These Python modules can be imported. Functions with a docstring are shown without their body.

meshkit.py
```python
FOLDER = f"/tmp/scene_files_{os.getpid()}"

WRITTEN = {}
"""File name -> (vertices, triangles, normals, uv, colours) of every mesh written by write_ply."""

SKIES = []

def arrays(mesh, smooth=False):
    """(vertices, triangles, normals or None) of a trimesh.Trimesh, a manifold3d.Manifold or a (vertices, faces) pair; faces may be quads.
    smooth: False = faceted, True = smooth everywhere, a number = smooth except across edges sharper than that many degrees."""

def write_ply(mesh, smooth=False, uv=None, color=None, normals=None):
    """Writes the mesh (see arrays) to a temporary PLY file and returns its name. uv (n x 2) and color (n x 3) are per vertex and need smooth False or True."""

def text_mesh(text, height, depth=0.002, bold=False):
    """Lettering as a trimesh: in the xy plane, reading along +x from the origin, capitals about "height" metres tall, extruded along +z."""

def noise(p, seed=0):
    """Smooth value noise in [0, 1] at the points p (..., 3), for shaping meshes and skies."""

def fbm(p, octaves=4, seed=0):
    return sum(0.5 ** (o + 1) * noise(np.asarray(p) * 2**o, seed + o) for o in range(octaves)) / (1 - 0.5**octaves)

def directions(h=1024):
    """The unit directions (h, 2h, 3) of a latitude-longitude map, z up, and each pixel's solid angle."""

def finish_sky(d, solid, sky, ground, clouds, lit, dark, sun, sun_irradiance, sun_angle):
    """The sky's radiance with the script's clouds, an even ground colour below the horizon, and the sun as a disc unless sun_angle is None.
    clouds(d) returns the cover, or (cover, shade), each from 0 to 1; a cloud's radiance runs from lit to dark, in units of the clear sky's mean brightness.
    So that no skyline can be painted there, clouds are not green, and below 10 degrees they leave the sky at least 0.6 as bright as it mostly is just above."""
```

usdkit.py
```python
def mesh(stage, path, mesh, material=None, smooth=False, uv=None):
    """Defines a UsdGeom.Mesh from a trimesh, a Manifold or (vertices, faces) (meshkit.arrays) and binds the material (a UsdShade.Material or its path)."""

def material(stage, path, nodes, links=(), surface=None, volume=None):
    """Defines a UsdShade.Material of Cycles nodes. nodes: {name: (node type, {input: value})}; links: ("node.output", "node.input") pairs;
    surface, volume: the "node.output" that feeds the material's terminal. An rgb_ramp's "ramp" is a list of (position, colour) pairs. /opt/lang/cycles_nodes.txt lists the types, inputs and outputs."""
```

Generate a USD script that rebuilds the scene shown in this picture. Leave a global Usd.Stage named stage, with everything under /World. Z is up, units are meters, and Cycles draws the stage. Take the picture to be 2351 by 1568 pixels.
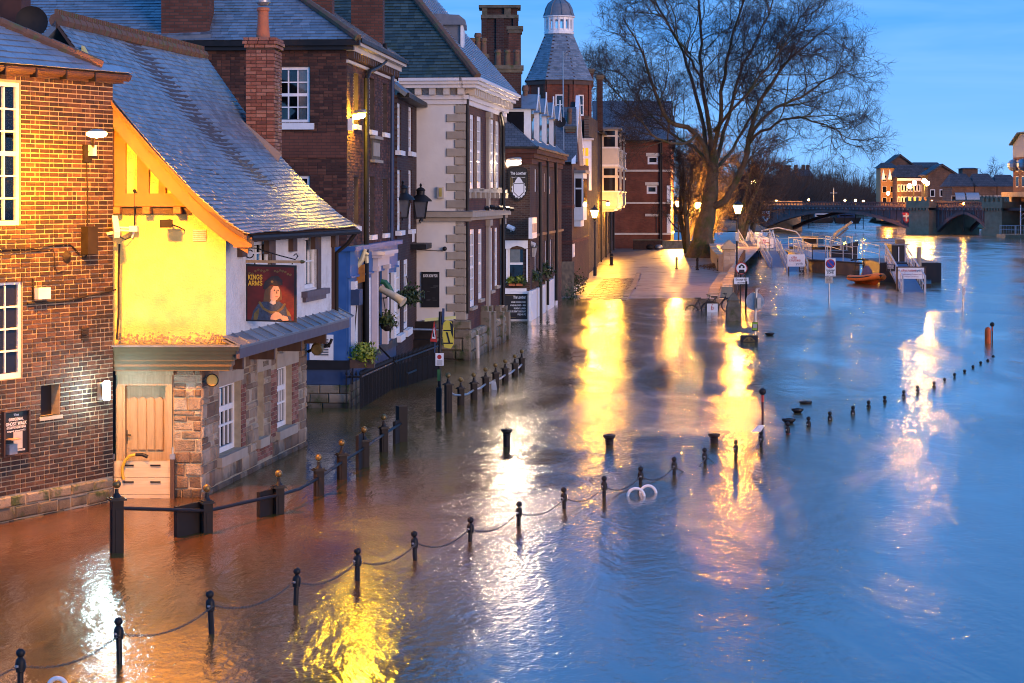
import math, random
import numpy as np, trimesh
import shapely.geometry as sg
from shapely import affinity
from shapely.ops import unary_union
import usdkit, meshkit
from pxr import Usd, UsdGeom, UsdLux, UsdShade, Sdf, Gf, Vt

# ------------------------------------------------------------------ camera, sky, exposure
K, CX, VH, H = 4800.0, 1175.5, 455.0, 5.3      # focal length, centre and horizon of the 2351 px wide picture; eye height above the flood
stage = Usd.Stage.CreateInMemory()
UsdGeom.SetStageUpAxis(stage, UsdGeom.Tokens.z)
UsdGeom.SetStageMetersPerUnit(stage, 1.0)
UsdGeom.Xform.Define(stage, '/World')
UsdGeom.Scope.Define(stage, '/World/Looks')
cam = UsdGeom.Camera.Define(stage, '/World/camera')
cam.CreateHorizontalApertureAttr(36.0)
cam.CreateVerticalApertureAttr(36.0 * 1568 / 2351)
cam.CreateFocalLengthAttr(36.0 * K / 2351)
cam.CreateVerticalApertureOffsetAttr(-36.0 / 2351 * (784 - VH))
cam.AddTranslateOp().Set(Gf.Vec3d(0, 0, H))
cam.AddRotateXYZOp().Set(Gf.Vec3f(90, 0, 0))
cam.CreateClippingRangeAttr(Gf.Vec2f(0.5, 5000))
cam.CreateExposureAttr(3.12)
SUN_DIR = np.array([0.70, -0.70, 0.09]); SUN_DIR = SUN_DIR / np.linalg.norm(SUN_DIR)     # afterglow behind and to the right of the viewer
SUN_EL, SUN_AZ = math.asin(SUN_DIR[2]), math.atan2(SUN_DIR[0], SUN_DIR[1])
dome = UsdLux.DomeLight.Define(stage, '/World/sky')
skym = usdkit.material(stage, '/World/Looks/dusk_sky', {
    'tc': ('texture_coordinate', {}),
    'geo': ('geometry', {}),
    'sep': ('separate_xyz', {}),
    'mr': ('math', {'math_type': 'power', 'value2': 0.5, 'use_clamp': True}),
    'ramp': ('rgb_ramp', {'ramp': [(0.0, (.40, .82, 1.42)), (0.16, (.29, .70, 1.40)), (0.30, (.115, .50, 1.36)), (0.5, (.055, .46, 1.42)), (1.0, (.06, .38, 1.2))]}),
    'map': ('mapping', {'scale': (3.0, 3.0, 26.0)}),
    'n': ('noise_texture', {'scale': 1.5, 'detail': 5, 'roughness': 0.55, 'distortion': 0.5}),
    'r': ('rgb_ramp', {'ramp': [(0.46, (0, 0, 0)), (0.74, (0.5, 0.5, 0.5))]}),
    'sky': ('sky_texture', {'sky_type': 'single_scattering', 'sun_disc': False, 'sun_elevation': SUN_EL, 'sun_rotation': SUN_AZ,
                            'air_density': 1.0, 'aerosol_density': 0.3, 'ozone_density': 4.0}),
    'veil': ('mix_color', {'fac': 0.995}),
    'cloud': ('mix_color', {'b': (.38, .76, 1.36)}),
    'bg': ('background_shader', {'strength': 0.1})},
    [('tc.generated', 'map.vector'), ('map.vector', 'n.vector'), ('n.fac', 'r.fac'), ('tc.generated', 'sep.vector'), ('sep.z', 'mr.value1'), ('mr.value', 'ramp.fac'),
     ('sky.color', 'veil.a'), ('ramp.color', 'veil.b'), ('veil.result', 'cloud.a'), ('r.color', 'cloud.fac'), ('cloud.result', 'bg.color')], surface='bg.background')
UsdShade.MaterialBindingAPI.Apply(dome.GetPrim()).Bind(skym)
dome.GetPrim().SetCustomDataByKey('kind', 'structure')
dome.GetPrim().SetCustomDataByKey('label', 'blue dusk sky with thin pale cloud low over the river')
sun = UsdLux.DistantLight.Define(stage, '/World/sun')
sun.GetPrim().CreateAttribute('inputs:normalize', Sdf.ValueTypeNames.Bool).Set(True)
sun.CreateIntensityAttr(0.075)
sun.CreateAngleAttr(30.0)
sun.CreateColorAttr(Gf.Vec3f(1.0, 0.64, 0.46))
sun.AddRotateXYZOp().Set(Gf.Vec3f(90 - math.degrees(SUN_EL), 0, 180 - math.degrees(SUN_AZ)))
# ------------------------------------------------------------------ helpers
rng = random.Random(7)
def W2(u, v, z=0.0):
    """The ground point at height z seen at a picture position."""
    Y = (H - z) * K / (v - VH)
    return np.array([(u - CX) * Y / K, Y, z])
def P(u, v, Y):
    return np.array([(u - CX) * Y / K, Y, H - (v - VH) * Y / K])
def px(p):
    return CX + K * p[0] / p[1], VH + K * (H - p[2]) / p[1]
def inview(p, m=20):
    u, v = px(p)
    return -m < u < 2351 + m and -m < v < 1568 + m

HEXF = np.array([[0, 2, 1], [0, 3, 2], [4, 5, 6], [4, 6, 7], [0, 1, 5], [0, 5, 4], [1, 2, 6], [1, 6, 5], [2, 3, 7], [2, 7, 6], [3, 0, 4], [3, 4, 7]])
class MB:
    """Collects boxes, tubes, turned shapes and prisms into one mesh."""
    def __init__(s):
        s.v, s.f, s.t, s.n = [], [], [], 0
    def add(s, v, f, tone=0.5):
        v = np.asarray(v, float); f = np.asarray(f, int)
        if not len(v): return s
        s.v.append(v); s.f.append(f + s.n); s.t.append(np.full(len(v), tone)); s.n += len(v)
        return s
    def mesh(s, m, tone=0.5):
        return s.add(m.vertices, m.faces, tone)
    def hexa(s, p8, tone=0.5):
        return s.add(p8, HEXF, tone)
    def box(s, x0, x1, y0, y1, z0, z1, tone=0.5):
        return s.hexa([(x0, y0, z0), (x1, y0, z0), (x1, y1, z0), (x0, y1, z0), (x0, y0, z1), (x1, y0, z1), (x1, y1, z1), (x0, y1, z1)], tone)
    def obox(s, c, sz, rz=0.0, tone=0.5, rx=0.0):
        """A box turned about z (and first about x)."""
        q = np.array([(a, b, c_) for c_ in (-.5, .5) for a, b in ((-.5, -.5), (.5, -.5), (.5, .5), (-.5, .5))]) * np.asarray(sz, float)
        if rx:
            cx, sx = math.cos(rx), math.sin(rx); q = q @ np.array([[1, 0, 0], [0, cx, sx], [0, -sx, cx]])
        cz, sn = math.cos(rz), math.sin(rz)
        return s.hexa(q @ np.array([[cz, sn, 0], [-sn, cz, 0], [0, 0, 1]]) + np.asarray(c, float), tone)
    def bar(s, a, b, w, h=None, tone=0.5, up=(0, 0, 1)):
        """A square bar from a to b."""
        a, b = np.asarray(a, float), np.asarray(b, float); h = w if h is None else h
        d = b - a; d = d / max(np.linalg.norm(d), 1e-9); up = np.asarray(up, float)
        if abs(d @ up) > .98: up = np.array([1.0, 0, 0])
        x = np.cross(d, up); x /= np.linalg.norm(x); y = np.cross(x, d)
        q = [p + i * x * w / 2 + j * y * h / 2 for p in (a, b) for i, j in ((-1, -1), (1, -1), (1, 1), (-1, 1))]
        return s.hexa(q, tone)
    def tube(s, pts, r, k=8, cap=True, tone=0.5):
        pts = np.asarray(pts, float); n = len(pts); r = np.broadcast_to(np.asarray(r, float), (n,))
        d = np.gradient(pts, axis=0); d /= np.maximum(np.linalg.norm(d, axis=1, keepdims=True), 1e-9)
        ref = np.array([0, 0, 1.0]) if abs(d[0, 2]) < .9 else np.array([1.0, 0, 0])
        x = np.cross(d[0], ref); x /= np.linalg.norm(x); vs = []
        ang = np.arange(k) * 2 * math.pi / k
        for i in range(n):
            x = x - d[i] * (x @ d[i]); x /= max(np.linalg.norm(x), 1e-9); y = np.cross(d[i], x)
            vs.append(pts[i] + r[i] * (np.cos(ang)[:, None] * x + np.sin(ang)[:, None] * y))
        f = []
        for i in range(n - 1):
            for j in range(k):
                a, b = i * k + j, i * k + (j + 1) % k
                f += [(a, b, b + k), (a, b + k, a + k)]
        v = np.vstack(vs)
        if cap:
            v = np.vstack([v, pts[:1], pts[-1:]]); m = n * k
            f += [(m, (j + 1) % k, j) for j in range(k)] + [(m + 1, m - k + j, m - k + (j + 1) % k) for j in range(k)]
        return s.add(v, f, tone)
    def lathe(s, prof, c=(0, 0, 0), k=16, tone=0.5, ph=0.0):
        """Turns the profile [(radius, height), ...] about a vertical axis through c."""
        c = np.asarray(c, float); ang = np.arange(k) * 2 * math.pi / k + ph; v = []; f = []
        for r, z in prof:
            v.append(np.stack([c[0] + r * np.cos(ang), c[1] + r * np.sin(ang), np.full(k, c[2] + z)], 1))
        for i in range(len(prof) - 1):
            for j in range(k):
                a, b = i * k + j, i * k + (j + 1) % k
                f += [(a, b, b + k), (a, b + k, a + k)]
        v = np.vstack(v); m = len(v)
        v = np.vstack([v, [[c[0], c[1], c[2] + prof[0][1]], [c[0], c[1], c[2] + prof[-1][1]]]])
        f += [(m, (j + 1) % k, j) for j in range(k)] + [(m + 1, m - k + j, m - k + (j + 1) % k) for j in range(k)]
        return s.add(v, f, tone)
    def ball(s, c, r, k=14, n=8, sz=1.0, tone=0.5):
        a = np.linspace(-math.pi / 2, math.pi / 2, n)
        return s.lathe([(max(r * math.cos(t), 1e-4), r * sz * math.sin(t)) for t in a], c, k, tone)
    def data(s):
        return np.vstack(s.v), np.vstack(s.f), np.concatenate(s.t)
    def moved(s, M):
        v, f, t = s.data(); o = MB(); v = v @ np.asarray(M)[:3, :3].T + np.asarray(M)[:3, 3]
        o.v, o.f, o.t, o.n = [v], [f], [t], len(v)
        return o

class Fr:
    """A flat frame: s along it, t up it, d out of it."""
    def __init__(s, o, ex, ey):
        s.o = np.asarray(o, float); s.ex = np.asarray(ex, float) / np.linalg.norm(ex); s.ey = np.asarray(ey, float) / np.linalg.norm(ey)
        s.ez = np.cross(s.ex, s.ey)
    def p(s, a, t=0.0, d=0.0):
        return s.o + s.ex * a + s.ey * t + s.ez * d
    def pts(s, q):
        q = np.asarray(q, float)
        return s.o + q[:, :1] * s.ex + q[:, 1:2] * s.ey + q[:, 2:3] * s.ez
    def ray(s, u, v, d=0.0):
        """(s, t) of the point of the plane d in front of the frame that is seen at a picture position."""
        e = np.array([0, 0, H]); r = np.array([(u - CX) / K, 1.0, -(v - VH) / K]); o = s.o + s.ez * d
        q = e + r * (((o - e) @ s.ez) / (r @ s.ez)) - o
        return float(q @ s.ex), float(q @ s.ey)
    def su(s, u, d=0.0): return s.ray(u, VH + 10, d)[0]
    def tz(s, u, v, d=0.0): return s.ray(u, v, d)[1]
    def rect(s, u0, u1, vt, vb, ref=None, d=0.0):
        r = u0 if ref is None else ref
        return s.su(u0, d), s.su(u1, d), s.tz(r, vb, d), s.tz(r, vt, d)
    def box(s, mb, s0, s1, t0, t1, d0, d1, tone=0.5):
        return mb.hexa(s.pts([(s0, t0, d1), (s1, t0, d1), (s1, t0, d0), (s0, t0, d0), (s0, t1, d1), (s1, t1, d1), (s1, t1, d0), (s0, t1, d0)]), tone)
    def piece(s, s0, s1, t0, t1, d0, d1, b=0.006, jit=0.0):
        """A brick or stone: a block whose outer face is a little smaller than its back; no back face."""
        j = (lambda: rng.uniform(-jit, jit)) if jit else (lambda: 0.0)
        q = [(s0, t0, d0), (s1, t0, d0), (s1, t1, d0), (s0, t1, d0), (s0 + j(), t0 + j(), d1 - b), (s1 + j(), t0 + j(), d1 - b), (s1 + j(), t1 + j(), d1 - b), (s0 + j(), t1 + j(), d1 - b)]
        q += [(q[4][0] + b, q[4][1] + b, d1 + j()), (q[5][0] - b, q[5][1] + b, d1 + j()), (q[6][0] - b, q[6][1] - b, d1 + j()), (q[7][0] + b, q[7][1] - b, d1 + j())]
        f = [(8, 9, 10), (8, 10, 11)]
        for a in range(4):
            c = (a + 1) % 4
            f += [(a, c, c + 4), (a, c + 4, a + 4), (a + 4, c + 4, c + 8), (a + 4, c + 8, a + 8)]
        return s.pts(q), np.array(f)
    def prism(s, mb, poly, d0, d1, tone=0.5):
        """A shapely polygon in (s, t) made solid from d0 to d1."""
        for g in getattr(poly, 'geoms', [poly]):
            if g.is_empty or g.area < 1e-7: continue
            m = trimesh.creation.extrude_polygon(g, d1 - d0, engine='earcut'); v = np.array(m.vertices); v[:, 2] += d0
            mb.add(s.pts(v), m.faces, tone)
        return mb
    def text(s, mb, text, sc, t, h, d=0.0, bold=False, width=None, depth=0.004, x0=None):
        m = meshkit.text_mesh(text, h, depth, bold); v = np.array(m.vertices)
        w = v[:, 0].max() - v[:, 0].min(); v[:, 0] -= v[:, 0].min()
        if width: v[:, 0] *= width / w; w = width
        v[:, 0] += (sc - w / 2) if x0 is None else x0
        v[:, 1] += t; v[:, 2] += d
        return mb.add(s.pts(v), m.faces)

def wall(A, B, z=0.0):
    """A vertical frame from A to B (plan points, left to right as seen from outside); t is height above z."""
    A, B = np.asarray(A, float)[:2], np.asarray(B, float)[:2]
    f = Fr((A[0], A[1], z), (B[0] - A[0], B[1] - A[1], 0), (0, 0, 1)); f.len = float(np.linalg.norm(B - A))
    return f
def roof(A, B, z, pitch):
    """A roof plane rising from the eave A-B (left to right as seen from outside)."""
    w = wall(A, B, z); back = -w.ez; p = math.radians(pitch)
    f = Fr(w.o, w.ex, back * math.cos(p) + np.array([0, 0, math.sin(p)])); f.len = w.len
    return f

# ------------------------------------------------------------------ prims
used = {}
def numbered(parent, name):
    k = used.get((parent, name), 0); used[(parent, name)] = k + 1
    return f'{parent}/{name}' if k == 0 else f'{parent}/{name}_{k:03d}'
def put(path, mb, mat, off=(0, 0, 0), smooth=False, uv=None):
    v, f, t = mb.data() if isinstance(mb, MB) else mb
    m = usdkit.mesh(stage, path, (v - np.asarray(off, float), f), mat, smooth, uv)
    if not smooth:
        UsdGeom.PrimvarsAPI(m).CreatePrimvar('tone', Sdf.ValueTypeNames.FloatArray, 'vertex').Set(Vt.FloatArray.FromNumpy(np.asarray(t, np.float32)))
    return m
def note(prim, **kw):
    for k, x in kw.items():
        if x: prim.SetCustomDataByKey(k, x)
    return prim
class T:
    """A thing: an Xform at its base whose children are its parts. Parts are given in world coordinates (or local ones when loc is left at 0)."""
    def __init__(s, name, label, cat, loc=(0, 0, 0), group=None, kind=None):
        s.path = numbered('/World', name); s.loc = np.asarray(loc, float)
        s.x = UsdGeom.Xform.Define(stage, s.path); s.op = s.x.AddTranslateOp(); s.op.Set(Gf.Vec3d(*map(float, loc)))
        s.rot = s.x.AddRotateZOp(); s.rot.Set(0.0)
        note(s.x.GetPrim(), label=label, category=cat, group=group, kind=kind); s.group, s.cat = group, cat
    def part(s, name, mb, mat, parent=None, smooth=False, uv=None, label=None, kind=None):
        if isinstance(mb, MB) and not mb.n: return None
        path = numbered(parent or s.path, name)
        m = put(path, mb, mat, s.loc, smooth, uv)
        note(m.GetPrim(), label=label, kind=kind)
        return path
    def move(s, loc, rz=0.0):
        s.op.Set(Gf.Vec3d(*map(float, loc))); s.rot.Set(math.degrees(rz))
        return s
def copy(src, name, label, loc, rz=0.0, group=None, scale=None, lean=0.0):
    path = numbered('/World', name); x = UsdGeom.Xform.Define(stage, path)
    x.AddTranslateOp().Set(Gf.Vec3d(*map(float, loc))); x.AddRotateZOp().Set(math.degrees(rz))
    if lean: x.AddRotateXOp().Set(math.degrees(lean))
    if scale is not None:
        x.AddScaleOp().Set(Gf.Vec3f(*([scale] * 3 if np.ndim(scale) == 0 else scale)))
    p = x.GetPrim(); p.GetReferences().AddInternalReference(src.path); p.SetInstanceable(True)
    note(p, label=label, category=src.cat, group=group or src.group)
    return x
def one(name, mb, mat, label, cat, loc=None, group=None, smooth=False, kind=None, uv=None):
    """A thing that is a single mesh."""
    path = numbered('/World', name); v, f, t = mb.data()
    if loc is None: loc = np.append(v[:, :2].mean(0), v[:, 2].min())
    m = put(path, (v, f, t), mat, loc, smooth, uv); m.AddTranslateOp().Set(Gf.Vec3d(*map(float, loc)))
    note(m.GetPrim(), label=label, category=cat, group=group, kind=kind)
    return m
def pieces(th, name, items, mat, rest, parent=None, limit=300, near=None):
    """items: (vertices, faces, tone). The nearest ones in view become parts of their own, the others one part."""
    key = []
    for i, (v, f, t) in enumerate(items):
        c = v.mean(0); key.append((0 if inview(c) else 1, c[1] + (near(c) if near else 0), i))
    key.sort(); left = MB()
    for r, (a, b, i) in enumerate(key):
        v, f, t = items[i]
        if r < limit and a == 0:
            th.part(name, (v, f, np.full(len(v), t)), mat, parent)
        else:
            left.add(v, f, t)
    if left.n: th.part(rest, left, mat, parent, kind='stuff')
def spans(poly, t, a=-1e3, b=1e3):
    """The intervals of s in which the polygon covers the height t."""
    g = poly.intersection(sg.LineString([(a, t), (b, t)]))
    return sorted((x.bounds[0], x.bounds[2]) for x in getattr(g, 'geoms', [g]) if x.length > 1e-4)
def brick_items(F, poly, L=.235, h=.079, gap=.012, d0=-.02, d1=.012, jit=.003, tones=(0, 1), header=.4, seed=1):
    r = random.Random(seed); out = []; s0, t0, s1, t1 = poly.bounds; t = t0; row = 0
    while t < t1 - h * .3:
        for a, b in spans(poly, t + h / 2):
            x = a; first = True
            while x < b - .02:
                w = L if r.random() > header else L / 2
                if first: w = (L if row % 2 else L / 2); first = False
                e = min(x + w, b)
                if b - e < .05: e = b
                v, f = F.piece(x + gap / 2, e - gap / 2, t + gap / 2, t + h - gap / 2, d0, d1 + r.uniform(-jit, jit), .005)
                out.append((v, f, r.uniform(*tones))); x = e
        t += h; row += 1
    return out
def stone_items(F, poly, hs=(.18, .34), ws=(.25, .6), gap=.014, d0=-.02, d1=.015, jit=.010, seed=1, b=.012):
    r = random.Random(seed); out = []; s0, t0, s1, t1 = poly.bounds; t = t0
    while t < t1 - .02:
        h = r.uniform(*hs)
        if t1 - t - h < hs[0] * .6: h = t1 - t
        for a, e_ in spans(poly, t + h / 2):
            x = a
            while x < e_ - .01:
                w = r.uniform(*ws); e = min(x + w, e_)
                if e_ - e < ws[0] * .5: e = e_
                v, f = F.piece(x + gap / 2, e - gap / 2, t + gap / 2, t + h - gap / 2, d0, d1 + r.uniform(-jit, jit), b, jit * .5)
                out.append((v, f, r.random())); x = e
        t += h
    return out
def slate_items(F, poly, ex=.13, w=.2, th=.012, seed=1, lift=.02, jit=.2):
    """Overlapping slates laid in courses on a roof frame."""
    r = random.Random(seed); out = []; s0, t0, s1, t1 = poly.bounds; t = t0; row = 0
    while t < t1:
        for a, b in spans(poly, min(t + ex * .5, t1 - 1e-3)):
            x = a - (w * .5 if row % 2 else 0)
            while x < b:
                ww = w * r.uniform(1 - jit, 1 + jit); A, B = max(x, a), min(x + ww, b); x += ww
                if B - A < .02: continue
                j = r.uniform(-.006, .006); k = r.uniform(-.002, .003); g = .003
                q = [(A + g, t + j, lift + k), (B - g, t + j, lift + k), (B - g, t + ex * 1.25, 0.0), (A + g, t + ex * 1.25, 0.0)]
                q += [(x_, y_, z_ + th) for x_, y_, z_ in q]
                out.append((F.pts(q), HEXF, r.random()))
        t += ex; row += 1
    return out

# ------------------------------------------------------------------ materials
def mat(name, ramp, scale=3.0, detail=4, rough=.7, rvar=0.0, bump=0.0, bscale=40, bdist=.01, tone=0.0, spec=.4, metallic=0.0, stretch=(1, 1, 1), dist=0.0, moss=None, coat=0.0, wet=False):
    n = {'g': ('geometry', {}), 'm': ('mapping', {'scale': stretch}), 'n': ('noise_texture', {'scale': scale, 'detail': detail, 'roughness': .6, 'distortion': dist}),
         'r': ('rgb_ramp', {'ramp': ramp}), 'p': ('principled_bsdf', {'roughness': rough, 'metallic': metallic, 'specular_ior_level': spec, 'coat_weight': coat})}
    l = [('g.position', 'm.vector'), ('m.vector', 'n.vector')]
    if tone:
        n['a'] = ('attribute', {'attribute': 'tone'}); n['mx'] = ('mix_float', {'fac': tone})
        l += [('n.fac', 'mx.a'), ('a.fac', 'mx.b'), ('mx.result', 'r.fac')]
    else:
        l += [('n.fac', 'r.fac')]
    col = 'r.color'
    if moss:        # (colour, scale, low, high): growth or dirt in patches
        n['mn'] = ('noise_texture', {'scale': moss[1], 'detail': 5, 'roughness': .65}); n['mr'] = ('rgb_ramp', {'ramp': [(moss[2], (0, 0, 0)), (moss[3], (1, 1, 1))]})
        n['mm'] = ('mix_color', {'b': moss[0]}); l += [('g.position', 'mn.vector'), ('mn.fac', 'mr.fac'), ('mr.color', 'mm.fac'), (col, 'mm.a')]; col = 'mm.result'
    if wet:         # the dark soaked band just above the flood
        n.update({'ws': ('separate_xyz', {}), 'wn': ('noise_texture', {'scale': 3.0, 'detail': 4}), 'wa': ('math', {'math_type': 'multiply_add', 'value2': -.5}), 'wr': ('map_range', {'from_min': -.28, 'from_max': .12, 'to_min': .32, 'to_max': 1.0, 'clamp': True}), 'wm': ('mix_color', {'blend_type': 'multiply', 'fac': 1.0})})
        l += [('g.position', 'ws.vector'), ('g.position', 'wn.vector'), ('wn.fac', 'wa.value1'), ('ws.z', 'wa.value3'), ('wa.result', 'wr.value'), ('wr.result', 'wm.b'), (col, 'wm.a')] if False else [('g.position', 'ws.vector'), ('g.position', 'wn.vector'), ('wn.fac', 'wa.value1'), ('ws.z', 'wa.value3'), ('wa.value', 'wr.value'), ('wr.result', 'wm.b'), (col, 'wm.a')]; col = 'wm.result'
    l.append((col, 'p.base_color'))
    if rvar:
        n['rr'] = ('map_range', {'from_min': .3, 'from_max': .7, 'to_min': rough - rvar, 'to_max': rough + rvar}); l += [('n.fac', 'rr.value'), ('rr.result', 'p.roughness')]
    if bump:
        n['bn'] = ('noise_texture', {'scale': bscale, 'detail': 4, 'roughness': .6}); n['b'] = ('bump', {'strength': bump, 'distance': bdist})
        l += [('g.position', 'bn.vector'), ('bn.fac', 'b.height'), ('b.normal', 'p.normal')]
    return usdkit.material(stage, '/World/Looks/' + name, n, l, surface='p.BSDF')
def plain(name, c, rough=.6, spec=.4, metallic=0.0, var=.15, scale=6.0, bump=0.0, coat=0.0):
    c = np.array(c, float)
    return mat(name, [(.3, tuple(c * (1 - var))), (.7, tuple(np.minimum(c * (1 + var), .95)))], scale, 4, rough, .08, bump, 60, .004, spec=spec, metallic=metallic, coat=coat)
def glow(name, c, strength):
    return usdkit.material(stage, '/World/Looks/' + name, {'e': ('emission', {'color': c, 'strength': strength})}, [], surface='e.emission')
def laid(name, c1, c2, mortar, L, h, msize=.012, rough=.8, bump=.6, offset=.5, var=1.0, spec=.3):
    """Courses of bricks or slates on far walls and roofs; needs st in metres."""
    n = {'uv': ('uvmap', {'attribute': 'st'}), 'b': ('brick_texture', {'color1': c1, 'color2': c2, 'mortar': mortar, 'scale': 1.0, 'mortar_size': msize, 'mortar_smooth': .2, 'brick_width': L, 'row_height': h, 'offset': offset}),
         'g': ('geometry', {}), 'n': ('noise_texture', {'scale': .9, 'detail': 6, 'roughness': .65}), 'r': ('rgb_ramp', {'ramp': [(.25, (.55, .55, .55)), (.75, (1.35, 1.3, 1.25))]}),
         'x': ('mix_color', {'blend_type': 'multiply', 'fac': var, 'use_clamp': False}), 'bm': ('bump', {'strength': bump, 'distance': .01, 'invert': True}), 'p': ('principled_bsdf', {'roughness': rough, 'specular_ior_level': spec})}
    l = [('uv.UV', 'b.vector'), ('g.position', 'n.vector'), ('n.fac', 'r.fac'), ('b.color', 'x.a'), ('r.color', 'x.b'), ('x.result', 'p.base_color'), ('b.fac', 'bm.height'), ('bm.normal', 'p.normal')]
    return usdkit.material(stage, '/World/Looks/' + name, n, l, surface='p.BSDF')

M = {}
M['brick_dark'] = mat('old_brown_brick', [(0, (.012, .007, .006)), (.35, (.032, .015, .011)), (.7, (.065, .028, .017)), (1, (.12, .06, .034))], 9, 4, .8, bump=.8, bscale=90, tone=.75, moss=((.016, .010, .008), 1.1, .5, .72))
M['mortar'] = mat('lime_mortar', [(.3, (.27, .22, .15)), (.7, (.42, .35, .24))], 6, 5, .9, bump=.6, bscale=120)
M['mortar_dark'] = mat('sooty_mortar', [(.3, (.045, .032, .027)), (.7, (.085, .062, .052))], 6, 5, .9, bump=.5, bscale=120)
M['brick_red'] = mat('red_brick', [(0, (.028, .011, .009)), (.4, (.065, .023, .015)), (.75, (.12, .042, .024)), (1, (.19, .085, .05))], 7, 4, .8, bump=.4, bscale=90, tone=.7, moss=((.02, .012, .01), .8, .5, .75))
M['brick_stack'] = mat('weathered_stack_brick', [(0, (.07, .03, .025)), (.45, (.20, .075, .05)), (.8, (.28, .14, .10)), (1, (.36, .27, .22))], 7, 4, .85, bump=.4, bscale=90, tone=.65)
M['stone'] = mat('mixed_old_stone', [(0, (.08, .05, .035)), (.3, (.20, .13, .085)), (.6, (.32, .24, .165)), (1, (.50, .42, .32))], 6, 6, .85, bump=.9, bscale=30, bdist=.03, tone=.6, wet=True, moss=((.10, .085, .06), 2.2, .5, .7))
M['stone_wet'] = mat('mossy_base_stone', [(0, (.07, .055, .04)), (.5, (.20, .16, .11)), (1, (.33, .27, .2))], 4, 6, .75, bump=.7, bscale=30, bdist=.02, tone=.5, moss=((.05, .07, .018), 2.5, .50, .64), wet=True)
M['stone_pale'] = mat('dressed_pale_stone', [(.2, (.26, .21, .16)), (.8, (.42, .36, .28))], 4, 6, .8, bump=.4, bscale=50, tone=.3)
M['stone_dark'] = mat('sooty_stone', [(.2, (.06, .05, .035)), (.8, (.17, .14, .10))], 4, 6, .85, bump=.5, bscale=40, moss=((.05, .06, .02), 3, .55, .7))
M['slate'] = mat('blue_grey_slate', [(0, (.06, .07, .085)), (.5, (.14, .16, .19)), (1, (.24, .27, .31))], 5, 4, .38, .1, .3, 60, tone=.55, spec=.9, moss=((.06, .07, .055), 1.6, .58, .74))
M['slate_pale'] = mat('pale_wet_slate', [(0, (.12, .14, .17)), (.5, (.20, .22, .26)), (1, (.28, .30, .34))], 5, 4, .33, .1, .2, 60, tone=.5, spec=.9)
M['slate_green'] = mat('mossy_dark_slate', [(0, (.018, .03, .03)), (.5, (.04, .06, .055)), (1, (.085, .115, .10))], 5, 5, .5, .1, .3, 60, tone=.6, moss=((.05, .06, .02), 1.5, .56, .72))
M['tile'] = mat('clay_ridge_tile', [(.2, (.10, .05, .035)), (.8, (.20, .10, .06))], 6, 5, .85, bump=.5, bscale=50, moss=((.10, .10, .04), 5, .5, .65))
M['render'] = mat('rough_white_render', [(.3, (.68, .66, .64)), (.7, (.80, .78, .76))], 3, 5, .9, bump=1.3, bscale=18, bdist=.04, moss=((.50, .46, .42), 1.3, .56, .8))
M['plaster'] = mat('cream_painted_wall', [(.2, (.64, .58, .52)), (.8, (.76, .71, .64))], 1.6, 6, .8, moss=((.42, .36, .30), .9, .56, .85), bump=.3, bscale=14, bdist=.01)
M['timber'] = mat('dark_stained_timber', [(.2, (.05, .028, .02)), (.8, (.10, .055, .035))], 8, 4, .6, stretch=(1, 1, .2), bump=.3)
M['oak'] = mat('varnished_pale_oak', [(.25, (.30, .19, .09)), (.75, (.44, .30, .16))], 10, 5, .5, stretch=(3, 3, .25), bump=.2)
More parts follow.
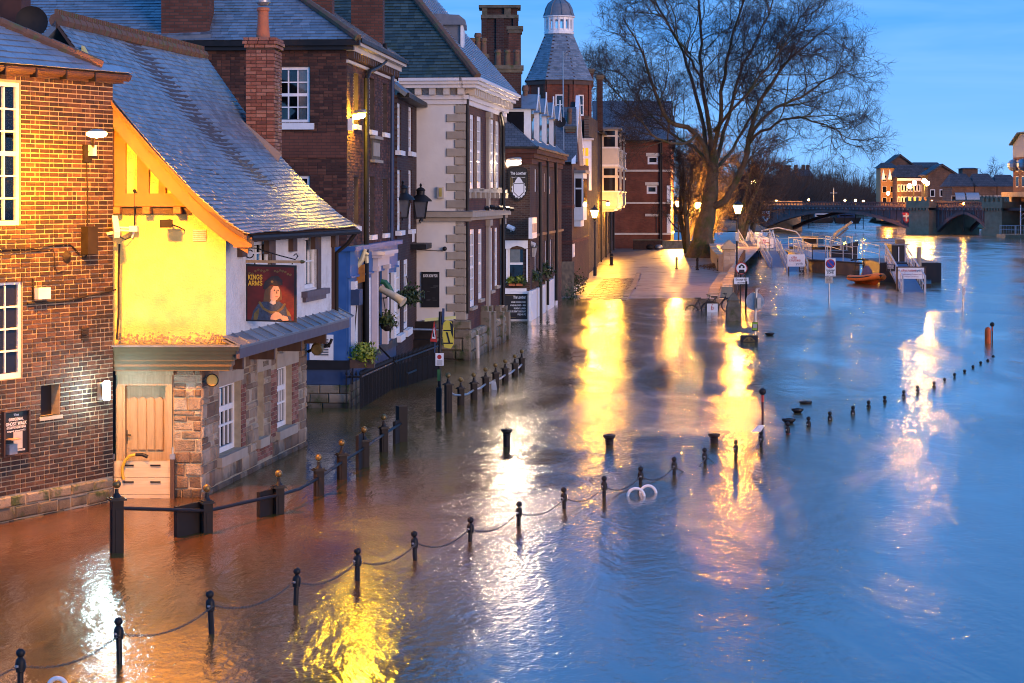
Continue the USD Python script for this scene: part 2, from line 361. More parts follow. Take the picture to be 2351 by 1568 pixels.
M['ply'] = mat('pale_flood_boards', [(.25, (.46, .35, .22)), (.75, (.58, .47, .32))], 6, 5, .6, stretch=(.3, 3, 3))
M['white'] = plain('white_gloss_paint', (.74, .73, .72), .4, var=.06)
M['cream'] = plain('cream_stone_paint', (.55, .48, .40), .6, var=.12)
M['iron'] = plain('black_painted_iron', (.014, .013, .013), .5, .25, var=.3)
M['iron_dull'] = plain('worn_black_iron', (.022, .017, .014), .65, .2, var=.3)
M['steel'] = plain('grey_galvanised_steel', (.32, .33, .34), .4, .5, .6)
M['gold'] = plain('dull_gold_paint', (.20, .13, .04), .4, .5, .5, var=.2)
M['lead'] = plain('grey_sheet_lead', (.16, .165, .18), .5, .5, .3)
M['blue'] = mat('blue_shopfront_paint', [(.3, (.030, .095, .26)), (.7, (.045, .13, .33))], 3, 4, .45, .08)
M['blue_dk'] = plain('navy_plinth_paint', (.03, .055, .12), .6)
M['black'] = plain('black_matt_paint', (.012, .011, .012), .5)
M['purple'] = plain('plum_fascia_paint', (.09, .065, .075), .5)
M['glass_dk'] = usdkit.material(stage, '/World/Looks/dark_window_glass', {'p': ('principled_bsdf', {'base_color': (.012, .012, .015), 'roughness': .04, 'specular_ior_level': .7})}, [], surface='p.BSDF')
M['glass'] = usdkit.material(stage, '/World/Looks/clear_window_glass', {'f': ('fresnel', {'IOR': 1.5}), 't': ('transparent_bsdf', {'color': (.9, .92, .92)}), 'g': ('glossy_bsdf', {'color': (1, 1, 1), 'roughness': .02}), 'm': ('mix_closure', {})},
    [('f.fac', 'm.fac'), ('t.BSDF', 'm.closure1'), ('g.BSDF', 'm.closure2')], surface='m.closure')
M['curtain'] = plain('pale_curtain_cloth', (.42, .38, .34), .9)
M['room'] = plain('dim_room', (.02, .016, .014), .95)
M['red'] = plain('red_paint', (.42, .03, .02), .45)
M['text_white'] = plain('white_lettering', (.75, .74, .72), .6, var=.03)
M['text_black'] = plain('black_lettering', (.012, .012, .015), .6, var=.03)
# ------------------------------------------------------------------ water and ground
def ground(Y):
    """Height of the street that rises out of the flood."""
    return float(np.interp(Y, [105, 110.6, 128, 150, 175, 260], [-.25, 0.0, .45, .75, .9, 1.1]))
def G(u, v):
    """The street point seen at a picture position."""
    a, b = 105.0, 255.0
    for _ in range(50):
        m = (a + b) / 2
        if H - (v - VH) * m / K > ground(m): a = m
        else: b = m
    return P(u, v, a)
water = usdkit.material(stage, '/World/Looks/brown_flood_water', {
    'g': ('geometry', {}), 'm1': ('mapping', {'scale': (1.0, .55, 1)}), 'm2': ('mapping', {'scale': (1.0, .35, 1), 'rotation': (0, 0, .35)}), 'm3': ('mapping', {'scale': (.9, .30, 1), 'rotation': (0, 0, -.2)}),
    'n1': ('noise_texture', {'scale': 9.0, 'detail': 3, 'roughness': .6, 'distortion': .6}), 'n2': ('noise_texture', {'scale': 1.1, 'detail': 4, 'roughness': .55, 'distortion': 1.2}),
    'n3': ('noise_texture', {'scale': .22, 'detail': 4, 'roughness': .55, 'distortion': 1.6}), 'r3': ('map_range', {'from_min': .36, 'from_max': .66, 'to_min': .10, 'to_max': 1.3, 'clamp': True}),
    'mu': ('math', {'math_type': 'multiply'}), 'h2': ('math', {'math_type': 'multiply', 'value2': 1.6}), 'add': ('math', {'math_type': 'add'}),
    'b': ('bump', {'strength': .27, 'distance': .05}),
    'rr': ('map_range', {'from_min': .36, 'from_max': .66, 'to_min': .10, 'to_max': .21, 'clamp': True}),
    'p': ('principled_bsdf', {'base_color': (.090, .033, .004), 'ior': 2.4, 'specular_ior_level': .6})},
    [('g.position', 'm1.vector'), ('g.position', 'm2.vector'), ('g.position', 'm3.vector'), ('m1.vector', 'n1.vector'), ('m2.vector', 'n2.vector'), ('m3.vector', 'n3.vector'),
     ('n3.fac', 'r3.value'), ('n1.fac', 'mu.value1'), ('r3.result', 'mu.value2'), ('n2.fac', 'h2.value1'), ('mu.value', 'add.value1'), ('h2.value', 'add.value2'), ('add.value', 'b.height'), ('b.normal', 'p.normal'),
     ('n3.fac', 'rr.value'), ('rr.result', 'p.roughness')], surface='p.BSDF')
def sheet(name, q, m, label=None, kind='structure', uv=None):
    q = np.asarray(q, float); path = numbered('/World', name)
    f = np.array([(0, i, i + 1) for i in range(1, len(q) - 1)])
    p = usdkit.mesh(stage, path, (q, f), m, False, uv); note(p.GetPrim(), kind=kind, label=label)
    return p
sheet('river_water', [(-700, -60, 0), (900, -60, 0), (900, 2600, 0), (-700, 2600, 0)], water, 'brown flood water of the river covering the quay and street')
# street rising out of the water: strips with paving detail
M['asphalt'] = mat('wet_worn_asphalt', [(.25, (.11, .095, .08)), (.75, (.22, .19, .155))], .7, 7, .38, .16, .5, 50, .01, spec=.55, moss=((.13, .10, .07), .5, .5, .62))
M['setts'] = mat('wet_stone_setts', [(.1, (.06, .05, .04)), (.9, (.17, .14, .11))], 3, 5, .35, .12, .4, 40, tone=.6, spec=.6)
M['kerb'] = mat('worn_kerb_stone', [(.2, (.16, .13, .10)), (.8, (.27, .22, .17))], 3, 5, .5, tone=.3)
M['gravel'] = mat('packed_gravel', [(.2, (.10, .075, .05)), (.8, (.22, .165, .11))], 1.2, 7, .8, bump=.6, bscale=25, bdist=.03)
M['road_line'] = plain('worn_road_paint', (.42, .38, .30), .6, var=.3, scale=3)
M['grass'] = mat('winter_grass', [(.2, (.035, .05, .012)), (.8, (.08, .11, .03))], 1.0, 6, .9, bump=.8, bscale=12, bdist=.06)
M['earth'] = mat('bank_earth', [(.2, (.05, .035, .022)), (.8, (.11, .08, .05))], .6, 6, .9, bump=.8, bscale=6, bdist=.08)
ys = [104, 107, 110.6, 114, 118, 122, 128, 134, 142, 150, 160, 175, 200, 260]
def left_edge(Y): return 0.0 + .104 * (Y - 78)
def quay_edge(Y): return float(np.interp(Y, [104, 118, 135, 150, 175, 260], [10.6, 12.2, 14.6, 16.8, 20.5, 32.0]))
v = []; f = []
for i, Y in enumerate(ys):
    x0, x1 = left_edge(Y) - 6, quay_edge(Y)
    for j in range(25):
        x = x0 + (x1 - x0) * j / 24
        v.append((x, Y, ground(Y) + (.05 * (meshkit.noise(np.array([x * .35, Y * .25, 0])) - .5) if 108 < Y < 250 else 0)))
v = np.array(v)
for i in range(len(ys) - 1):
    for j in range(24):
        a = i * 25 + j; f += [(a, a + 1, a + 26), (a, a + 26, a + 25)]
p = usdkit.mesh(stage, '/World/street', (v, np.array(f)), M['asphalt'], True); note(p.GetPrim(), kind='structure', label='wet asphalt street rising out of the flood towards the trees')
# cobbled gutter strip with kerb stones beside the buildings, where the water ends
su_ = T('pavement', 'strip of wet stone setts with a pale kerb at the water edge', 'pavement', kind='structure')
its = []; r = random.Random(3)
Y = 108.5
while Y < 126:
    x = left_edge(Y) + .55; xe = left_edge(Y) + 2.5
    z = ground(Y) + .07
    while x < xe:
        w = r.uniform(.28, .42); h = .46
        b = MB(); b.obox((x + w / 2, Y + h / 2, z - .06 + r.uniform(-.012, .012)), (w - .04, h - .06, .14), r.uniform(-.04, .04)); vv, ff, _ = b.data()
        its.append((vv, ff, r.random())); x += w
    Y += .46
pieces(su_, 'sett', its, M['setts'], 'setts')
its = []; Y = 108.5
while Y < 131:
    b = MB(); z = ground(Y) + .10
    b.obox((left_edge(Y) + 2.68 + max(0, (Y - 120)) * -.02, Y + .45, z - .06), (.26, .88, .2), -.104); vv, ff, _ = b.data(); its.append((vv, ff, r.random())); Y += .92
pieces(su_, 'kerb_stone', its, M['kerb'], 'kerb_stones')
# ------------------------------------------------------------------ the brick house at the left edge
A, B = W2(0, 1203), W2(259, 1151)
dirL = (B - A) / np.linalg.norm(B - A)
FL = wall(A - dirL * 3.5, B); LL = FL.len
bh = T('brick_house', 'old brown brick house at the left edge with mossy stone footing', 'house', A)
ztop = 7.30; zst = .44
def win_bits(th, F, s0, s1, t0, t1, xs, ts, d=-.07, fr=.06, bar=.025, fm='white', gm='glass_dk', parent=None, name='window', meet=None, sill=None, sillm='white', panes=True, back=None, depth=.05, openings=None):
    """A window: frame with glazing bars (a part), panes and sill (its sub-parts). xs, ts: inner divisions as fractions, or numbers of lights."""
    if isinstance(xs, int): xs = [i / xs for i in range(1, xs)]
    if isinstance(ts, int): ts = [i / ts for i in range(1, ts)]
    m = MB()
    F.box(m, s0, s0 + fr, t0, t1, d - depth, d); F.box(m, s1 - fr, s1, t0, t1, d - depth, d)
    F.box(m, s0 + fr, s1 - fr, t0, t0 + fr * 1.3, d - depth, d); F.box(m, s0 + fr, s1 - fr, t1 - fr, t1, d - depth, d)
    ia, ib, ja, jb = s0 + fr, s1 - fr, t0 + fr * 1.3, t1 - fr
    X = [ia] + [ia + (ib - ia) * x for x in xs] + [ib]; Z = [ja] + [ja + (jb - ja) * z for z in ts] + [jb]
    for k, z in enumerate(Z[1:-1]):
        w = bar if meet is None or k not in (meet if isinstance(meet, (list, tuple)) else [meet]) else bar * 2.6
        F.box(m, ia, ib, z - w / 2, z + w / 2, d - depth + .004, d - .004)
    for x in X[1:-1]:
        for k in range(len(Z) - 1):
            F.box(m, x - bar / 2, x + bar / 2, Z[k] + bar * .5, Z[k + 1] - bar * .5, d - depth + .006, d - .008)
    w = th.part(name, m, M[fm], parent)
    if panes and (len(X) - 1) * (len(Z) - 1) > 1:
        for i in range(len(X) - 1):
            for k in range(len(Z) - 1):
                g = MB(); F.box(g, X[i], X[i + 1], Z[k], Z[k + 1], d - depth + .012, d - depth + .018); th.part('pane', g, M[gm], w)
    else:
        g = MB(); F.box(g, ia, ib, ja, jb, d - depth + .012, d - depth + .018); th.part('pane', g, M[gm], w)
    if back:
        for nm, mt, a, b, c, e in back:      # what hangs behind the glass, as fractions of the opening
            g = MB(); F.box(g, ia + (ib - ia) * a, ia + (ib - ia) * b, ja + (jb - ja) * c, ja + (jb - ja) * e, d - depth - .045, d - depth - .015); th.part(nm, g, M[mt], w)
    if gm == 'glass':
        g = MB(); F.box(g, s0 - .1, s1 + .1, t0 - .1, t1 + .1, d - depth - .32, d - depth - .30); th.part('room_backing', g, M['room'], w)
    if sill:
        g = MB(); F.box(g, s0 - sill[0], s1 + sill[0], t0 - sill[1], t0, d, sill[2]); th.part('sill', g, M[sillm], w)
    return w
r1 = FL.su(47), FL.tz(42, 190), FL.tz(45, 519)
r2 = FL.su(51), FL.tz(50, 643), FL.tz(50, 867)
pw = FL.su(36) - FL.su(9)
w1 = (r1[0] - 4 * pw - .12, r1[0], r1[2], r1[1]); w2 = (r2[0] - 3 * pw * 1.05 - .14, r2[0], r2[2], r2[1])
v3 = FL.rect(93, 137, 886, 958)
opens = [w1, w2, v3]
def rects(q, g=0.0): return unary_union([sg.box(a - g, c - g, b + g, d + g) for a, b, c, d in q])
full = sg.box(0, zst, LL, ztop)
m = MB(); FL.prism(m, sg.box(0, -1.5, LL, ztop + .05).difference(rects(opens)), -.35, 0)
bh.part('wall', m, M['mortar'])
pieces(bh, 'brick', brick_items(FL, full.difference(rects(opens, .004)), .235, .079, .017, seed=5, jit=.006), M['brick_dark'], 'brickwork')
pieces(bh, 'stone', stone_items(FL, sg.box(0, -.4, LL, zst - .01), (.2, .26), (.3, .6), d1=.035, jit=.02, seed=8, b=.03), M['stone_wet'], 'footing_stones')
win_bits(bh, FL, *w1, 4, 6, d=-.03, fr=.07, bar=.03, meet=2, gm='glass', back=[('blind', 'curtain', 0, 1, .78, 1), ('curtain', 'curtain', 0, .2, 0, .8), ('curtain', 'curtain', .62, 1, 0, .8)])
win_bits(bh, FL, *w2, 3, 4, d=-.03, fr=.07, bar=.03)
m = MB(); FL.box(m, v3[0], v3[1], v3[2], v3[3], -.20, -.18); p_ = bh.part('vent_opening', m, M['black'])
m = MB(); FL.box(m, v3[0] - .05, v3[1] + .05, v3[2] - .06, v3[2], -.1, .03); bh.part('sill', m, M['stone_pale'], p_)
# eave board, gutter and hipped slate roof
m = MB(); FL.box(m, 0, LL + .22, ztop + .01, ztop + .13, -.2, .06); bh.part('eave_board', m, M['timber'])
m = MB(); m.tube([FL.p(a, ztop + .12, .13) for a in (0, LL * .5, LL + .28)], .06, 8); g_ = bh.part('gutter', m, M['timber'], smooth=40)
for a in np.arange(.4, LL, .75):
    m = MB(); FL.box(m, a, a + .03, ztop + .0, ztop + .16, .06, .2); bh.part('gutter_bracket', m, M['iron'], g_)
RL = roof(FL.p(0, 0, .2), FL.p(LL + .3, 0, .2), ztop + .17, 33)
RLn = RL.len
hipx = [RL.ray(217, 150), RL.ray(108, 100), RL.ray(0, 60)]
hip = np.polyfit([q[1] for q in hipx], [q[0] for q in hipx], 1)      # s of the hip against t
tm = 4.2
poly = sg.Polygon([(0, 0), (RLn, 0), (RLn - .02, .25), (hipx[0][0], hipx[0][1]), (np.polyval(hip, tm), tm), (0, tm)])
m = MB(); RL.prism(m, poly, -.15, -.02); bh.part('roof', m, M['timber'])
pieces(bh, 'slate', slate_items(RL, poly, .21, .30, .012, seed=4), M['slate_pale'], 'slates')
for k in range(14):
    t_ = hipx[0][1] - .05 + k * .3
    a, b = RL.p(np.polyval(hip, t_), t_, .03), RL.p(np.polyval(hip, t_ + .34), t_ + .34, .05)
    m = MB(); m.tube([a, b], [.105, .095], 8); bh.part('hip_tile', m, M['tile'], smooth=40)
# stack and dish behind the roof
c = P(6, 60, 41.5); m = MB(); m.box(c[0] - 1.0, c[0] + .42, c[1] - .2, c[1] + .6, 7.5, 11); bh.part('chimney', m, M['brick_red'])
c = P(72, 52, 40.6); m = MB()
for q in [[(0.001, -.02), (.14, .0), (.25, .04), (.31, .085), (.31, .095), (.24, .05), (.13, .012), (0.001, 0)]]:
    m.lathe([(a, b) for a, b in q], (0, 0, 0), 24)
th_ = 1.35; Rm = np.array([[1, 0, 0], [0, math.cos(th_), -math.sin(th_)], [0, math.sin(th_), math.cos(th_)]])
Rz = np.array([[math.cos(.3), -math.sin(.3), 0], [math.sin(.3), math.cos(.3), 0], [0, 0, 1]])
Mx = np.eye(4); Mx[:3, :3] = Rz @ Rm; Mx[:3, 3] = c
dish = T('satellite_dish', 'dark satellite dish behind the mossy hip tiles of the brick house', 'dish', c)
dish.part('reflector', m.moved(Mx), M['iron_dull'], smooth=40)
m = MB(); m.tube([c + (0, .1, 0), c + (0.02, .25, -.25), c + (.02, .25, -.7)], .025, 8); dish.part('mast', m, M['iron_dull'])
# fixings on the wall
m = MB(); a, b, t0, t1 = FL.rect(75, 103, 661, 687); FL.box(m, a, b, t0, t1, 0.01, .13); bh.part('junction_box', m, M['white'])
m = MB(); a, b, t0, t1 = FL.rect(185, 208, 520, 584); FL.box(m, a, b, t0, t1, 0.01, .16); bh.part('meter_box', m, M['iron_dull'])
m = MB(); s_, t_ = FL.ray(152, 589); q = [FL.p(s_ + .11 * math.cos(x), t_ + .11 * math.sin(x), .02) for x in np.linspace(0, 2 * math.pi, 15)[:-1]]
m.add(q + [FL.p(s_, t_, .09)], [(i, (i + 1) % 14, 14) for i in range(14)]); bh.part('alarm_bell', m, M['iron_dull'])
def cable(pts, r=.012, d=.035, name='cable', mt='iron_dull'):
    m = MB(); m.tube([FL.p(*FL.ray(u, v), d) for u, v in pts], r, 6); bh.part(name, m, M[mt])
cable([(0, 573), (60, 571), (120, 563), (155, 560), (168, 570), (180, 585), (192, 592), (198, 580), (197, 560)])
cable([(0, 580), (60, 577), (118, 572), (122, 585), (122, 610), (128, 625), (142, 622)], .008)
cable([(72, 640), (74, 690)], .014)
cable([(60, 697), (150, 690), (262, 665)], .016)
cable([(197, 515), (198, 460), (196, 400), (195, 365)], .01)
cable([(268, 560), (266, 640), (266, 720), (262, 780)], .02, .06)
m = MB(); s_, t_ = FL.ray(241, 957 - 992 + 1000 - 900 + 865 - 900 + 957); 
s_, t_ = FL.ray(241, 755); m = MB(); FL.box(m, s_ - .12, s_ + .10, t_ - .05, t_ + .05, .0, .02)
s_, t_ = FL.ray(193, 766); m = MB()
for k in range(5): FL.box(m, s_ - .09, s_ + .09, t_ - .11 + k * .045, t_ - .085 + k * .045, 0.012, .03)
bh.part('air_grille', m, M['iron_dull'])

# notice board of the walking tour
nb = T('notice_board', 'black walking tour notice board fixed low on the brown brick wall', 'notice board', FL.p(*FL.ray(30, 995)))
a, b, t0, t1 = FL.rect(4, 59, 948, 1046)
m = MB(); FL.box(m, a, b, t0, t1, .014, .05); pb = nb.part('board', m, M['black'])
m = MB()
for q in ((a - .03, a, t0 - .03, t1 + .03), (b, b + .03, t0 - .03, t1 + .03), (a, b, t0 - .03, t0), (a, b, t1, t1 + .03)): FL.box(m, *q, .014, .08)
nb.part('frame', m, M['timber'])
hh = t1 - t0; ww = b - a; mid = (a + b) / 2
m = MB()
for txt, fr_, h_, w_ in (('The', .90, .05, .22), ('ORIGINAL', .79, .062, .62), ('GHOST WALK', .68, .075, .86), ('STARTS HERE 8PM', .60, .045, .8), ('longest since 1973', .53, .035, .76), ('759 373090', .06, .04, .5)):
    FL.text(m, txt, mid + (0.12 * ww if '759' in txt else 0), t0 + fr_ * hh, h_ * hh, .051, True, w_ * ww, .003)
FL.box(m, a + .12 * ww, b - .12 * ww, t0 + .655 * hh, t0 + .66 * hh, .051, .054)
nb.part('lettering', m, M['text_white'])
m = MB(); FL.box(m, a + .38 * ww, a + .76 * ww, t0 + .12 * hh, t0 + .52 * hh, .051, .054); nb.part('leaflet', m, M['curtain'])
m = MB(); FL.box(m, a + .05 * ww, a + .38 * ww, t0 + .02 * hh, t0 + .26 * hh, .051, .14); bx = nb.part('leaflet_box', m, M['steel'])
m = MB(); FL.box(m, a + .02 * ww, a + .41 * ww, t0 + .36 * hh, t0 + .385 * hh, .051, .20); nb.part('box_lid', m, M['oak'], bx)

# orange street lamp on the wall, lighting the gable
GLOW_ORANGE = glow('sodium_lamp', (1.0, .33, .005), 720.0)
wl = T('wall_street_lamp', 'bright orange street lamp on a bracket high on the brown brick wall', 'street lamp', FL.p(*FL.ray(197, 345)))
lp = P(222, 307, 33.6)
fb = FL.p(*FL.ray(198, 352))
m = MB(); FL.box(m, FL.su(188), FL.su(205), FL.tz(196, 372), FL.tz(196, 332), .012, .06); wl.part('back_plate', m, M['iron_dull'])
m = MB(); m.tube([fb + FL.ez * .05, fb + FL.ez * .15 + (0, 0, .12), (fb + lp) / 2 + (0, 0, .16), lp + (-.1, .12, .06)], .028, 8); wl.part('arm', m, M['iron'], smooth=40)
ax = np.array([.92, -.38, .12]); ax /= np.linalg.norm(ax)
m = MB(); m.ball((0, 0, 0), 1.0, 16, 9); sc = np.diag([.18, .13, .07]); Mx = np.eye(4); ang = math.atan2(ax[1], ax[0])
Mx[:3, :3] = np.array([[math.cos(ang), -math.sin(ang), 0], [math.sin(ang), math.cos(ang), 0], [0, 0, 1]]) @ sc; Mx[:3, 3] = lp
wl.part('bulb', m.moved(Mx), GLOW_ORANGE, smooth=True)
m = MB(); m.lathe([(.02, .05), (.10, .035), (.16, .0), (.165, -.012)], (0, 0, .045), 16); Mx[:3, :3] = np.array([[math.cos(ang), -math.sin(ang), 0], [math.sin(ang), math.cos(ang), 0], [0, 0, 1]]) @ np.diag([1.0, .8, .8]); wl.part('hood', m.moved(Mx), M['steel'], smooth=40)
m = MB(); FL.box(m, FL.su(196), FL.su(205), FL.tz(200, 358), FL.tz(200, 333), .06, .16); wl.part('control_box', m, M['white'])
# ------------------------------------------------------------------ the white pub with the gable
A0 = np.array([-7.02, 37.05]); C0 = np.array([-5.50, 37.05]); D0 = np.array([-4.42, 44.9])
F1 = wall(A0, C0); S1 = wall(C0, D0)
U0 = np.array([-5.05, 36.9]); dS = (D0 - C0) / np.linalg.norm(D0 - C0); U1 = U0 + dS * 8.6
F2 = wall((-7.6, 36.9), U0); S2 = wall(U0, U1)
NS = S2.ez
pub = T('white_gabled_pub', 'white rendered pub with slate roof and stone ground floor standing in flood', 'pub', (C0[0], C0[1], 0))
# ---- ground floor of mixed stone with a door and three windows
dr = (F1.su(271), F1.su(396), -1.0, F1.tz(300, 860))
wins = [S1.rect(502, 553, 888, 1049), S1.rect(591, 605, 855, 1007), S1.rect(636, 670, 846, 989)]
zc = 2.36
m = MB(); F1.prism(m, sg.box(0, -1.2, F1.len, zc).difference(sg.box(dr[0], -2, dr[1], dr[3])), -.4, 0)
S1.prism(m, sg.box(.0, -1.2, S1.len, 2.75).difference(rects([(a, b, c, d + .0) for a, b, c, d in [(w[0], w[1], w[2], w[3]) for w in wins]])) if False else
         sg.box(.0, -1.2, S1.len, 2.75).difference(unary_union([sg.box(w[0], w[2], w[1], w[3]) for w in wins])), -.4, -.003)
pub.part('wall', m, M['mortar'])
def rects(q, g=0.0): return unary_union([sg.box(a - g, c - g, b + g, d + g) for a, b, c, d in q])
sills = [(w[0] - .14, w[1] + .14, w[2] - .20, w[2]) for w in wins]; lints = [(wins[0][0] - .1, wins[0][1] + .1, wins[0][3], wins[0][3] + .30), (wins[1][0] - .12, wins[1][1] + .5, wins[1][3], wins[1][3] + .26), (wins[2][0] - .1, wins[2][1] + .5, wins[2][3], wins[2][3] + .30)]
free = sg.box(.0, .1, S1.len, 2.62).difference(rects(wins + sills + lints, .008))
its = stone_items(F1, sg.box(dr[1] + .02, -.5, F1.len, zc).difference(sg.box(0, 0, 0.01, 0.01)), (.08, .24), (.14, .42), d1=.02, jit=.018, seed=21, b=.02)
brickzone = unary_union([sg.box(wins[0][1], wins[0][2], wins[0][1] + .34, wins[0][3] - .1), sg.box(wins[2][1], wins[2][2], wins[2][1] + .55, wins[2][3]), sg.box(wins[2][0] - .5, wins[2][2] - .1, wins[2][0] - .02, wins[2][3]), sg.box(wins[1][0] - .1, .15, wins[1][1] + .7, wins[1][2] - .22)]).intersection(free)
its += stone_items(S1, free.difference(brickzone.buffer(.01)), (.10, .30), (.18, .55), d1=.02, jit=.016, seed=22, b=.02)
its += stone_items(S1, sg.box(0, -.4, S1.len, .09), (.2, .25), (.3, .6), d1=.035, jit=.012, seed=24, b=.025)
pieces(pub, 'stone', its, M['stone'], 'stonework')
pieces(pub, 'brick', brick_items(S1, brickzone, .24, .085, seed=9), M['brick_stack'], 'brick_patches', limit=60)
for k, (q, w) in enumerate(zip(lints, wins)):
    m = MB(); S1.box(m, *q, -.3, .03, .6); pub.part('lintel', m, M['stone_pale'])
nn = [(5, [.37, .685], 1), (2, [.36, .69], 1), (5, [.37, .69], 1)]
for (w, (cols, ts, meet)) in zip(wins, nn):
    q = win_bits(pub, S1, *w, cols, [.36, .64], d=-.13, fr=.075, bar=.04, meet=1, name='window')
    m = MB(); S1.box(m, w[0] - .13, w[1] + .13, w[2] - .18, w[2] - .004, -.12, .10); pub.part('sill', m, M['stone_pale'], q)
# carved date stone marks above the middle window
m = MB(); S1.text(m, '1898', (lints[1][0] + lints[1][1]) / 2 + .1, lints[1][2] + .09, .10, .031, True, .42, .006); pub.part('date_mark', m, M['stone_dark'], None)
# ---- door and its frame
dz1 = F1.tz(300, 884); dl, dr_ = F1.su(283), F1.su(385)
m = MB()
F1.box(m, dr[0], dl, -1, dr[3], -.22, .05); F1.box(m, dr_, dr[1], -1, dr[3], -.22, .05); F1.box(m, dl, dr_, dz1, dr[3], -.22, .05)
F1.box(m, dr[0] - .03, dr[1] + .03, dr[3], dr[3] + .07, -.1, .09)
F1.box(m, dl, dl + .035, -1, dz1, -.22, .02, .3); F1.box(m, dr_ - .035, dr_, -1, dz1, -.22, .02, .3)
pub.part('door_frame', m, M['oak'])
m = MB(); F1.box(m, dl + .036, dr_ - .036, -1, dz1 - .005, -.2, -.15); dp = pub.part('door', m, M['oak'])
n = 4; a0 = dl + .09; wd = (dr_ - dl - .18) / n; zt = F1.tz(330, 912); zb = F1.tz(330, 1035)
for k in range(n):
    x0, x1 = a0 + k * wd + .012, a0 + (k + 1) * wd - .012; xm = (x0 + x1) / 2
    pl = sg.Polygon([(x0, zb), (x1, zb), (x1, zt - .07), (x1 - .02, zt - .03), (xm, zt), (x0 + .02, zt - .03), (x0, zt - .07)])
    m = MB(); F1.prism(m, pl, -.149, -.125); F1.prism(m, pl.buffer(-.014), -.125, -.118); pub.part('panel', m, M['oak'], dp)
m = MB(); q = F1.ray(287, 1005); F1.box(m, q[0] - .02, q[0] + .02, q[1] - .12, q[1] + .12, -.149, -.13); m.tube([F1.p(q[0], q[1] + .04, -.12), F1.p(q[0] + .09, q[1] + .04, -.08)], .012, 6); pub.part('handle', m, M['iron'], dp)
# ---- flood boards across the door
fbz = F1.tz(300, 1056)
fbd = T('flood_barrier', 'three pale flood boards slotted across the pub door', 'flood barrier', F1.p((dr[0] + dr[1]) / 2, 0, .1))
a, b = F1.su(262), F1.su(398)
lv = [F1.tz(330, v) for v in (1056, 1094, 1133, 1190)]
for k in range(3):
    m = MB(); F1.box(m, a + .02, b - .02, lv[k + 1] + .004, lv[k] - .004, .08, .13); bp = fbd.part('board', m, M['ply'])
    for x in (.27, .72):
        xx = a + (b - a) * x; m = MB(); F1.box(m, xx - .09, xx + .09, lv[k] - .09, lv[k] - .065, .131, .15); fbd.part('handle', m, M['iron'], bp)
for x in (a - .05, b - .03):
    m = MB(); F1.box(m, x, x + .07, -1, lv[0] + .03, .06, .17); cp = fbd.part('channel_post', m, M['timber'])
    m = MB(); F1.box(m, x - .01, x + .08, lv[0] + .03, lv[0] + .12, .08, .15); m.tube([F1.p(x + .035, lv[0] + .12, .115), F1.p(x + .035, lv[0] + .24, .115)], .018, 6); fbd.part('clamp', m, M['steel'], cp)
# yellow hose over the boards
hz = T('yellow_hose', 'bent yellow hose hung over the flood boards at the pub door', 'hose', F1.p(*F1.ray(290, 1060), .2))
m = MB(); m.tube([F1.p(*F1.ray(u, v), .17) for u, v in ((288, 1098), (285, 1085), (285, 1070), (291, 1055), (302, 1044), (315, 1041))], .028, 8); hz.part('tube', m, plain('yellow_hose_rubber', (.55, .33, .03), .45), smooth=50)
m = MB(); m.tube([F1.p(*F1.ray(u, v), .17) for u, v in ((315, 1041), (330, 1041), (343, 1046))], [.028, .03, .034], 8); hz.part('nozzle', m, M['iron'], smooth=50)
# ---- moulded cornice over the door and pent canopy along the side
m = MB(); zc1 = 2.70
for z0, z1, d in ((2.26, 2.34, .10), (2.34, 2.44, .15), (2.44, 2.56, .20), (2.56, 2.63, .27), (2.63, 2.70, .34)):
    F2.box(m, F2.su(252), F2.len + d * .8, z0, z1 - .003, -.3, d)
pub.part('cornice', m, plain('olive_brown_cornice_paint', (.13, .085, .035), .5, var=.08))
m = MB(); F2.box(m, F2.su(246, .34), F2.len + .30, 2.70, 2.735, -.1, .40); pub.part('cornice_lead', m, M['lead'])
zw, zo = 2.80, 2.66
m = MB()
q = S2.pts([(-.25, zo, .32), (S2.len + .15, zo, .32), (S2.len + .15, zw, .0), (-.25, zw, .0)]); q2 = q + np.array([0, 0, .03])
m.hexa(np.vstack([q, q2])); pub.part('canopy_board', m, M['lead'])
its = []; x = -.2
while x < S2.len + .1:
    w = .62; o = MB(); q = S2.pts([(x, zo + .035, .335), (x + w - .03, zo + .035, .335), (x + w - .03, zw + .06, .0), (x, zw + .06, .0)]); o.hexa(np.vstack([q, q + np.array([0, 0, .02])])); o.bar(S2.p(x + w - .01, zo + .06, .34), S2.p(x + w - .01, zw + .09, 0), .05, .03); vv, ff, _ = o.data(); its.append((vv, ff, rng.random())); x += w
pieces(pub, 'canopy_slate', its, M['slate'], 'canopy_slates')
m = MB(); S2.box(m, -.26, S2.len + .16, zo - .17, zo, .26, .32); pub.part('fascia', m, M['purple'])
m = MB(); S2.box(m, -.1, S2.len + .1, zo - .04, zo - .0, -.4, .26); pub.part('soffit', m, M['timber'])
for x in (.9, 3.2, 5.4, 7.6):
    m = MB(); S1.prism(m, sg.Polygon([(x, 2.2), (x + .1, 2.2), (x + .1, 2.6), (x, 2.6)]), 0.0, .5); pub.part('bracket', m, M['timber'])
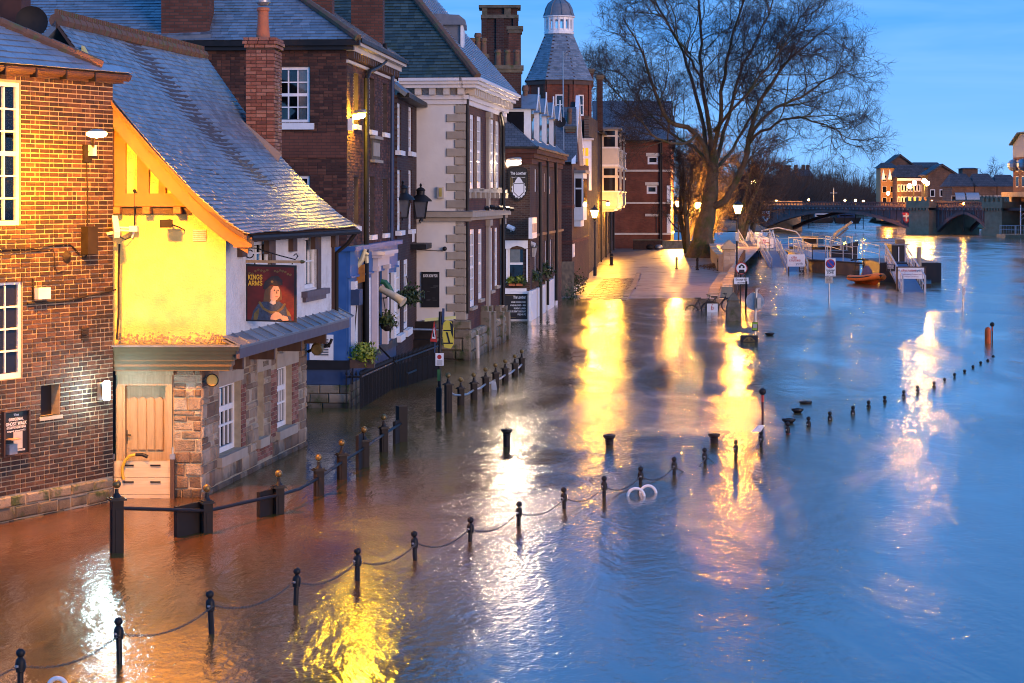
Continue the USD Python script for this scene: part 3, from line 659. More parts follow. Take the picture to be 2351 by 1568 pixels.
# ---- rendered upper walls
zE = 4.66
prof = [(0, 0), (.4, .25), (.95, .72), (1.65, 1.45), (2.4, 2.32), (3.46, 3.78)]
eave0 = S2.p(0, zE, .49)          # eave line runs parallel to the side wall
def rp(s, x, dz=0.0): return S2.p(s, zE, .49 - x) + np.array([0, 0, float(np.interp(x, [p[0] for p in prof], [p[1] for p in prof])) + dz])
gx = F2.len
gab = [(0, 2.70), (gx, 2.70), (gx, zE - .02)] + [(gx + .49 - x, zE + z - .16) for x, z in prof[1:] if gx + .49 - x > 0 and x > .5] + [(0, 8.0)]
uw = [S2.rect(583, 622, 556, 612), S2.rect(700, 727, 545, 664)]
for k in (0, 1): uw[k] = (uw[k][0], uw[k][1], uw[k][2], min(uw[k][3], zE - .12))
m = MB(); F2.prism(m, sg.Polygon(gab), -.3, 0); pub.part('gable_wall', m, mat('cream_render_lamp_yellow', [(.3, (.64, .50, .16)), (.7, (.74, .60, .22))], 3, 5, .9, bump=.8, bscale=30, bdist=.03, moss=((.46, .34, .16), 1.2, .52, .75))); m = MB()  # cream render with the sodium lamp's yellow put into its colour
S2.prism(m, sg.box(0.0, 2.72, S2.len, zE + .1).difference(unary_union([sg.box(a, c, b, d) for a, b, c, d in uw])), -.3, -.002)
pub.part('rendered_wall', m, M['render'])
m = MB(); fw = wall(U1, U1 - S2.ez[:2] * 7.5)      # far gable
fw.prism(m, sg.Polygon([(.6, -1), (7, -1), (7, zE), (3.3, zE + 3.4), (0, zE - .1), (0, 2.75), (.6, 2.75)]), -.2, 0); pub.part('far_gable_wall', m, M['brick_red'])
# pebbles showing where the render has broken away along the cornice
its = []
for k in range(330):
    s_ = rng.uniform(F2.su(270), gx - .02); t_ = 2.745 + abs(rng.gauss(0, .075)); o = MB(); o.ball(F2.p(s_, t_, .004), rng.uniform(.012, .026), 6, 4, .8); vv, ff, _ = o.data(); its.append((vv, ff, rng.random()))
o = MB()
for vv, ff, t_ in its: o.add(vv, ff, t_)
pub.part('pebbledash', o, M['mortar'], kind='stuff')
for (w, cols, rows_) in ((uw[0], 3, 2), (uw[1], 3, [.52])):
    q = win_bits(pub, S2, *w, cols, rows_, d=-.06, fr=.06, bar=.03, gm='glass', back=[('curtain', 'curtain', 0, .3, 0, 1), ('curtain', 'curtain', .7, 1, 0, 1)])
m = MB(); S2.box(m, uw[1][1], uw[1][1] + .34, uw[1][2] - .1, zE - .02, -.1, .02); pub.part('post', m, M['timber'])
m = MB(); S2.box(m, uw[0][1], uw[0][1] + .3, 3.4, zE - .02, -.1, .02); pub.part('post', m, M['timber'])
m = MB(); S2.box(m, uw[1][0] - .3, uw[1][1] + .7, uw[1][2] - .16, uw[1][2] - .04, -.05, .13); S2.box(m, uw[1][0] - .2, uw[1][1] + .6, uw[1][2] - .26, uw[1][2] - .16, -.05, .07); pub.part('sill', m, M['purple'])
# ---- jettied gable timbers
zb0, zb1 = F2.tz(330, 505), F2.tz(330, 440)      # bottom beam
zj0, zj1 = F2.tz(330, 474), F2.tz(330, 444)
oaky = plain('ochre_painted_timber', (.30, .13, .035), .6, var=.08)
m = MB(); F2.box(m, F2.su(262), F2.su(455), zj0, zj1, .0, .13); pub.part('beam', m, oaky)
for u0, u1, v0 in ((263, 291, 300), (317, 344, 330), (366, 382, 375)):
    m = MB(); F2.box(m, F2.su(u0), F2.su(u1), zj1, F2.tz(u0, v0) , .0, .10); pub.part('post', m, oaky)
m = MB(); F2.box(m, F2.su(262), F2.su(440), F2.tz(330, 492), F2.tz(330, 476), .0, .05); pub.part('beam', m, M['timber'])
for u0 in (266, 334, 404):
    m = MB(); F2.box(m, F2.su(u0), F2.su(u0 + 16), F2.tz(330, 490), F2.tz(330, 475), .05, .30); pub.part('joist_end', m, oaky)
# bargeboard following the sagging verge
xs = np.linspace(.06, 2.9, 15)
def vp(x, dz, d): return F2.p(gx + .49 - x, zE + float(np.interp(x, [p[0] for p in prof], [p[1] for p in prof])) + dz, d)
m = MB()
for i in range(len(xs) - 1):
    a, b = xs[i], xs[i + 1]; wd = lambda x: -.36 - .10 * min(1, x / 1.5)
    m.hexa([vp(a, wd(a), .34), vp(a, wd(a), .22), vp(b, wd(b), .22), vp(b, wd(b), .34), vp(a, -.05, .34), vp(a, -.05, .22), vp(b, -.05, .22), vp(b, -.05, .34)])
pub.part('bargeboard', m, oaky)
m = MB()
for i in range(len(xs) - 1):
    a, b = xs[i], xs[i + 1]
    m.hexa([vp(a, -.13, .39), vp(a, -.13, .34), vp(b, -.13, .34), vp(b, -.13, .39), vp(a, -.03, .41), vp(a, -.03, .34), vp(b, -.03, .34), vp(b, -.03, .41)])
pub.part('verge_moulding', m, oaky)
m = MB(); F2.box(m, gx + .18, gx + .50, zE - .22, zE - .05, .05, .38); pub.part('eaves_block', m, oaky)
# ---- roof: deck, slates in courses on the sagging slope, ridge tiles
s0r, s1r = -.42, S2.len + .25
m = MB(); px_ = [p[0] for p in prof]
for i in range(len(prof) - 1):
    a, b = prof[i][0], prof[i + 1][0]
    m.hexa([rp(s0r, a, -.10), rp(s1r, a, -.10), rp(s1r, b, -.10), rp(s0r, b, -.10), rp(s0r, a, -.02), rp(s1r, a, -.02), rp(s1r, b, -.02), rp(s0r, b, -.02)])
pub.part('roof', m, M['timber'])
m = MB(); bx_ = rp(0, 3.46); back = [S2.p(s0r, 0, -2.97), S2.p(s1r, 0, -2.97), S2.p(s1r, 0, -6.6), S2.p(s0r, 0, -6.6)]
zr = zE + 3.78
m.hexa([back[0] + (0, 0, zr - .15), back[1] + (0, 0, zr - .15), back[2] + (0, 0, zE - .1), back[3] + (0, 0, zE - .1), back[0] + (0, 0, zr), back[1] + (0, 0, zr), back[2] + (0, 0, zE), back[3] + (0, 0, zE)])
pub.part('rear_roof_slope', m, M['slate'])
arc = [0.0]
for i in range(len(prof) - 1): arc.append(arc[-1] + math.hypot(prof[i + 1][0] - prof[i][0], prof[i + 1][1] - prof[i][1]))
ax_ = lambda a: float(np.interp(a, arc, px_))
its = []; a = -.05; row = 0; r = random.Random(12); ex = .112
while a < arc[-1] - .03:
    s = s0r - r.uniform(0, .15); x0, x1 = max(ax_(max(a, 0)) - (0.05 if a < 0 else 0), -.05), ax_(min(a + ex * 1.3, arc[-1]))
    sag = lambda s: -.05 * math.sin(math.pi * (s - s0r) / (s1r - s0r)) * min(1, a / 1.5) + .012 * math.sin(s * 1.7 + a)
    while s < s1r:
        w = r.uniform(.15, .27); A_, B_ = max(s, s0r), min(s + w, s1r); s += w
        if B_ - A_ < .03: continue
        j = r.uniform(-.006, .008); A_ += .003; B_ -= .003
        q = [rp(A_, x0, .022 + j + sag(A_)), rp(B_, x0, .022 + j + sag(B_)), rp(B_, x1, .0 + sag(B_)), rp(A_, x1, .0 + sag(A_))]
        its.append((np.vstack([q, np.array(q) + np.array([.008, 0, .013])]), HEXF, r.random()))
    a += ex; row += 1
pieces(pub, 'slate', its, M['slate'], 'slates')
s = s0r
while s < s1r - .1:
    m = MB(); e = min(s + .33, s1r); q0, q1 = rp(s, 3.46), rp(e, 3.46)
    m.tube([q0 + (0, 0, .0), q1 + (0, 0, .0)], [.13, .12], 8); pub.part('ridge_tile', m, M['tile'], smooth=40)
    m = MB()
    for k in np.arange(s + .04, e - .03, .11): m.hexa([q0 + S2.ex * (k - s) + np.array(o) for o in ((-.03, -.03, .08), (.03, -.03, .08), (.03, .05, .08), (-.03, .05, .08), (-.03, -.03, .2), (.03, -.03, .2), (.03, .05, .2), (-.03, .05, .2))])
    pub.part('ridge_crest', m, M['tile'])
    s += .33
# rafter feet and gutter along the eave
for x in np.arange(.1, S2.len, .42):
    m = MB(); S2.box(m, x, x + .07, zE - .14, zE - .05, -.02, .42); pub.part('rafter_foot', m, M['timber'])
for x in np.arange(.75, S2.len, 1.9):
    m = MB(); S2.box(m, x, x + .34, zE - .42, zE - .16, .0, .10); pub.part('beam_end', m, M['timber'])
m = MB(); m.tube([S2.p(-.2, zE - .06, .50), S2.p(S2.len + .25, zE - .09, .50)], .055, 8); pub.part('gutter', m, M['iron_dull'], smooth=40)
m = MB(); m.tube([S2.p(S2.len + .1, zE - .1, .48), S2.p(S2.len + .06, zE - .35, .3), S2.p(S2.len + .03, zE - .55, .06), S2.p(S2.len + .03, 2.8, .06)], .045, 8); pub.part('downpipe', m, M['iron_dull'], smooth=40)
m = MB(); S2.box(m, S2.len - .10, S2.len + .02, 2.8, zE - .1, -.1, .03); pub.part('post', m, M['timber'])
# ---- brick stack with a clay pot on the far end of the roof
YC = 45.2
def cpt(u, v, y=YC): return P(u, v, y)
x0, x1 = cpt(564, 0)[0], cpt(629, 0)[0]; zt = cpt(0, 110)[2]; zb = cpt(0, 360)[2] - .3
sf = wall((x0, YC), (x1, YC)); ss = wall((x1, YC), (x1 + .05, YC + 1.0))
ch = T('brick_chimney', 'tall weathered brick chimney with one clay pot on the white pub roof', 'chimney', ((x0 + x1) / 2, YC, zb))
m = MB(); m.box(x0 + .01, x1 - .01, YC + .005, YC + .98, zb, zt + .12); ch.part('core', m, M['mortar_dark'])
its = brick_items(sf, sg.box(0, zb, x1 - x0, zt - .02), .225, .077, d0=-.01, d1=.012, seed=31, jit=.005) + brick_items(ss, sg.box(0, zb, 1.0, zt - .02), .225, .077, d0=-.01, d1=.012, seed=32, jit=.005)
for k, (dz, o) in enumerate(((0, .035), (.077, .07), (.154, .05))):
    f2 = wall((x0 - o, YC - o), (x1 + o, YC - o)); s2 = wall((x1 + o, YC - o), (x1 + o + .05, YC + 1))
    its += brick_items(f2, sg.box(0, zt + dz, x1 - x0 + 2 * o, zt + dz + .076), .225, .077, d0=-.12, seed=33 + k) + brick_items(s2, sg.box(0, zt + dz, 1.05, zt + dz + .076), .225, .077, d0=-.12, seed=36 + k)
pieces(ch, 'brick', its, M['brick_stack'], 'brickwork', limit=260)
c = cpt(604, 85, YC + .4); m = MB(); m.lathe([(.17, 0), (.15, .1), (.125, .35), (.12, .62), (.14, .64), (.14, .70), (.12, .71)], (c[0], YC + .4, zt + .2), 14); pp = ch.part('chimney_pot', m, plain('orange_clay', (.40, .13, .06), .7), smooth=40)
m = MB(); m.lathe([(.10, 0), (.16, .06), (.16, .30), (.05, .42), (.001, .43)], (c[0], YC + .4, zt + .96), 12); ch.part('cowl', m, M['steel'], pp, smooth=40)
m = MB(); m.hexa([cpt(545, 282, YC - .08), cpt(640, 372, YC - .08), cpt(640, 372, YC - .03), cpt(545, 282, YC - .03), cpt(547, 268, YC - .08), cpt(645, 352, YC - .08), cpt(645, 352, YC - .03), cpt(547, 268, YC - .03)]); ch.part('flashing', m, M['lead'])
# ---- things fixed on the front: camera pole, floodlight, vent
cc = T('cctv_camera', 'white security camera on a black pole bracket on the orange lit gable', 'camera', F2.p(*F2.ray(300, 545)))
q = lambda u, v, d=.12: F2.p(*F2.ray(u, v, d), d)
m = MB(); m.tube([q(309, 440), q(309, 525)], .013, 6); m.ball(q(309, 438), .03); cc.part('pole', m, M['iron'], smooth=40)
m = MB(); m.obox(q(307, 525), (.14, .16, .10)); m.tube([q(307, 533, .1), q(303, 545, .05)], .02, 6); mt_ = cc.part('mount', m, M['white'])
m = MB(); m.tube([q(300, 523, .14), q(270, 522, .4)], .018, 6); m.tube([q(300, 530, .14), q(270, 528, .4)], .018, 6); cc.part('arm', m, M['white'])
m = MB(); a, b = q(262, 512, .46), q(270, 535, .60); m.bar(a + (-.01, .1, .08), b + (0.02, -.15, -.03), .10, .12); cc.part('housing', m, M['white'])
m = MB(); m.tube([q(246, 537, .5), q(264, 533, .5)], .03, 6); cc.part('lamp_tube', m, M['white'])
m = MB(); m.tube([q(270, 535, .4), q(277, 545, .3), q(288, 550, .2), q(300, 545, .1)], .008, 6); cc.part('cable', m, M['iron'])
fl = T('wall_floodlight', 'small unlit floodlight on the lit gable wall of the white pub', 'floodlight', F2.p(*F2.ray(388, 513)))
m = MB(); a, b, t0, t1 = F2.rect(377, 404, 504, 522); F2.box(m, a, b, t0, t1, .34, .46); fl.part('lamp_body', m, M['iron_dull'])
m = MB(); m.tube([F2.p(b, t0 + .05, .38), F2.p(b + .1, t0, .2), F2.p(b + .15, t0 - .05, 0.0)], .012, 6); m.tube([F2.p((a + b) / 2, t1 - .02, .36), F2.p((a + b) / 2, t1, .0)], .015, 6); fl.part('bracket', m, M['iron'])
m = MB(); a, b, t0, t1 = F2.rect(443, 473, 526, 553)
for k in range(6): F2.box(m, a, b, t0 + (t1 - t0) * k / 6, t0 + (t1 - t0) * (k + .7) / 6, .0, .03)
pub.part('vent_louvre', m, M['cream'])
# lamp by the door
GLOW_COOL = glow('cool_door_lamp', (.62, .95, 1.0), 20.0)
dlp = T('door_lamp', 'cold white bulkhead lamp glowing beside the pub door', 'wall lamp', FL.p(*FL.ray(232, 895)))
s_, t_ = FL.ray(236, 898); m = MB(); FL.box(m, s_ - .16, s_ + .10, t_ - .14, t_ + .14, .012, .07); dlp.part('back_box', m, M['steel'])
m = MB(); FL.box(m, s_ - .16, s_ + .02, t_ + .14, t_ + .16, .012, .14); dlp.part('cap', m, M['cream'])
c = P(245, 897, 35.75); m = MB(); m.tube([c + (0, 0, -.165), c + (0, 0, -.14), c + (0, 0, .14), c + (0, 0, .165)], [.05, .065, .065, .05], 12); dlp.part('tube', m, GLOW_COOL, smooth=50)
m = MB(); m.bar(FL.p(s_ + .02, t_, .06), c + (-.05, .03, 0), .06, .2); dlp.part('arm', m, M['steel'])
# round plaque on the corner
c = S1.ray(487, 872); pq = T('round_plaque', 'small round ochre plaque on the stone corner of the white pub', 'plaque', S1.p(*c, .05))
m = MB(); n_ = 20; o = np.array(P(487, 873, 37.0)); ring = [o + .105 * np.array([math.cos(x), 0, math.sin(x)]) for x in np.linspace(0, 2 * math.pi, n_ + 1)[:-1]]
m.add(np.vstack([np.array(ring), np.array(ring) + (0, .12, 0), [o], [o + (0, .12, 0)]]), [(i, (i + 1) % n_, 2 * n_) for i in range(n_)] + [(i, n_ + i, n_ + (i + 1) % n_) for i in range(n_)] + [(i, n_ + (i + 1) % n_, (i + 1) % n_) for i in range(n_)]); pq.part('disc', m, plain('ochre_enamel', (.42, .25, .06), .5))
m = MB(); m.tube([o + .11 * np.array([math.cos(x), -.05, math.sin(x)]) for x in np.linspace(0, 2 * math.pi, 21)], .012, 6, cap=False); pq.part('rim', m, M['iron'])
# barrel lantern under the far end of the canopy
bl = T('barrel_lamp', 'brass barrel lamp on a dark bracket under the far end of the canopy', 'wall lamp', P(735, 800, 44.9))
c = P(729, 800, 44.6); m = MB(); m.tube([c + (.0, -.16, -.02), c + (0, -.1, -.01), c + (0, .1, .01), c + (0, .14, .02)], [.11, .135, .135, .10], 12); bl.part('barrel', m, M['gold'], smooth=40)
m = MB(); m.tube([P(706, 808, 44.8), P(722, 800, 44.8), P(742, 798, 44.8), P(758, 788, 44.8), P(762, 778, 44.8)], .035, 6); m.tube([P(740, 785, 44.8), P(758, 796, 44.8)], .03, 6); bl.part('bracket', m, M['iron'])
# ---- the hanging sign
YS = 38.25
sg_ = T('hanging_pub_sign', 'painted hanging pub sign with a man in dark cap on red', 'pub sign', P(620, 740, YS))
SF = wall(P(562, 700, YS)[:2], P(680, 700, YS)[:2])
wpx = lambda u: P(u, 0, YS)[0] - SF.o[0]; zpx = lambda v: P(0, v, YS)[2]
tilt = .028
def tq(poly): return affinity.skew(poly, ys=-math.degrees(math.atan(tilt)), origin=(0, 0))
W_, z1, z0 = wpx(681), zpx(606), zpx(737); HS = z1 - z0
def U(x, y): return (x * W_, z0 + y * HS)       # 0..1 over the sign
m = MB(); SF.prism(m, tq(sg.box(0, z0, W_, z1)), -.05, 0); bd = sg_.part('sign_board', m, M['black'])
def flat(name, pts, d, mt, buf=0):
    g = sg.Polygon([U(*p) for p in pts]) if not hasattr(pts, 'area') else pts
    if buf: g = g.buffer(buf, join_style=1)
    m = MB(); SF.prism(m, tq(g), d - .002, d + .003); return sg_.part(name, m, mt, bd)
skin = plain('painted_skin', (.50, .30, .20), .6); robe = plain('painted_blue_robe', (.03, .05, .09), .6, var=.5, scale=20); hat = plain('painted_dark_cap', (.022, .02, .022), .6); hair = plain('painted_brown_hair', (.10, .055, .025), .6, var=.3)
redm = mat('painted_red_ground', [(.35, (.03, .006, .006)), (.6, (.13, .012, .008)), (.75, (.28, .03, .01))], 1.7, 4, .55)
flat('painted_ground', [(.05, .03), (.95, .03), (.95, .96), (.05, .96)], .002, redm)
flat('painted_robe', [(.13, .03), (.17, .18), (.26, .30), (.38, .36), (.52, .40), (.66, .36), (.78, .28), (.86, .16), (.9, .03)], .006, robe, .005)
flat('painted_sleeve', [(.17, .03), (.18, .14), (.28, .24), (.27, .12), (.24, .03)], .010, M['gold'])
flat('painted_sleeve', [(.80, .24), (.82, .12), (.90, .10), (.86, .18)], .010, M['gold'])
col = sg.LineString([U(.29, .33), U(.36, .23), (U(.5, .165)), U(.62, .17), U(.72, .24), U(.77, .31)]).buffer(.022); flat('painted_collar', col, .011, M['gold'])
flat('painted_hair', [(.37, .36), (.39, .50), (.42, .62), (.66, .62), (.70, .52), (.71, .40), (.62, .36)], .010, hair, .01)
flat('painted_face', [(.50, .40), (.51, .55), (.56, .62), (.64, .62), (.675, .55), (.67, .46), (.62, .395), (.55, .375)], .015, skin, .008)
flat('painted_neck', [(.48, .33), (.52, .40), (.60, .38), (.60, .32), (.55, .30)], .013, M['curtain'])
flat('painted_cap', [(.36, .58), (.40, .70), (.52, .79), (.64, .80), (.72, .73), (.72, .66), (.62, .64), (.50, .66), (.40, .57)], .019, hat, .008)
flat('painted_badge', sg.Point(U(.53, .705)).buffer(.022), .023, M['gold'])
for x in (.575, .645): flat('painted_eye', sg.Point(U(x, .555)).buffer(.012), .020, hat)
flat('painted_nose', [(.62, .56), (.605, .50), (.63, .495)], .020, hair); flat('painted_mouth', [(.59, .455), (.645, .455), (.64, .445), (.595, .445)], .020, M['red'])
flat('painted_hand', [(.50, .05), (.52, .11), (.60, .17), (.66, .16), (.71, .12), (.68, .07), (.60, .04)], .017, skin, .008)
flat('painted_hand', [(.68, .08), (.74, .11), (.82, .09), (.84, .04), (.74, .03)], .021, skin, .008)
for k in range(14):      # gilt scrollwork in the upper corners
    x = .09 + .03 * (k % 7) * 1.9 if k < 7 else .58 + .05 * (k - 7); y = .90 - .012 * (k % 3) - (.06 if k in (0, 13, 1, 12) else 0)
    flat('painted_scroll', sg.LineString([U(x + .022 * math.cos(a) * (1 - a / 9), y + .022 * math.sin(a) * (1 - a / 9)) for a in np.linspace(0, 7, 16)]).buffer(.005), .006, M['gold'])
m = MB(); yl = plain('yellow_sign_lettering', (.72, .42, .03), .5, var=.05)
for txt, y in (('KINGS', .735), ('ARMS', .63)): SF.text(m, txt, 0, U(0, y)[1] - tilt * .2, .085, .007, True, .26, .004, x0=.065 * W_)
sg_.part('lettering', m, yl, bd)
m = MB(); m.bar(P(556, 600, YS), P(690, 601, YS), .035, .05); arm = sg_.part('bracket_arm', m, M['oak'])
m = MB(); m.lathe([(.001, -.07), (.035, -.02), (.03, .02), (.001, .06)], (0, 0, 0), 4); Mx = np.eye(4); Mx[:3, :3] = [[0, 0, 1], [0, 1, 0], [-1, 0, 0]]; Mx[:3, 3] = P(694, 601, YS); sg_.part('finial', m.moved(Mx), M['gold'], arm)
m = MB(); m.tube([P(u, v, YS) for u, v in ((567, 575), (573, 569), (590, 570), (610, 577), (640, 586), (678, 596), (684, 588), (680, 582), (674, 587))], .012, 6); m.tube([P(573 + 9 * math.cos(a), 583 + 9 * math.sin(a), YS) for a in np.linspace(0, 5.6, 18)], .012, 6); sg_.part('scroll', m, M['iron'])
m = MB(); m.bar(P(556, 572, YS), P(556, 626, YS), .06, .08); sg_.part('wall_plate', m, M['iron_dull'])
for u in (585, 671):
    m = MB(); m.tube([P(u, 602, YS), P(u, 607, YS)], .014, 6); sg_.part('hook', m, M['iron'])
m = MB(); m.tube([P(562, 714, YS), P(546, 714, YS - .3)], .012, 6); sg_.part('stay', m, M['iron'])
# ------------------------------------------------------------------ the tall brick building with the blue shopfront
def uvw(F, mb):
    v = mb.data()[0] - F.o; return np.stack([v @ F.ex, v @ F.ey], 1)
def hole(F, th, poly, wins, name, mt, thick=.3, d1=0.0):
    """A wall panel with window openings; its courses follow st in metres."""
    m = MB(); F.prism(m, poly.difference(rects(wins)) if wins else poly, -thick, d1)
    return th.part(name, m, mt, uv=uvw(F, m))
c2 = np.array([-4.19, 52.9]); d2 = np.array([.0817, .9967]); e2 = c2 + d2 * 8.8
FF = wall(c2, e2); FS = wall(c2 + np.array([-.9967, .0817]) * 10.5, c2)
zt2 = 9.15
sh = T('blue_shop_house', 'tall red brick house with a blue painted shopfront behind the white pub', 'house', (c2[0], c2[1], 0))
ws = [FS.rect(612, 711, 154, 283), FS.rect(612, 711, 404, 470)]
fw_ = []
for u0, u1, vt, vb in ((811, 822, 166, 285), (848, 859, 176, 298), (878, 888, 190, 304), (811, 822, 405, 520), (848, 859, 405, 540), (878, 888, 410, 536)):
    fw_.append(FF.rect(u0, u1, vt, vb))
z_shop = FF.tz(796, 566)
gF = sg.box(0, z_shop, FF.len, zt2); gS = sg.box(0, 3.2, FS.len, zt2)
m = MB(); FF.prism(m, sg.box(0, -1, FF.len, zt2 + .1).difference(rects(fw_)), -.3, 0); FS.prism(m, sg.box(0, -1, FS.len - .0, zt2 + .1).difference(rects(ws)), -.3, -.002)
sh.part('wall', m, M['mortar_dark'])
band = sg.box(0, FS.tz(750, 362), FS.len + .02, FS.tz(750, 306))
its = brick_items(FS, gS.difference(rects(ws, .004)), .235, .079, seed=41, jit=.004) + brick_items(FF, gF.difference(rects(fw_, .004)), .235, .079, seed=42, jit=.004)
pieces(sh, 'brick', its, M['brick_red'], 'brickwork')
m = MB(); FS.prism(m, band.difference(rects(ws, .01)), .0, .035); sh.part('band', m, laid('smooth_red_band', (.12, .045, .03), (.15, .055, .035), (.07, .04, .03), .235, .079, .008), uv=uvw(FS, m))
win_bits(sh, FS, *ws[0], 4, 4, d=-.04, fr=.07, bar=.03, meet=1, gm='glass', back=[('curtain', 'curtain', 0, .28, 0, 1), ('curtain', 'curtain', .74, 1, 0, 1)], sill=(.12, .16, .1))
win_bits(sh, FS, *ws[1], 3, 2, d=-.04, fr=.07, bar=.03)
for w in fw_:
    win_bits(sh, FF, *w, 3, 4, d=-.12, fr=.07, bar=.03, meet=1, sill=(.08, .13, .09))
# eaves cornice with gutter, dentils; hipped slate roof with two stacks
m = MB()
for z0, z1, d in ((zt2 - .42, zt2 - .34, .06), (zt2 - .12, zt2 + .02, .20), (zt2 + .02, zt2 + .10, .34)):
    FF.box(m, 0, FF.len + .15, z0, z1 - .003, -.1, d)
sh.part('cornice', m, M['cream'])
for k in range(26):
    m = MB(); x = .15 + k * .335; FF.box(m, x, x + .12, zt2 - .30, zt2 - .12, 0.01, .17); sh.part('dentil', m, M['timber'])
m = MB(); FF.box(m, 0, FF.len + .2, zt2 + .10, zt2 + .20, .22, .40); FS.box(m, -.2, FS.len + .38, zt2 + .0, zt2 + .14, .12, .30); sh.part('gutter', m, M['iron'])
m = MB(); FS.box(m, -.2, FS.len + .2, zt2 - .10, zt2 - .001, -.1, .18); sh.part('eave_board', m, M['black'])
RS = roof(FS.p(0, 0, .3), FS.p(FS.len + .35, 0, .3), zt2 + .13, 34); RF = roof(FF.p(-.35, 0, .38), FF.p(FF.len + .2, 0, .38), zt2 + .18, 34)
tm2 = 5.0; co = math.cos(math.radians(34))
pS = sg.Polygon([(0, 0), (RS.len, 0), (RS.len - tm2 * co, tm2), (0, tm2)]); pF = sg.Polygon([(0, 0), (RF.len, 0), (RF.len, tm2), (tm2 * co, tm2)])
m = MB(); RS.prism(m, pS, -.15, -.02); RF.prism(m, pF, -.15, -.02); sh.part('roof', m, M['timber'])
pieces(sh, 'slate', slate_items(RS, pS, .15, .235, .012, seed=45) + slate_items(RF, pF, .15, .235, .012, seed=46), M['slate'], 'slates')
a = RS.len
for k in range(17):
    q0, q1 = RS.p(a - k * .3 * co, k * .3, .05), RS.p(a - (k + 1.12) * .3 * co, (k + 1.12) * .3, .06)
    m = MB(); m.tube([q0, q1], .10, 7); sh.part('hip_tile', m, M['tile'], smooth=40)
stackm = laid('red_stack_brick', (.10, .035, .022), (.16, .06, .04), (.07, .05, .04), .235, .079, .012)
def stack(th, u0, u1, vt, vb, Y, dep, ztop=None, mt=None, cap=True, pots=(), name='chimney_stack', zb=None):
    """A brick chimney with a corbelled top, as parts of a building; pots: (fraction, height)."""
    a, b = P(u0, vt, Y), P(u1, vb, Y); zt, z0 = (ztop if ztop else a[2]), (b[2] if zb is None else zb)
    f = wall(a[:2], (b[0], Y)); m = MB(); bx = MB(); f.box(bx, 0, f.len, z0, zt, -dep, 0)
    v = bx.data()[0]; uv = np.stack([v[:, 0] + v[:, 1], v[:, 2]], 1)
    p = th.part(name, bx, mt or stackm, uv=uv)
    if cap:
        m = MB(); f.box(m, -.05, f.len + .05, zt - .30, zt - .16, -dep - .05, .05); f.box(m, -.10, f.len + .10, zt - .155, zt, -dep - .10, .10); th.part('cap', m, M['stone_dark'], p)
    for fr, h in pots:
        m = MB(); c = f.p(f.len * fr, zt, -dep / 2); m.lathe([(.17, 0), (.14, .08), (.12, h * .8), (.15, h * .82), (.15, h * .9), (.12, h)], c, 10); th.part('chimney_pot', m, M['tile'], p, smooth=40)
    return p
stack(sh, 370, 481, -60, 88, 53.25, .8)
stack(sh, 668, 762, -60, 90, 57.0, .8)
stack(sh, 806, 879, -60, 145, 60.5, .8)
m = MB(); q0, q1 = P(372, 92, 53.1), P(485, 84, 53.1); m.bar(q0, q1, .25, .12); sh.part('flashing', m, M['lead'])
# rainwater pipes
def pipe(th, F, pts, r=.055, mt='iron', d=.1):
    m = MB(); m.tube([F.p(*F.ray(u, v, d), d) for u, v in pts], r, 8); return th.part('downpipe', m, M[mt], smooth=40)
pipe(sh, FF, [(884, 100), (884, 140), (872, 152), (848, 165), (841, 180), (841, 560), (842, 800)], .07, 'iron', .16)
pipe(sh, FF, [(903, 165), (901, 185), (899, 560)], .05, 'blue_dk', .12)
# plaque between the storeys
m = MB(); a, b, t0, t1 = FF.rect(850, 868, 318, 366); FF.box(m, a, b, t0, t1, .012, .06); pq_ = sh.part('plaque', m, M['stone_dark'])
m = MB(); a2, b2 = a + .15, b - .15; FF.box(m, a2, b2, t0 + .1, t1 - .1, .06, .075); sh.part('relief', m, M['stone_pale'], pq_)
m = MB(); FF.box(m, a - .08, b + .08, t1, t1 + .08, .012, .14); FF.box(m, a - .08, b + .08, t0 - .08, t0, .012, .14); sh.part('moulding', m, M['stone_pale'], pq_)
# ---- shopfront
z1_, z2_, z3_, z4_ = FS.tz(790, 827), FS.tz(790, 848), FS.tz(790, 883), -1
SFm = MB(); FS.box(SFm, 0, FS.len + .0, z1_, z_shop - .0, 0.0, .04); sh.part('side_panel', SFm, M['blue'])
m = MB(); FS.box(m, 0, FS.len + .10, z2_, z1_, 0, .10); FF.box(m, .0, FF.len, z2_, z1_, 0, .10); sh.part('plinth_band', m, M['black'])
m = MB(); FS.box(m, 0, FS.len + .06, z3_, z2_, 0, .06); FF.box(m, .0, FF.len, z3_, z2_, 0, .06); sh.part('plinth', m, M['blue_dk'])
its = stone_items(FS, sg.box(FS.len - 3, -.3, FS.len + .08, z3_), (.18, .26), (.3, .6), d0=-.05, d1=.09, seed=47, b=.02) + stone_items(FF, sg.box(0, -.3, FF.len, z3_), (.18, .26), (.3, .6), d0=-.05, d1=.09, seed=48, b=.02)
pieces(sh, 'stone', its, M['stone_wet'], 'footing_stones', limit=60)
m = MB(); fs_ = [FF.rect(801, 837, 646, 818), FF.rect(851, 872, 600, 800), FF.rect(876, 897, 630, 785)]
FF.prism(m, sg.box(.0, z1_, FF.len, z_shop - .75).difference(rects(fs_)), 0.0, .06); sh.part('front_panel', m, M['blue'])
m = MB(); FF.box(m, -.02, FF.len, z_shop - .75, z_shop - .12, 0, .10); sh.part('shop_fascia', m, M['blue'])
m = MB(); FF.box(m, -.06, FF.len + .05, z_shop - .12, z_shop, -.05, .24); FS.box(m, FS.len - 1.2, FS.len + .24, z_shop - .12, z_shop - .002, -.05, .10); FF.box(m, -.02, FF.len, z_shop - .80, z_shop - .75, 0, .14); sh.part('shop_cornice', m, M['blue'])
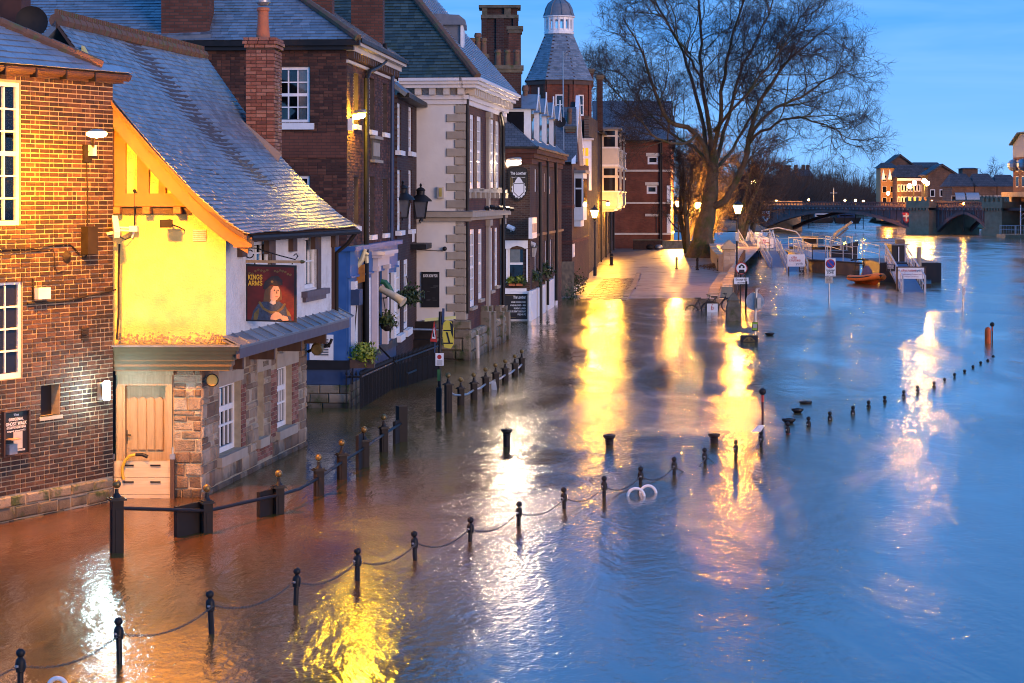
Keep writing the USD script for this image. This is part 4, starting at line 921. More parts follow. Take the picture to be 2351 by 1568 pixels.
for (a, b, t0, t1) in (fs_[0], fs_[2]):
    q = win_bits(sh, FF, a, b, t0, t1, 2, 2, d=-.02, fr=.06, bar=.03, fm='blue', panes=False)
    for x0 in (a - .05, b - .42):
        m = MB(); FF.box(m, x0, x0 + .05, t0, t1, .06, .16); FF.box(m, x0 + .42, x0 + .47, t0, t1, .06, .16); FF.box(m, x0 + .05, x0 + .42, t0, t0 + .06, .06, .16); FF.box(m, x0 + .05, x0 + .42, t1 - .06, t1, .06, .16)
        sp = sh.part('shutter', m, M['white'])
        sl = MB(); n = 30
        for k in range(n): z = t0 + .06 + (t1 - t0 - .12) * (k + .2) / n; FF.box(sl, x0 + .05, x0 + .42, z, z + .05, .08, .14)
        sh.part('slats', sl, M['white'], sp, kind='stuff')
# shuttered side window low beside the canopy
a, b, t0, t1 = FS.rect(712, 766, 768, 826)
m = MB(); FS.box(m, a, b, t0, t1, .041, .07); sp = sh.part('side_shutter', m, M['white'])
for k in range(7):
    m = MB(); z = t0 + .12 + k * (t1 - t0 - .2) / 7; FS.box(m, a + .12, b - .12, z, z + .035, .07, .085); sh.part('slat', m, M['lead'], sp)
# door case with pediment and pilasters
a, b, t0, t1 = fs_[1]; dc = plain('pale_pink_door_case', (.62, .52, .50), .5, var=.06)
m = MB()
for x in (a - .25, b): FF.box(m, x, x + .25, z1_, t1 - .25, .06, .22); FF.box(m, x - .05, x + .30, t1 - .25, t1 - .13, .06, .28)
FF.box(m, a - .25, b + .25, t1 - .13, t1 + .10, .06, .24); FF.box(m, a - .38, b + .38, t1 + .10, t1 + .18, .06, .36); FF.box(m, a - .45, b + .45, t1 + .18, t1 + .28, .06, .46)
q = sh.part('door_case', m, dc)
m = MB(); FF.box(m, a + .005, b - .005, z1_, t1 - .8, -.10, -.05); sh.part('door', m, M['blue_dk'], q)
m = MB(); FF.box(m, a + .005, b - .005, t1 - .75, t1 - .15, -.10, -.06); sh.part('fanlight', m, M['glass_dk'], q)
# yellow street lamp on the corner
GLOW_YELLOW = glow('yellow_lamp', (1.0, .56, .02), 115.0)
yl_ = T('yellow_street_lamp', 'yellow street lamp on the brick corner above the pub roof end', 'street lamp', FF.p(.2, 7.6))
lq = P(824, 266, 53.55)
m = MB(); m.tube([P(802, 276, 53.35), P(808, 270, 53.4), lq + (-.18, .0, -.02)], .03, 6); yl_.part('arm', m, M['iron'])
m = MB(); m.tube([lq + np.array(o) * 1.0 for o in ((-.17, .05, -.05), (-.12, .03, -.03), (.10, -.03, .02), (.15, -.04, .035))], [.05, .08, .08, .05], 10); yl_.part('tube', m, GLOW_YELLOW, smooth=60)
m = MB(); m.tube([lq + np.array(o) * 1.0 + (0, 0, .085) for o in ((-.2, .05, -.05), (-.12, .03, -.03), (.12, -.03, .02), (.18, -.04, .035))], [.05, .075, .075, .05], 8); yl_.part('hood', m, M['steel'], smooth=60)
m = MB(); FF.box(m, .12, .25, FF.tz(800, 300), FF.tz(800, 272), .013, .14); yl_.part('control_box', m, M['white'])
# hanging trade signs on the shopfront
hs = T('horn_shop_sign', 'gilded hanging shop sign of a bent arm above an orange panel', 'shop sign', P(828, 640, 54.2))
Yh = 54.2
m = MB(); m.tube([P(u, v, Yh) for u, v in ((818, 609), (826, 603), (831, 596), (835, 583), (839, 572))], [.09, .075, .07, .06, .05], 8); m.tube([P(836, 580, Yh), P(846, 585, Yh)], .05, 6); m.tube([P(842, 588, Yh), P(843, 604, Yh)], .05, 6); m.tube([P(816, 594, Yh), P(824, 593, Yh)], .035, 6); m.ball(P(816, 608, Yh), .09)
hs.part('bent_arm', m, plain('gilded_cream', (.62, .52, .30), .4), smooth=40)
m = MB(); m.hexa([P(u, v, Yh + y) for y, dv in ((0.0, 0),) for u, v in ((816, 652), (838, 646))] + [P(838, 646, Yh + .05), P(816, 652, Yh + .05)] + [P(817, 612, Yh), P(838, 606, Yh), P(838, 606, Yh + .05), P(817, 612, Yh + .05)]); hs.part('panel', m, mat('copper_orange_panel', [(.3, (.20, .07, .015)), (.7, (.55, .22, .03))], 3, 4, .4))
m = MB(); m.tube([P(838, 600, Yh), P(842, 602, Yh + .5)], .03, 6); m.tube([P(818, 640, Yh), P(822, 640, Yh + .8)], .02, 6); hs.part('bracket', m, M['iron'])
ps = T('pipe_shop_sign', 'hanging sign of a giant cream stick with a curved green handle', 'shop sign', P(895, 680, 58.5)); Yp = 58.2
m = MB(); m.tube([P(872, 662, Yp), P(895, 674, Yp - .1), P(917, 687, Yp - .2), P(926, 694, Yp - .25)], [.09, .1, .12, .15], 10); ps.part('stick', m, plain('cream_sign_paint', (.60, .50, .34), .5), smooth=40)
m = MB(); m.tube([P(874, 646, Yp), P(884, 648, Yp), P(893, 660, Yp), P(900, 672, Yp)], [.07, .08, .08, .07], 8); ps.part('handle', m, plain('green_sign_paint', (.02, .12, .06), .5), smooth=40)
m = MB(); m.tube([P(872, 684, 59.4), P(886, 684, Yp), P(896, 674, Yp)], .02, 6); ps.part('bracket', m, M['iron'])
cb = T('alarm_box', 'small navy alarm box with a cable beside the white shutters of the blue shopfront', 'alarm box', FF.p(0.25, 3))
m = MB(); a, b, t0, t1 = FF.rect(800, 808, 665, 701); FF.box(m, a, b, t0, t1, .06, .28); cb.part('box', m, M['blue_dk'])
m = MB(); m.tube([FF.p(a + .1, t0, .2), FF.p(a + .05, t0 - 1.0, .12), FF.p(a, t0 - 2.2, .1)], .018, 6); cb.part('cable', m, M['black'])
# leaves, used by tubs and boxes
def leaf_ball(c, r, n, seed, sz=.09, squash=.8):
    r_ = random.Random(seed); m = MB()
    for k in range(n):
        d = np.array([r_.gauss(0, 1) for _ in range(3)]); d /= np.linalg.norm(d); p = np.asarray(c) + d * r * (r_.random() ** .4) * r_.choice((.75, .95, 1.0, 1.3)) * np.array([1, 1, squash])
        a = np.array([r_.gauss(0, 1) for _ in range(3)]); a /= np.linalg.norm(a); b = np.cross(a, d + .01); b /= np.linalg.norm(b); s = sz * r_.uniform(.6, 1.3)
        m.add([p - a * s * .5, p + b * s * .28, p + a * s * .6, p - b * s * .28], [(0, 1, 2), (0, 2, 3)], r_.random())
    return m
M['leaf'] = mat('evergreen_leaf', [(0, (.015, .03, .008)), (1, (.06, .09, .02))], 6, 3, .5, tone=.8)
M['leaf_yellow'] = mat('yellow_green_leaf', [(0, (.08, .12, .01)), (1, (.32, .36, .03))], 6, 3, .5, tone=.8)
fb_ = T('flower_box', 'yellow green shrub in a box on the railing of the blue shopfront', 'planter', P(836, 830, 53.6))
cfl = P(836, 812, 53.0); m = leaf_ball(cfl, .34, 900, 3, .10); fb_.part('foliage', m, M['leaf_yellow'])
m = MB(); m.obox(P(832, 834, 53.0), (.62, .35, .22)); fb_.part('box', m, M['timber'])
for nm, (u, v, Y, rr, n), lab in (('wall_plant', (888, 735, 57.5, .3, 400), 'dark trailing plant on the blue shopfront beside the shutter'), ('hanging_basket', (912, 686, 62.5, .34, 500), 'left of two round dark evergreen baskets hung by the alley'), ('hanging_basket', (940, 678, 64.5, .4, 700), 'right of two round dark evergreen baskets hung by the alley')):
    t_ = T(nm, lab, 'plant', P(u, v, Y)); t_.part('foliage', leaf_ball(P(u, v, Y), rr, n, int(u), .11), M['leaf'])
    m = MB(); m.lathe([(.05, -.3), (.16, -.22), (.2, -.1)], P(u, v, Y), 8); m.tube([P(u, v, Y), P(u, v, Y) + (-.1, .1, .6)], .012, 5); t_.part('basket', m, M['iron_dull'])

# ------------------------------------------------------------------ the narrow dark house between
e3 = np.array([-3.13, 68.65]); F3 = wall(e2 + (.08, .06), e3)
nh = T('narrow_brick_house', 'narrow dark brick house between the blue shopfront and the cream gable', 'house', (e2[0], e2[1], 0))
w3 = [F3.rect(u0, u1, vt, vb) for u0, u1, vt, vb in ((912, 921, 234, 345), (938, 947, 243, 348), (912, 921, 389, 530), (938, 946, 390, 527), (911, 920, 600, 770), (927, 937, 597, 758), (946, 952, 534, 556))]
dkb = laid('dark_facade_brick', (.035, .015, .013), (.065, .025, .019), (.06, .05, .045), .235, .079, .012)
rdb = laid('red_facade_brick', (.075, .023, .016), (.115, .038, .025), (.06, .04, .033), .235, .079, .010)
hole(F3, nh, sg.box(0, -1, F3.len, 8.35), w3, 'wall', dkb)
for w in w3[:4]: win_bits(nh, F3, *w, 2, 4, d=-.05, fr=.12, bar=.04, meet=1, sill=(.1, .14, .12))
for w in w3[4:6]: win_bits(nh, F3, *w, 2, 5, d=-.03, fr=.14, bar=.05, fm='white', sill=(.1, .2, .14))
m = MB(); F3.box(m, *w3[6], -.05, .0); nh.part('blocked_window', m, M['white'])
R3 = roof(F3.p(-.1, 0, .3), F3.p(F3.len, 0, .3), 8.4, 38); p3 = sg.box(0, 0, F3.len, 3)
m = MB(); R3.prism(m, p3, -.12, 0); nh.part('roof', m, M['slate'])
m = MB(); F3.box(m, 0, F3.len, 8.28, 8.42, .0, .36); nh.part('gutter', m, M['iron'])
m = MB(); F3.box(m, 4.5, F3.len, F3.tz(945, 572), F3.tz(945, 560), 0, .5); nh.part('floodlight_bar', m, M['iron'])
# ------------------------------------------------------------------ cream gable house with stone quoins
c4 = np.array([-1.55, 68.45]); e4 = c4 + np.array([.113, .9936]) * 11.3
F4 = wall(c4, e4); G4 = wall(c4 + np.array([-.9936, .113]) * 9.0, c4)
cr = T('cream_quoined_house', 'cream painted house with grey stone quoins and a steep mossy roof', 'house', (c4[0], c4[1], 0))
z4 = 9.1; L4 = F4.len; g4 = G4.len
w4 = [F4.rect(u0, u1, vt, vb) for u0, u1, vt, vb in ((1079, 1088, 262, 433), (1095, 1105, 266, 432), (1126, 1134, 273, 431), (1138, 1146, 277, 431), (1079, 1090, 527, 706), (1098, 1107, 526, 688), (1123, 1131, 524, 668), (1136, 1143, 523, 657))]
# the windows at the far end are seen at their true size only from the side: keep them apart
M['facade4'] = rdb
hole(F4, cr, sg.box(0, -1, L4, z4), w4, 'front_wall', M['facade4'])
hole(G4, cr, sg.box(0, -1, g4 - .003, z4), None, 'gable_wall', M['plaster'])
for w in w4: win_bits(cr, F4, *w, 3, 6, d=-.03, fr=.16, bar=.035, meet=2, sill=(.06, .10, .10), sillm='stone_pale')
# quoins, long and short, on both faces
zq0, zq1 = .45, z4 - .75; n = 28; hq = (zq1 - zq0) / n; r = random.Random(5)
for k in range(n):
    a = zq0 + k * hq
    if a < G4.tz(1060, 480) and a + hq > G4.tz(1060, 512): continue
    lg = k % 2 == 0; w = .60 if lg else .33; x = g4 - w - (.0 if lg else -.0)
    v, f = G4.piece(x, g4 + .05, a + .012, a + hq - .012, -.02, .045 + r.uniform(-.006, .006), .018, .004)
    qp = cr.part('quoin', (v, f, np.full(len(v), r.random())), M['stone_pale'])
    v, f = F4.piece(-.045, .28 if lg else .5, a + .012, a + hq - .012, -.02, .05, .018, .004)
    cr.part('return_face', (v, f, np.full(len(v), r.random())), M['stone_pale'], qp)
# string course with lead top, wrapped round the corner
zs0, zs1 = G4.tz(1060, 508), G4.tz(1060, 484)
m = MB(); G4.box(m, g4 - 1.35, g4 + .22, zs0, zs0 + .14, -.02, .14); G4.box(m, g4 - 1.42, g4 + .30, zs0 + .14, zs1 - .03, -.02, .26); F4.box(m, .02, L4, zs0 + .02, zs0 + .13, -.02, .12); F4.box(m, .02, L4, zs0 + .13, zs1 - .03, -.02, .24)
sc_ = cr.part('string_course', m, M['stone_pale'])
m = MB(); G4.box(m, g4 - 1.42, g4 + .30, zs1 - .028, zs1, -.02, .28); F4.box(m, .03, L4, zs1 - .028, zs1, -.02, .26); cr.part('lead_flashing', m, M['lead'], sc_)
# first floor sill band with blocks, stone pilasters
zb_ = F4.tz(1079, 440)
m = MB(); F4.box(m, .0, L4, zb_ - .02, zb_ + .10, -.02, .10); cr.part('sill_band', m, M['stone_pale'])
for x in np.linspace(.4, L4 - .3, 9):
    m = MB(); F4.box(m, x, x + .3, zb_ - .22, zb_ - .022, -.02, .13); cr.part('sill_block', m, M['stone_pale'])
for x in (F4.su(1118), F4.su(1150)):
    m = MB(); F4.box(m, x - .28, x + .28, zs1, z4 - .75, 0.001, .10); F4.box(m, x - .36, x + .36, z4 - .95, z4 - .75, .001, .18); cr.part('pilaster', m, M['stone_pale'])
    m = MB(); F4.box(m, x - .28, x + .28, 1.2, zs0, 0.001, .10); F4.box(m, x - .36, x + .36, zs0 - .22, zs0 - .003, .001, .17); cr.part('pilaster', m, M['stone_pale'])
# lower brick course and stone plinth with buttress blocks
its = stone_items(F4, sg.box(-.15, -.4, L4, F4.tz(1079, 757)), (.28, .42), (.5, .9), d0=-.02, d1=.22, jit=.02, seed=51, b=.05) + stone_items(G4, sg.box(g4 - 1.4, -.4, g4 + .22, G4.tz(1050, 735)), (.28, .42), (.4, .8), d0=-.02, d1=.14, seed=52, b=.04)
pieces(cr, 'stone', its, M['stone_wet'], 'plinth_stones')
for u in (1106, 1118, 1138, 1152):
    x = F4.su(u); m = MB(); F4.box(m, x - .3, x + .3, -.5, F4.tz(u, 715), .0, .30); F4.box(m, x - .22, x + .22, F4.tz(u, 715), F4.tz(u, 702), .0, .2); cr.part('buttress', m, M['stone_wet'])
pipe(cr, F4, [(1150, 260), (1156, 290), (1156, 500), (1156, 700)], .06, 'iron', .14)
pipe(cr, F4, [(1074, 215), (1073.5, 260), (1073.5, 500), (1074, 720)], .05, 'iron', .10)
pipe(cr, F4, [(1096, 770), (1097, 830)], .06, 'cream', .32)
# crowning cornice
m = MB()
for z0, z1, d in ((z4 - .72, z4 - .56, .07), (z4 - .56, z4 - .42, .14), (z4 - .20, z4 - .08, .42), (z4 - .08, z4 + .02, .52), (z4 + .02, z4 + .12, .60)):
    F4.box(m, -d, L4 + .1, z0, z1 - .003, -.1, d); G4.box(m, g4 - 1.7 if d < .3 else g4 - 2.1, g4 - .002, z0, z1 - .003, -.1, d)
cr.part('cornice', m, plain('pale_cornice_paint', (.68, .63, .60), .5, var=.05))
for k in range(24):
    m = MB(); x = .1 + k * .47; F4.box(m, x, x + .2, z4 - .42, z4 - .20, .0, .34); cr.part('dentil', m, M['cream'])
for k in range(4):
    m = MB(); x = g4 - 1.6 + k * .47; G4.box(m, x, x + .2, z4 - .42, z4 - .20, .0, .34); cr.part('dentil', m, M['cream'])
# steep hipped roof
ro = .5
RG = roof(G4.p(-1, 0, ro), G4.p(g4 + ro, 0, ro), z4 + .12, 49); RR = roof(F4.p(-ro, 0, ro), F4.p(L4 + .3, 0, ro), z4 + .12, 49)
tm4 = 7.0; c9 = math.cos(math.radians(49))
pG = sg.Polygon([(0, 0), (RG.len, 0), (RG.len - tm4 * c9, tm4), (0, tm4)]); pR = sg.Polygon([(0, 0), (RR.len, 0), (RR.len, tm4), (tm4 * c9, tm4)])
m = MB(); RG.prism(m, pG, -.15, -.03); RR.prism(m, pR, -.15, -.03); cr.part('roof', m, M['timber'])
pieces(cr, 'slate', slate_items(RG, pG, .145, .24, .014, seed=55, lift=.03), M['slate_green'], 'slates')
pieces(cr, 'slate', slate_items(RR, pR, .145, .24, .014, seed=56, lift=.03), M['slate_pale'], 'side_slates', limit=80)
for k in range(22):
    q0, q1 = RG.p(RG.len - k * .33 * c9, k * .33, .06), RG.p(RG.len - (k + 1.12) * .33 * c9, (k + 1.12) * .33, .07)
    m = MB(); m.tube([q0, q1], .13, 8); cr.part('hip_tile', m, M['tile'], smooth=40)
# dormer on the river side
dm = [P(1054, 85, 73.0)]; x0 = P(1036, 0, 73.0)[0]; x1 = P(1062, 0, 73.0)[0]; zb, zt = P(0, 130, 73)[2], P(0, 62, 73)[2]
m = MB(); m.box(x0 - 1.1, x1, 72.2, 74.4, zb - .2, zt); q = cr.part('dormer', m, M['lead'])
m = MB(); m.box(x1 - .05, x1 + .04, 72.1, 74.5, zb - .2, zt); cr.part('dormer_front', m, M['white'], q)
m = MB(); n = 8; pts = [(x0 - 1.4, zt), (x1 + .12, zt), (x1 + .12, zt + .16), (x1 - .1, zt + .34), (x0 - 1.3, zt + .42)]
FD = wall((0, 72.0), (1, 72.0)); FD.prism(m, sg.Polygon(pts), -2.6, 0); cr.part('dormer_roof', m, M['lead'], q)
# things on the gable wall
bb = T('chalk_board', 'tall black chalk board on the cream gable wall', 'notice board', G4.p(*G4.ray(988, 665)))
a, b, t0, t1 = G4.rect(968, 1009, 624, 705)
m = MB(); G4.box(m, a, b, t0, t1, .01, .05); q = bb.part('board', m, M['black'])
m = MB(); G4.text(m, 'BOOK NOW FOR', (a + b) / 2, t1 - .17, .09, .052, True, (b - a) * .8, .004); bb.part('lettering', m, M['text_white'], q)
m = MB(); rr_ = random.Random(4)
for k in range(9): x = a + (b - a) * rr_.uniform(.2, .7); z = t0 + (t1 - t0) * rr_.uniform(.15, .7); G4.box(m, x, x + rr_.uniform(.05, .2), z, z + .012, .051, .053)
bb.part('chalk_marks', m, plain('faint_chalk', (.08, .08, .08), .8), q)
sb = T('sensor_box', 'small yellow fronted box high on the cream gable wall', 'sensor box', G4.p(*G4.ray(1013, 440)))
a, b, t0, t1 = G4.rect(1006, 1020, 429, 455); m = MB(); G4.box(m, a, b, t0, t1, 0.0, .14); q = sb.part('case', m, M['cream'])
m = MB(); G4.box(m, a + .05, b - .06, t0 + .05, t1 - .04, .14, .16); sb.part('front', m, plain('dull_yellow_plastic', (.42, .33, .08), .5), q)
bc = T('ball_camera', 'round black ball camera with a cable on the cream gable wall', 'camera', G4.p(*G4.ray(1021, 571)))
c = G4.p(*G4.ray(1021, 571, .09), .09); m = MB(); m.ball(c, .075); bc.part('dome', m, M['black'], smooth=True)
m = MB(); m.tube([G4.p(*G4.ray(u, v), .02) for u, v in ((1018, 576), (990, 575), (957, 573))], .012, 5); bc.part('cable', m, M['timber'])
# pair of unlit lanterns on wall brackets
def lantern(label, c, wallpt):
    t_ = T('wall_lantern', label, 'lantern', c, group='black lanterns by the alley'); s = .46
    m = MB(); k = 4
    m.lathe([(.19, -.02), (.21, 0), (.30, .50), (.31, .52)], c, 4, ph=math.pi / 4); q = t_.part('glass', m, plain('grey_lantern_glass', (.10, .10, .11), .15, var=.1) if 'grey_l' not in M else M['grey_l'])
    m = MB()
    for i in range(4):
        a = math.pi / 4 + i * math.pi / 2; m.bar(c + (.2 * math.cos(a), .2 * math.sin(a), -.02), c + (.305 * math.cos(a), .305 * math.sin(a), .52), .035)
    m.lathe([(.22, -.06), (.22, -.02)], c, 4, ph=math.pi / 4); t_.part('frame', m, M['iron'])
    m = MB(); m.lathe([(.37, .50), (.34, .56), (.17, .70), (.13, .72), (.13, .84), (.16, .86), (.10, .93), (.03, .96), (.03, 1.0), (.045, 1.03), (.001, 1.10)], c, 12); t_.part('cap', m, M['iron'], smooth=40)
    m = MB(); m.tube([c + (0, 0, -.04), c + (-.05, .1, -.14), wallpt + (0, 0, -.2)], .022, 6); t_.part('bracket', m, M['iron'])
c = P(925, 497, 63.2); lantern('left of the two black lanterns, hung before the dark narrow house', c, F3.p(1.6, c[2]))
c = P(966, 498, 67.6); lantern('right of the two black lanterns, at the edge of the cream gable wall', c, G4.p(G4.su(966), c[2]))
# string of small floodlights along the ledge
for k, (u, v) in enumerate(((1118, 478), (1130, 476), (1140, 477), (1150, 477), (1165, 478), (1175, 480))):
    Y = 72 + k * 1.3; c = P(u, v, Y); t_ = T('ledge_floodlight', ['first', 'second', 'third', 'fourth', 'fifth', 'last'][k] + ' from the left of six small black floodlights along the stone ledge', 'floodlight', c, group='floodlights along the ledge')
    m = MB(); m.obox(c, (.13, .16, .11), .3, rx=.4); t_.part('lamp_body', m, M['iron'])
    m = MB(); m.tube([c, c + (-.15, .05, -.06), c + (-.35, .1, -.08)], .012, 5); t_.part('arm', m, M['steel'])
# white lamp at the far corner
GLOW_WHITE = glow('white_street_lamp', (1.0, .72, .46), 100.0)
wt = T('white_street_lamp', 'bright white street lamp on the far corner of the cream quoined house', 'street lamp', F4.p(L4 - .1, 7))
lw = P(1180, 374, 79.0); bw = F4.p(L4 - .05, P(0, 382, 79.5)[2])
m = MB(); m.tube([bw, bw + (.2, 0, .02), lw + (-.3, 0, -.05)], .035, 6); m.ball(P(1163, 380, 79.3), .11); wt.part('arm', m, M['iron'])
m = MB(); m.tube([lw + np.array(o) for o in ((-.28, 0, -.04), (-.2, 0, -.02), (.2, -.05, .02), (.26, -.05, .03))], [.05, .10, .10, .06], 10); wt.part('tube', m, GLOW_WHITE, smooth=60)
m = MB(); m.tube([lw + np.array(o) + (0, 0, .11) for o in ((-.3, 0, -.04), (-.2, 0, -.02), (.2, -.05, .02), (.28, -.05, .03))], [.05, .09, .09, .05], 8); wt.part('hood', m, M['steel'], smooth=60)
# dark steps at the foot of the gable
st_ = T('stone_steps', 'flight of black wet steps at the foot of the cream gable wall', 'steps', P(985, 830, 67.6))
for k in range(5):
    m = MB(); z = .2 + k * .27; G4.box(m, g4 - 2.15, g4 - .95, -.5, z, .25, .25 + .35 * (5 - k)); st_.part('step', m, M['iron_dull'])
m = MB(); m.tube([P(945, 756, 66.9), P(1000, 757, 67.0), P(1010, 757, 67.8)], .03, 6); st_.part('handrail', m, M['steel'])
# ------------------------------------------------------------------ corner pub with the shield sign
c5 = np.array([.78, 90.9]); e5 = c5 + np.array([.102, .9948]) * 17.5
G5 = wall((c5[0] - 6, 90.9), c5); F5 = wall(c5, e5); g5 = G5.len; L5 = F5.len; z5 = 7.45
cp = T('corner_pub', 'dark brick corner pub with white panels at the water and four dormers', 'pub', (c5[0], c5[1], 0))
wq = G5.rect(1166, 1208, 572, 648)
mid5 = laid('brown_pub_brick', (.05, .024, .017), (.10, .05, .03), (.11, .085, .065), .235, .079, .014)
hole(G5, cp, sg.box(0, -1, g5, z5), [wq], 'gable_wall', mid5)
w5 = [F5.rect(u0, u1, vt, vb) for u0, u1, vt, vb in ((1228, 1232, 388, 440), (1238, 1242, 391, 440), (1249, 1252, 398, 440), (1262, 1265, 405, 445), (1275, 1278, 405, 445), (1228, 1231, 560, 640), (1237, 1240, 558, 640), (1252, 1255, 553, 640), (1264, 1267, 550, 630), (1276, 1279, 548, 620))]
hole(F5, cp, sg.box(0, -1, L5, z5), w5, 'front_wall', dkb)
for w in w5: win_bits(cp, F5, *w, 1, 2, d=-.04, fr=.2, bar=.05, panes=False)
a, b, t0, t1 = wq
win_bits(cp, G5, a, b, t0, t1 + .15, 1, 2, d=-.05, fr=.09, bar=.04, meet=0, gm='glass', back=[('blind', 'curtain', .0, .72, .55, .95)])
m = MB(); arch = sg.Polygon([G5.ray(1157, 552), G5.ray(1212, 552), G5.ray(1212, 570), G5.ray(1205, 571), G5.ray(1198, 567), G5.ray(1187, 564), G5.ray(1176, 567), G5.ray(1169, 572), G5.ray(1160, 571)])
G5.prism(m, arch, 0, .08); cp.part('lintel', m, M['white'])
for x in (a - .08, b):
    m = MB(); G5.box(m, x, x + .08, t0, t1, -.03, .05); cp.part('architrave', m, M['white'])
# white base with black board
zl = G5.tz(1185, 668); 
m = MB(); G5.box(m, g5 - 1.4, g5 + .1, -1, zl - .12, .0, .12); G5.box(m, g5 - 1.38, g5 + .14, zl - .12, zl, 0, .20); G5.box(m, g5 - 1.25, g5 - .15, zl, zl + .12, 0, .14); cp.part('base_panel', m, M['white'])
for k, (u0, u1, v0) in enumerate(((1214, 1226, 668), (1229, 1235, 662), (1241, 1247, 655), (1252, 1266, 646), (1271, 1275, 634))):
    s0, s1 = F5.su(u0), F5.su(u1); m = MB(); F5.box(m, s0, s1, -1, F5.tz(u0, v0), 0, .12); cp.part('base_panel', m, M['white'])
# eaves of corbelled brick, roof with dormers
m = MB()
for z0, z1, d in ((z5 - .65, z5 - .4, .08), (z5 - .4, z5 - .2, .18), (z5 - .2, z5, .30)):
    G5.box(m, 0, g5 + d, z0, z1 - .003, -.1, d); F5.box(m, .004, L5, z0, z1 - .003, -.1, d)
cp.part('cornice', m, rdb, uv=uvw(G5, m))
m = MB(); G5.box(m, 0, g5 + .38, z5, z5 + .1, .1, .38); F5.box(m, -.3, L5, z5, z5 + .098, .1, .38); cp.part('gutter', m, M['iron'])
R5 = roof(G5.p(0, 0, .35), G5.p(g5 + .35, 0, .35), z5 + .05, 42); Q5 = roof(F5.p(-.35, 0, .35), F5.p(L5, 0, .35), z5 + .05, 42); cc5 = math.cos(math.radians(42))
M['laid_slate'] = laid('coursed_blue_slate', (.07, .075, .09), (.11, .115, .13), (.02, .02, .025), .26, .16, .012, rough=.45, spec=.6, bump=.8)
m = MB(); R5.prism(m, sg.Polygon([(0, 0), (R5.len, 0), (R5.len - 3.2 * cc5, 3.2), (0, 3.2)]), -.1, 0); cp.part('roof', m, M['laid_slate'], uv=uvw(R5, m))
m = MB(); Q5.prism(m, sg.Polygon([(0, 0), (Q5.len, 0), (Q5.len, 3.2), (3.2 * cc5, 3.2)]), -.1, 0); cp.part('roof', m, M['laid_slate'], uv=uvw(Q5, m))
def dormer(th, F, s, z0, w=1.5, h=1.7, out=-.05):
    m = MB(); F.box(m, s, s + w, z0, z0 + h, -2.6, out); q = th.part('dormer', m, M['white'])
    m = MB(); F.box(m, s + .2, s + w - .2, z0 + .3, z0 + h - .1, out, out + .02); th.part('pane', m, M['glass_dk'], q)
    m = MB(); F.prism(m, sg.Polygon([(s - .18, z0 + h - .08), (s + w + .18, z0 + h - .08), (s + w / 2, z0 + h + .6)]), -2.8, out + .25); th.part('dormer_roof', m, M['slate'], q)
    m = MB(); F.prism(m, sg.Polygon([(s - .22, z0 + h - .16), (s - .1, z0 + h - .16), (s + w / 2, z0 + h + .5), (s + w + .1, z0 + h - .16), (s + w + .22, z0 + h - .16), (s + w / 2, z0 + h + .68)]), out + .26, out + .30); m.tube([F.p(s + w / 2, z0 + h + .6, out + .28), F.p(s + w / 2, z0 + h + .9, out + .28)], .035, 5); th.part('bargeboard', m, M['white'], q)
    m = MB(); F.box(m, s - .004, s, z0 + .3, z0 + h - .2, -1.2, -.35); th.part('side_pane', m, M['glass_dk'], q)
for k in range(4): dormer(cp, F5, .9 + k * 4.0, z5 + .15)
dormer(cp, G5, g5 - 2.6, z5 + .9, 1.9, 1.2, -1.3)
stack(cp, 1191, 1221, 262, 352, 92.0, 1.2, pots=((.5, 1.3),), zb=7.6)
pipe(cp, F5, [(1240, 372), (1241, 450), (1241, 735)], .08, 'iron', .15); pipe(cp, F5, [(1255, 365), (1258, 372), (1258, 700)], .06, 'iron', .15); pipe(cp, F5, [(1276, 372), (1278, 500), (1278, 690)], .08, 'iron', .15)
m = MB(); F5.box(m, .6, L5, F5.tz(1240, 540), F5.tz(1240, 534), 0, .12); G5.box(m, 0, g5 + .1, G5.tz(1180, 549), G5.tz(1180, 545), 0, .12); cp.part('string_course', m, M['timber'])
# shield sign and boards
sd = T('shield_sign', 'black shield shaped pub sign with a white crest on the brick corner', 'pub sign', G5.p(*G5.ray(1190, 425)))
sh_ = [(1170, 388), (1180, 384), (1190, 383), (1201, 384), (1210, 388), (1212, 400), (1212, 432), (1208, 446), (1199, 457), (1190, 463), (1181, 457), (1172, 447), (1167, 432), (1167, 400)]
shp = sg.Polygon([G5.ray(u, v, .1) for u, v in sh_]); m = MB(); G5.prism(m, shp, .06, .12); q = sd.part('board', m, M['black'])
m = MB(); G5.prism(m, shp.difference(shp.buffer(-.05)), .12, .135); sd.part('rim', m, M['iron'], q)
cx_, cz_ = G5.ray(1191, 434, .12); ptsA = []
for k in range(28):
    a = k * 2 * math.pi / 28; r_ = .31 + .05 * (k % 2) + (.10 if abs(math.sin(a) - 1) < .08 else 0); ptsA.append((cx_ + r_ * math.cos(a) * .9, cz_ + r_ * math.sin(a) * 1.15))
m = MB(); G5.prism(m, sg.Polygon(ptsA).buffer(0).difference(sg.Polygon([(cx_ - .2, cz_ + .22), (cx_ + .2, cz_ + .22), (cx_ + .2, cz_ - .12), (cx_, cz_ - .32), (cx_ - .2, cz_ - .12)]).buffer(.04).difference(sg.Polygon([(cx_ - .2, cz_ + .22), (cx_ + .2, cz_ + .22), (cx_ + .2, cz_ - .12), (cx_, cz_ - .32), (cx_ - .2, cz_ - .12)]).buffer(.01))), .121, .14); sd.part('crest', m, M['text_white'], q)
m = MB(); s0_, t0_ = G5.ray(1190, 401, .12); G5.text(m, 'The Lowther', s0_, t0_, .12, .121, True, .68, .01); G5.text(m, 'Open 7 days a week', s0_, t0_ - .14, .05, .121, False, .6, .01); sd.part('lettering', m, M['text_white'], q)
m = MB()
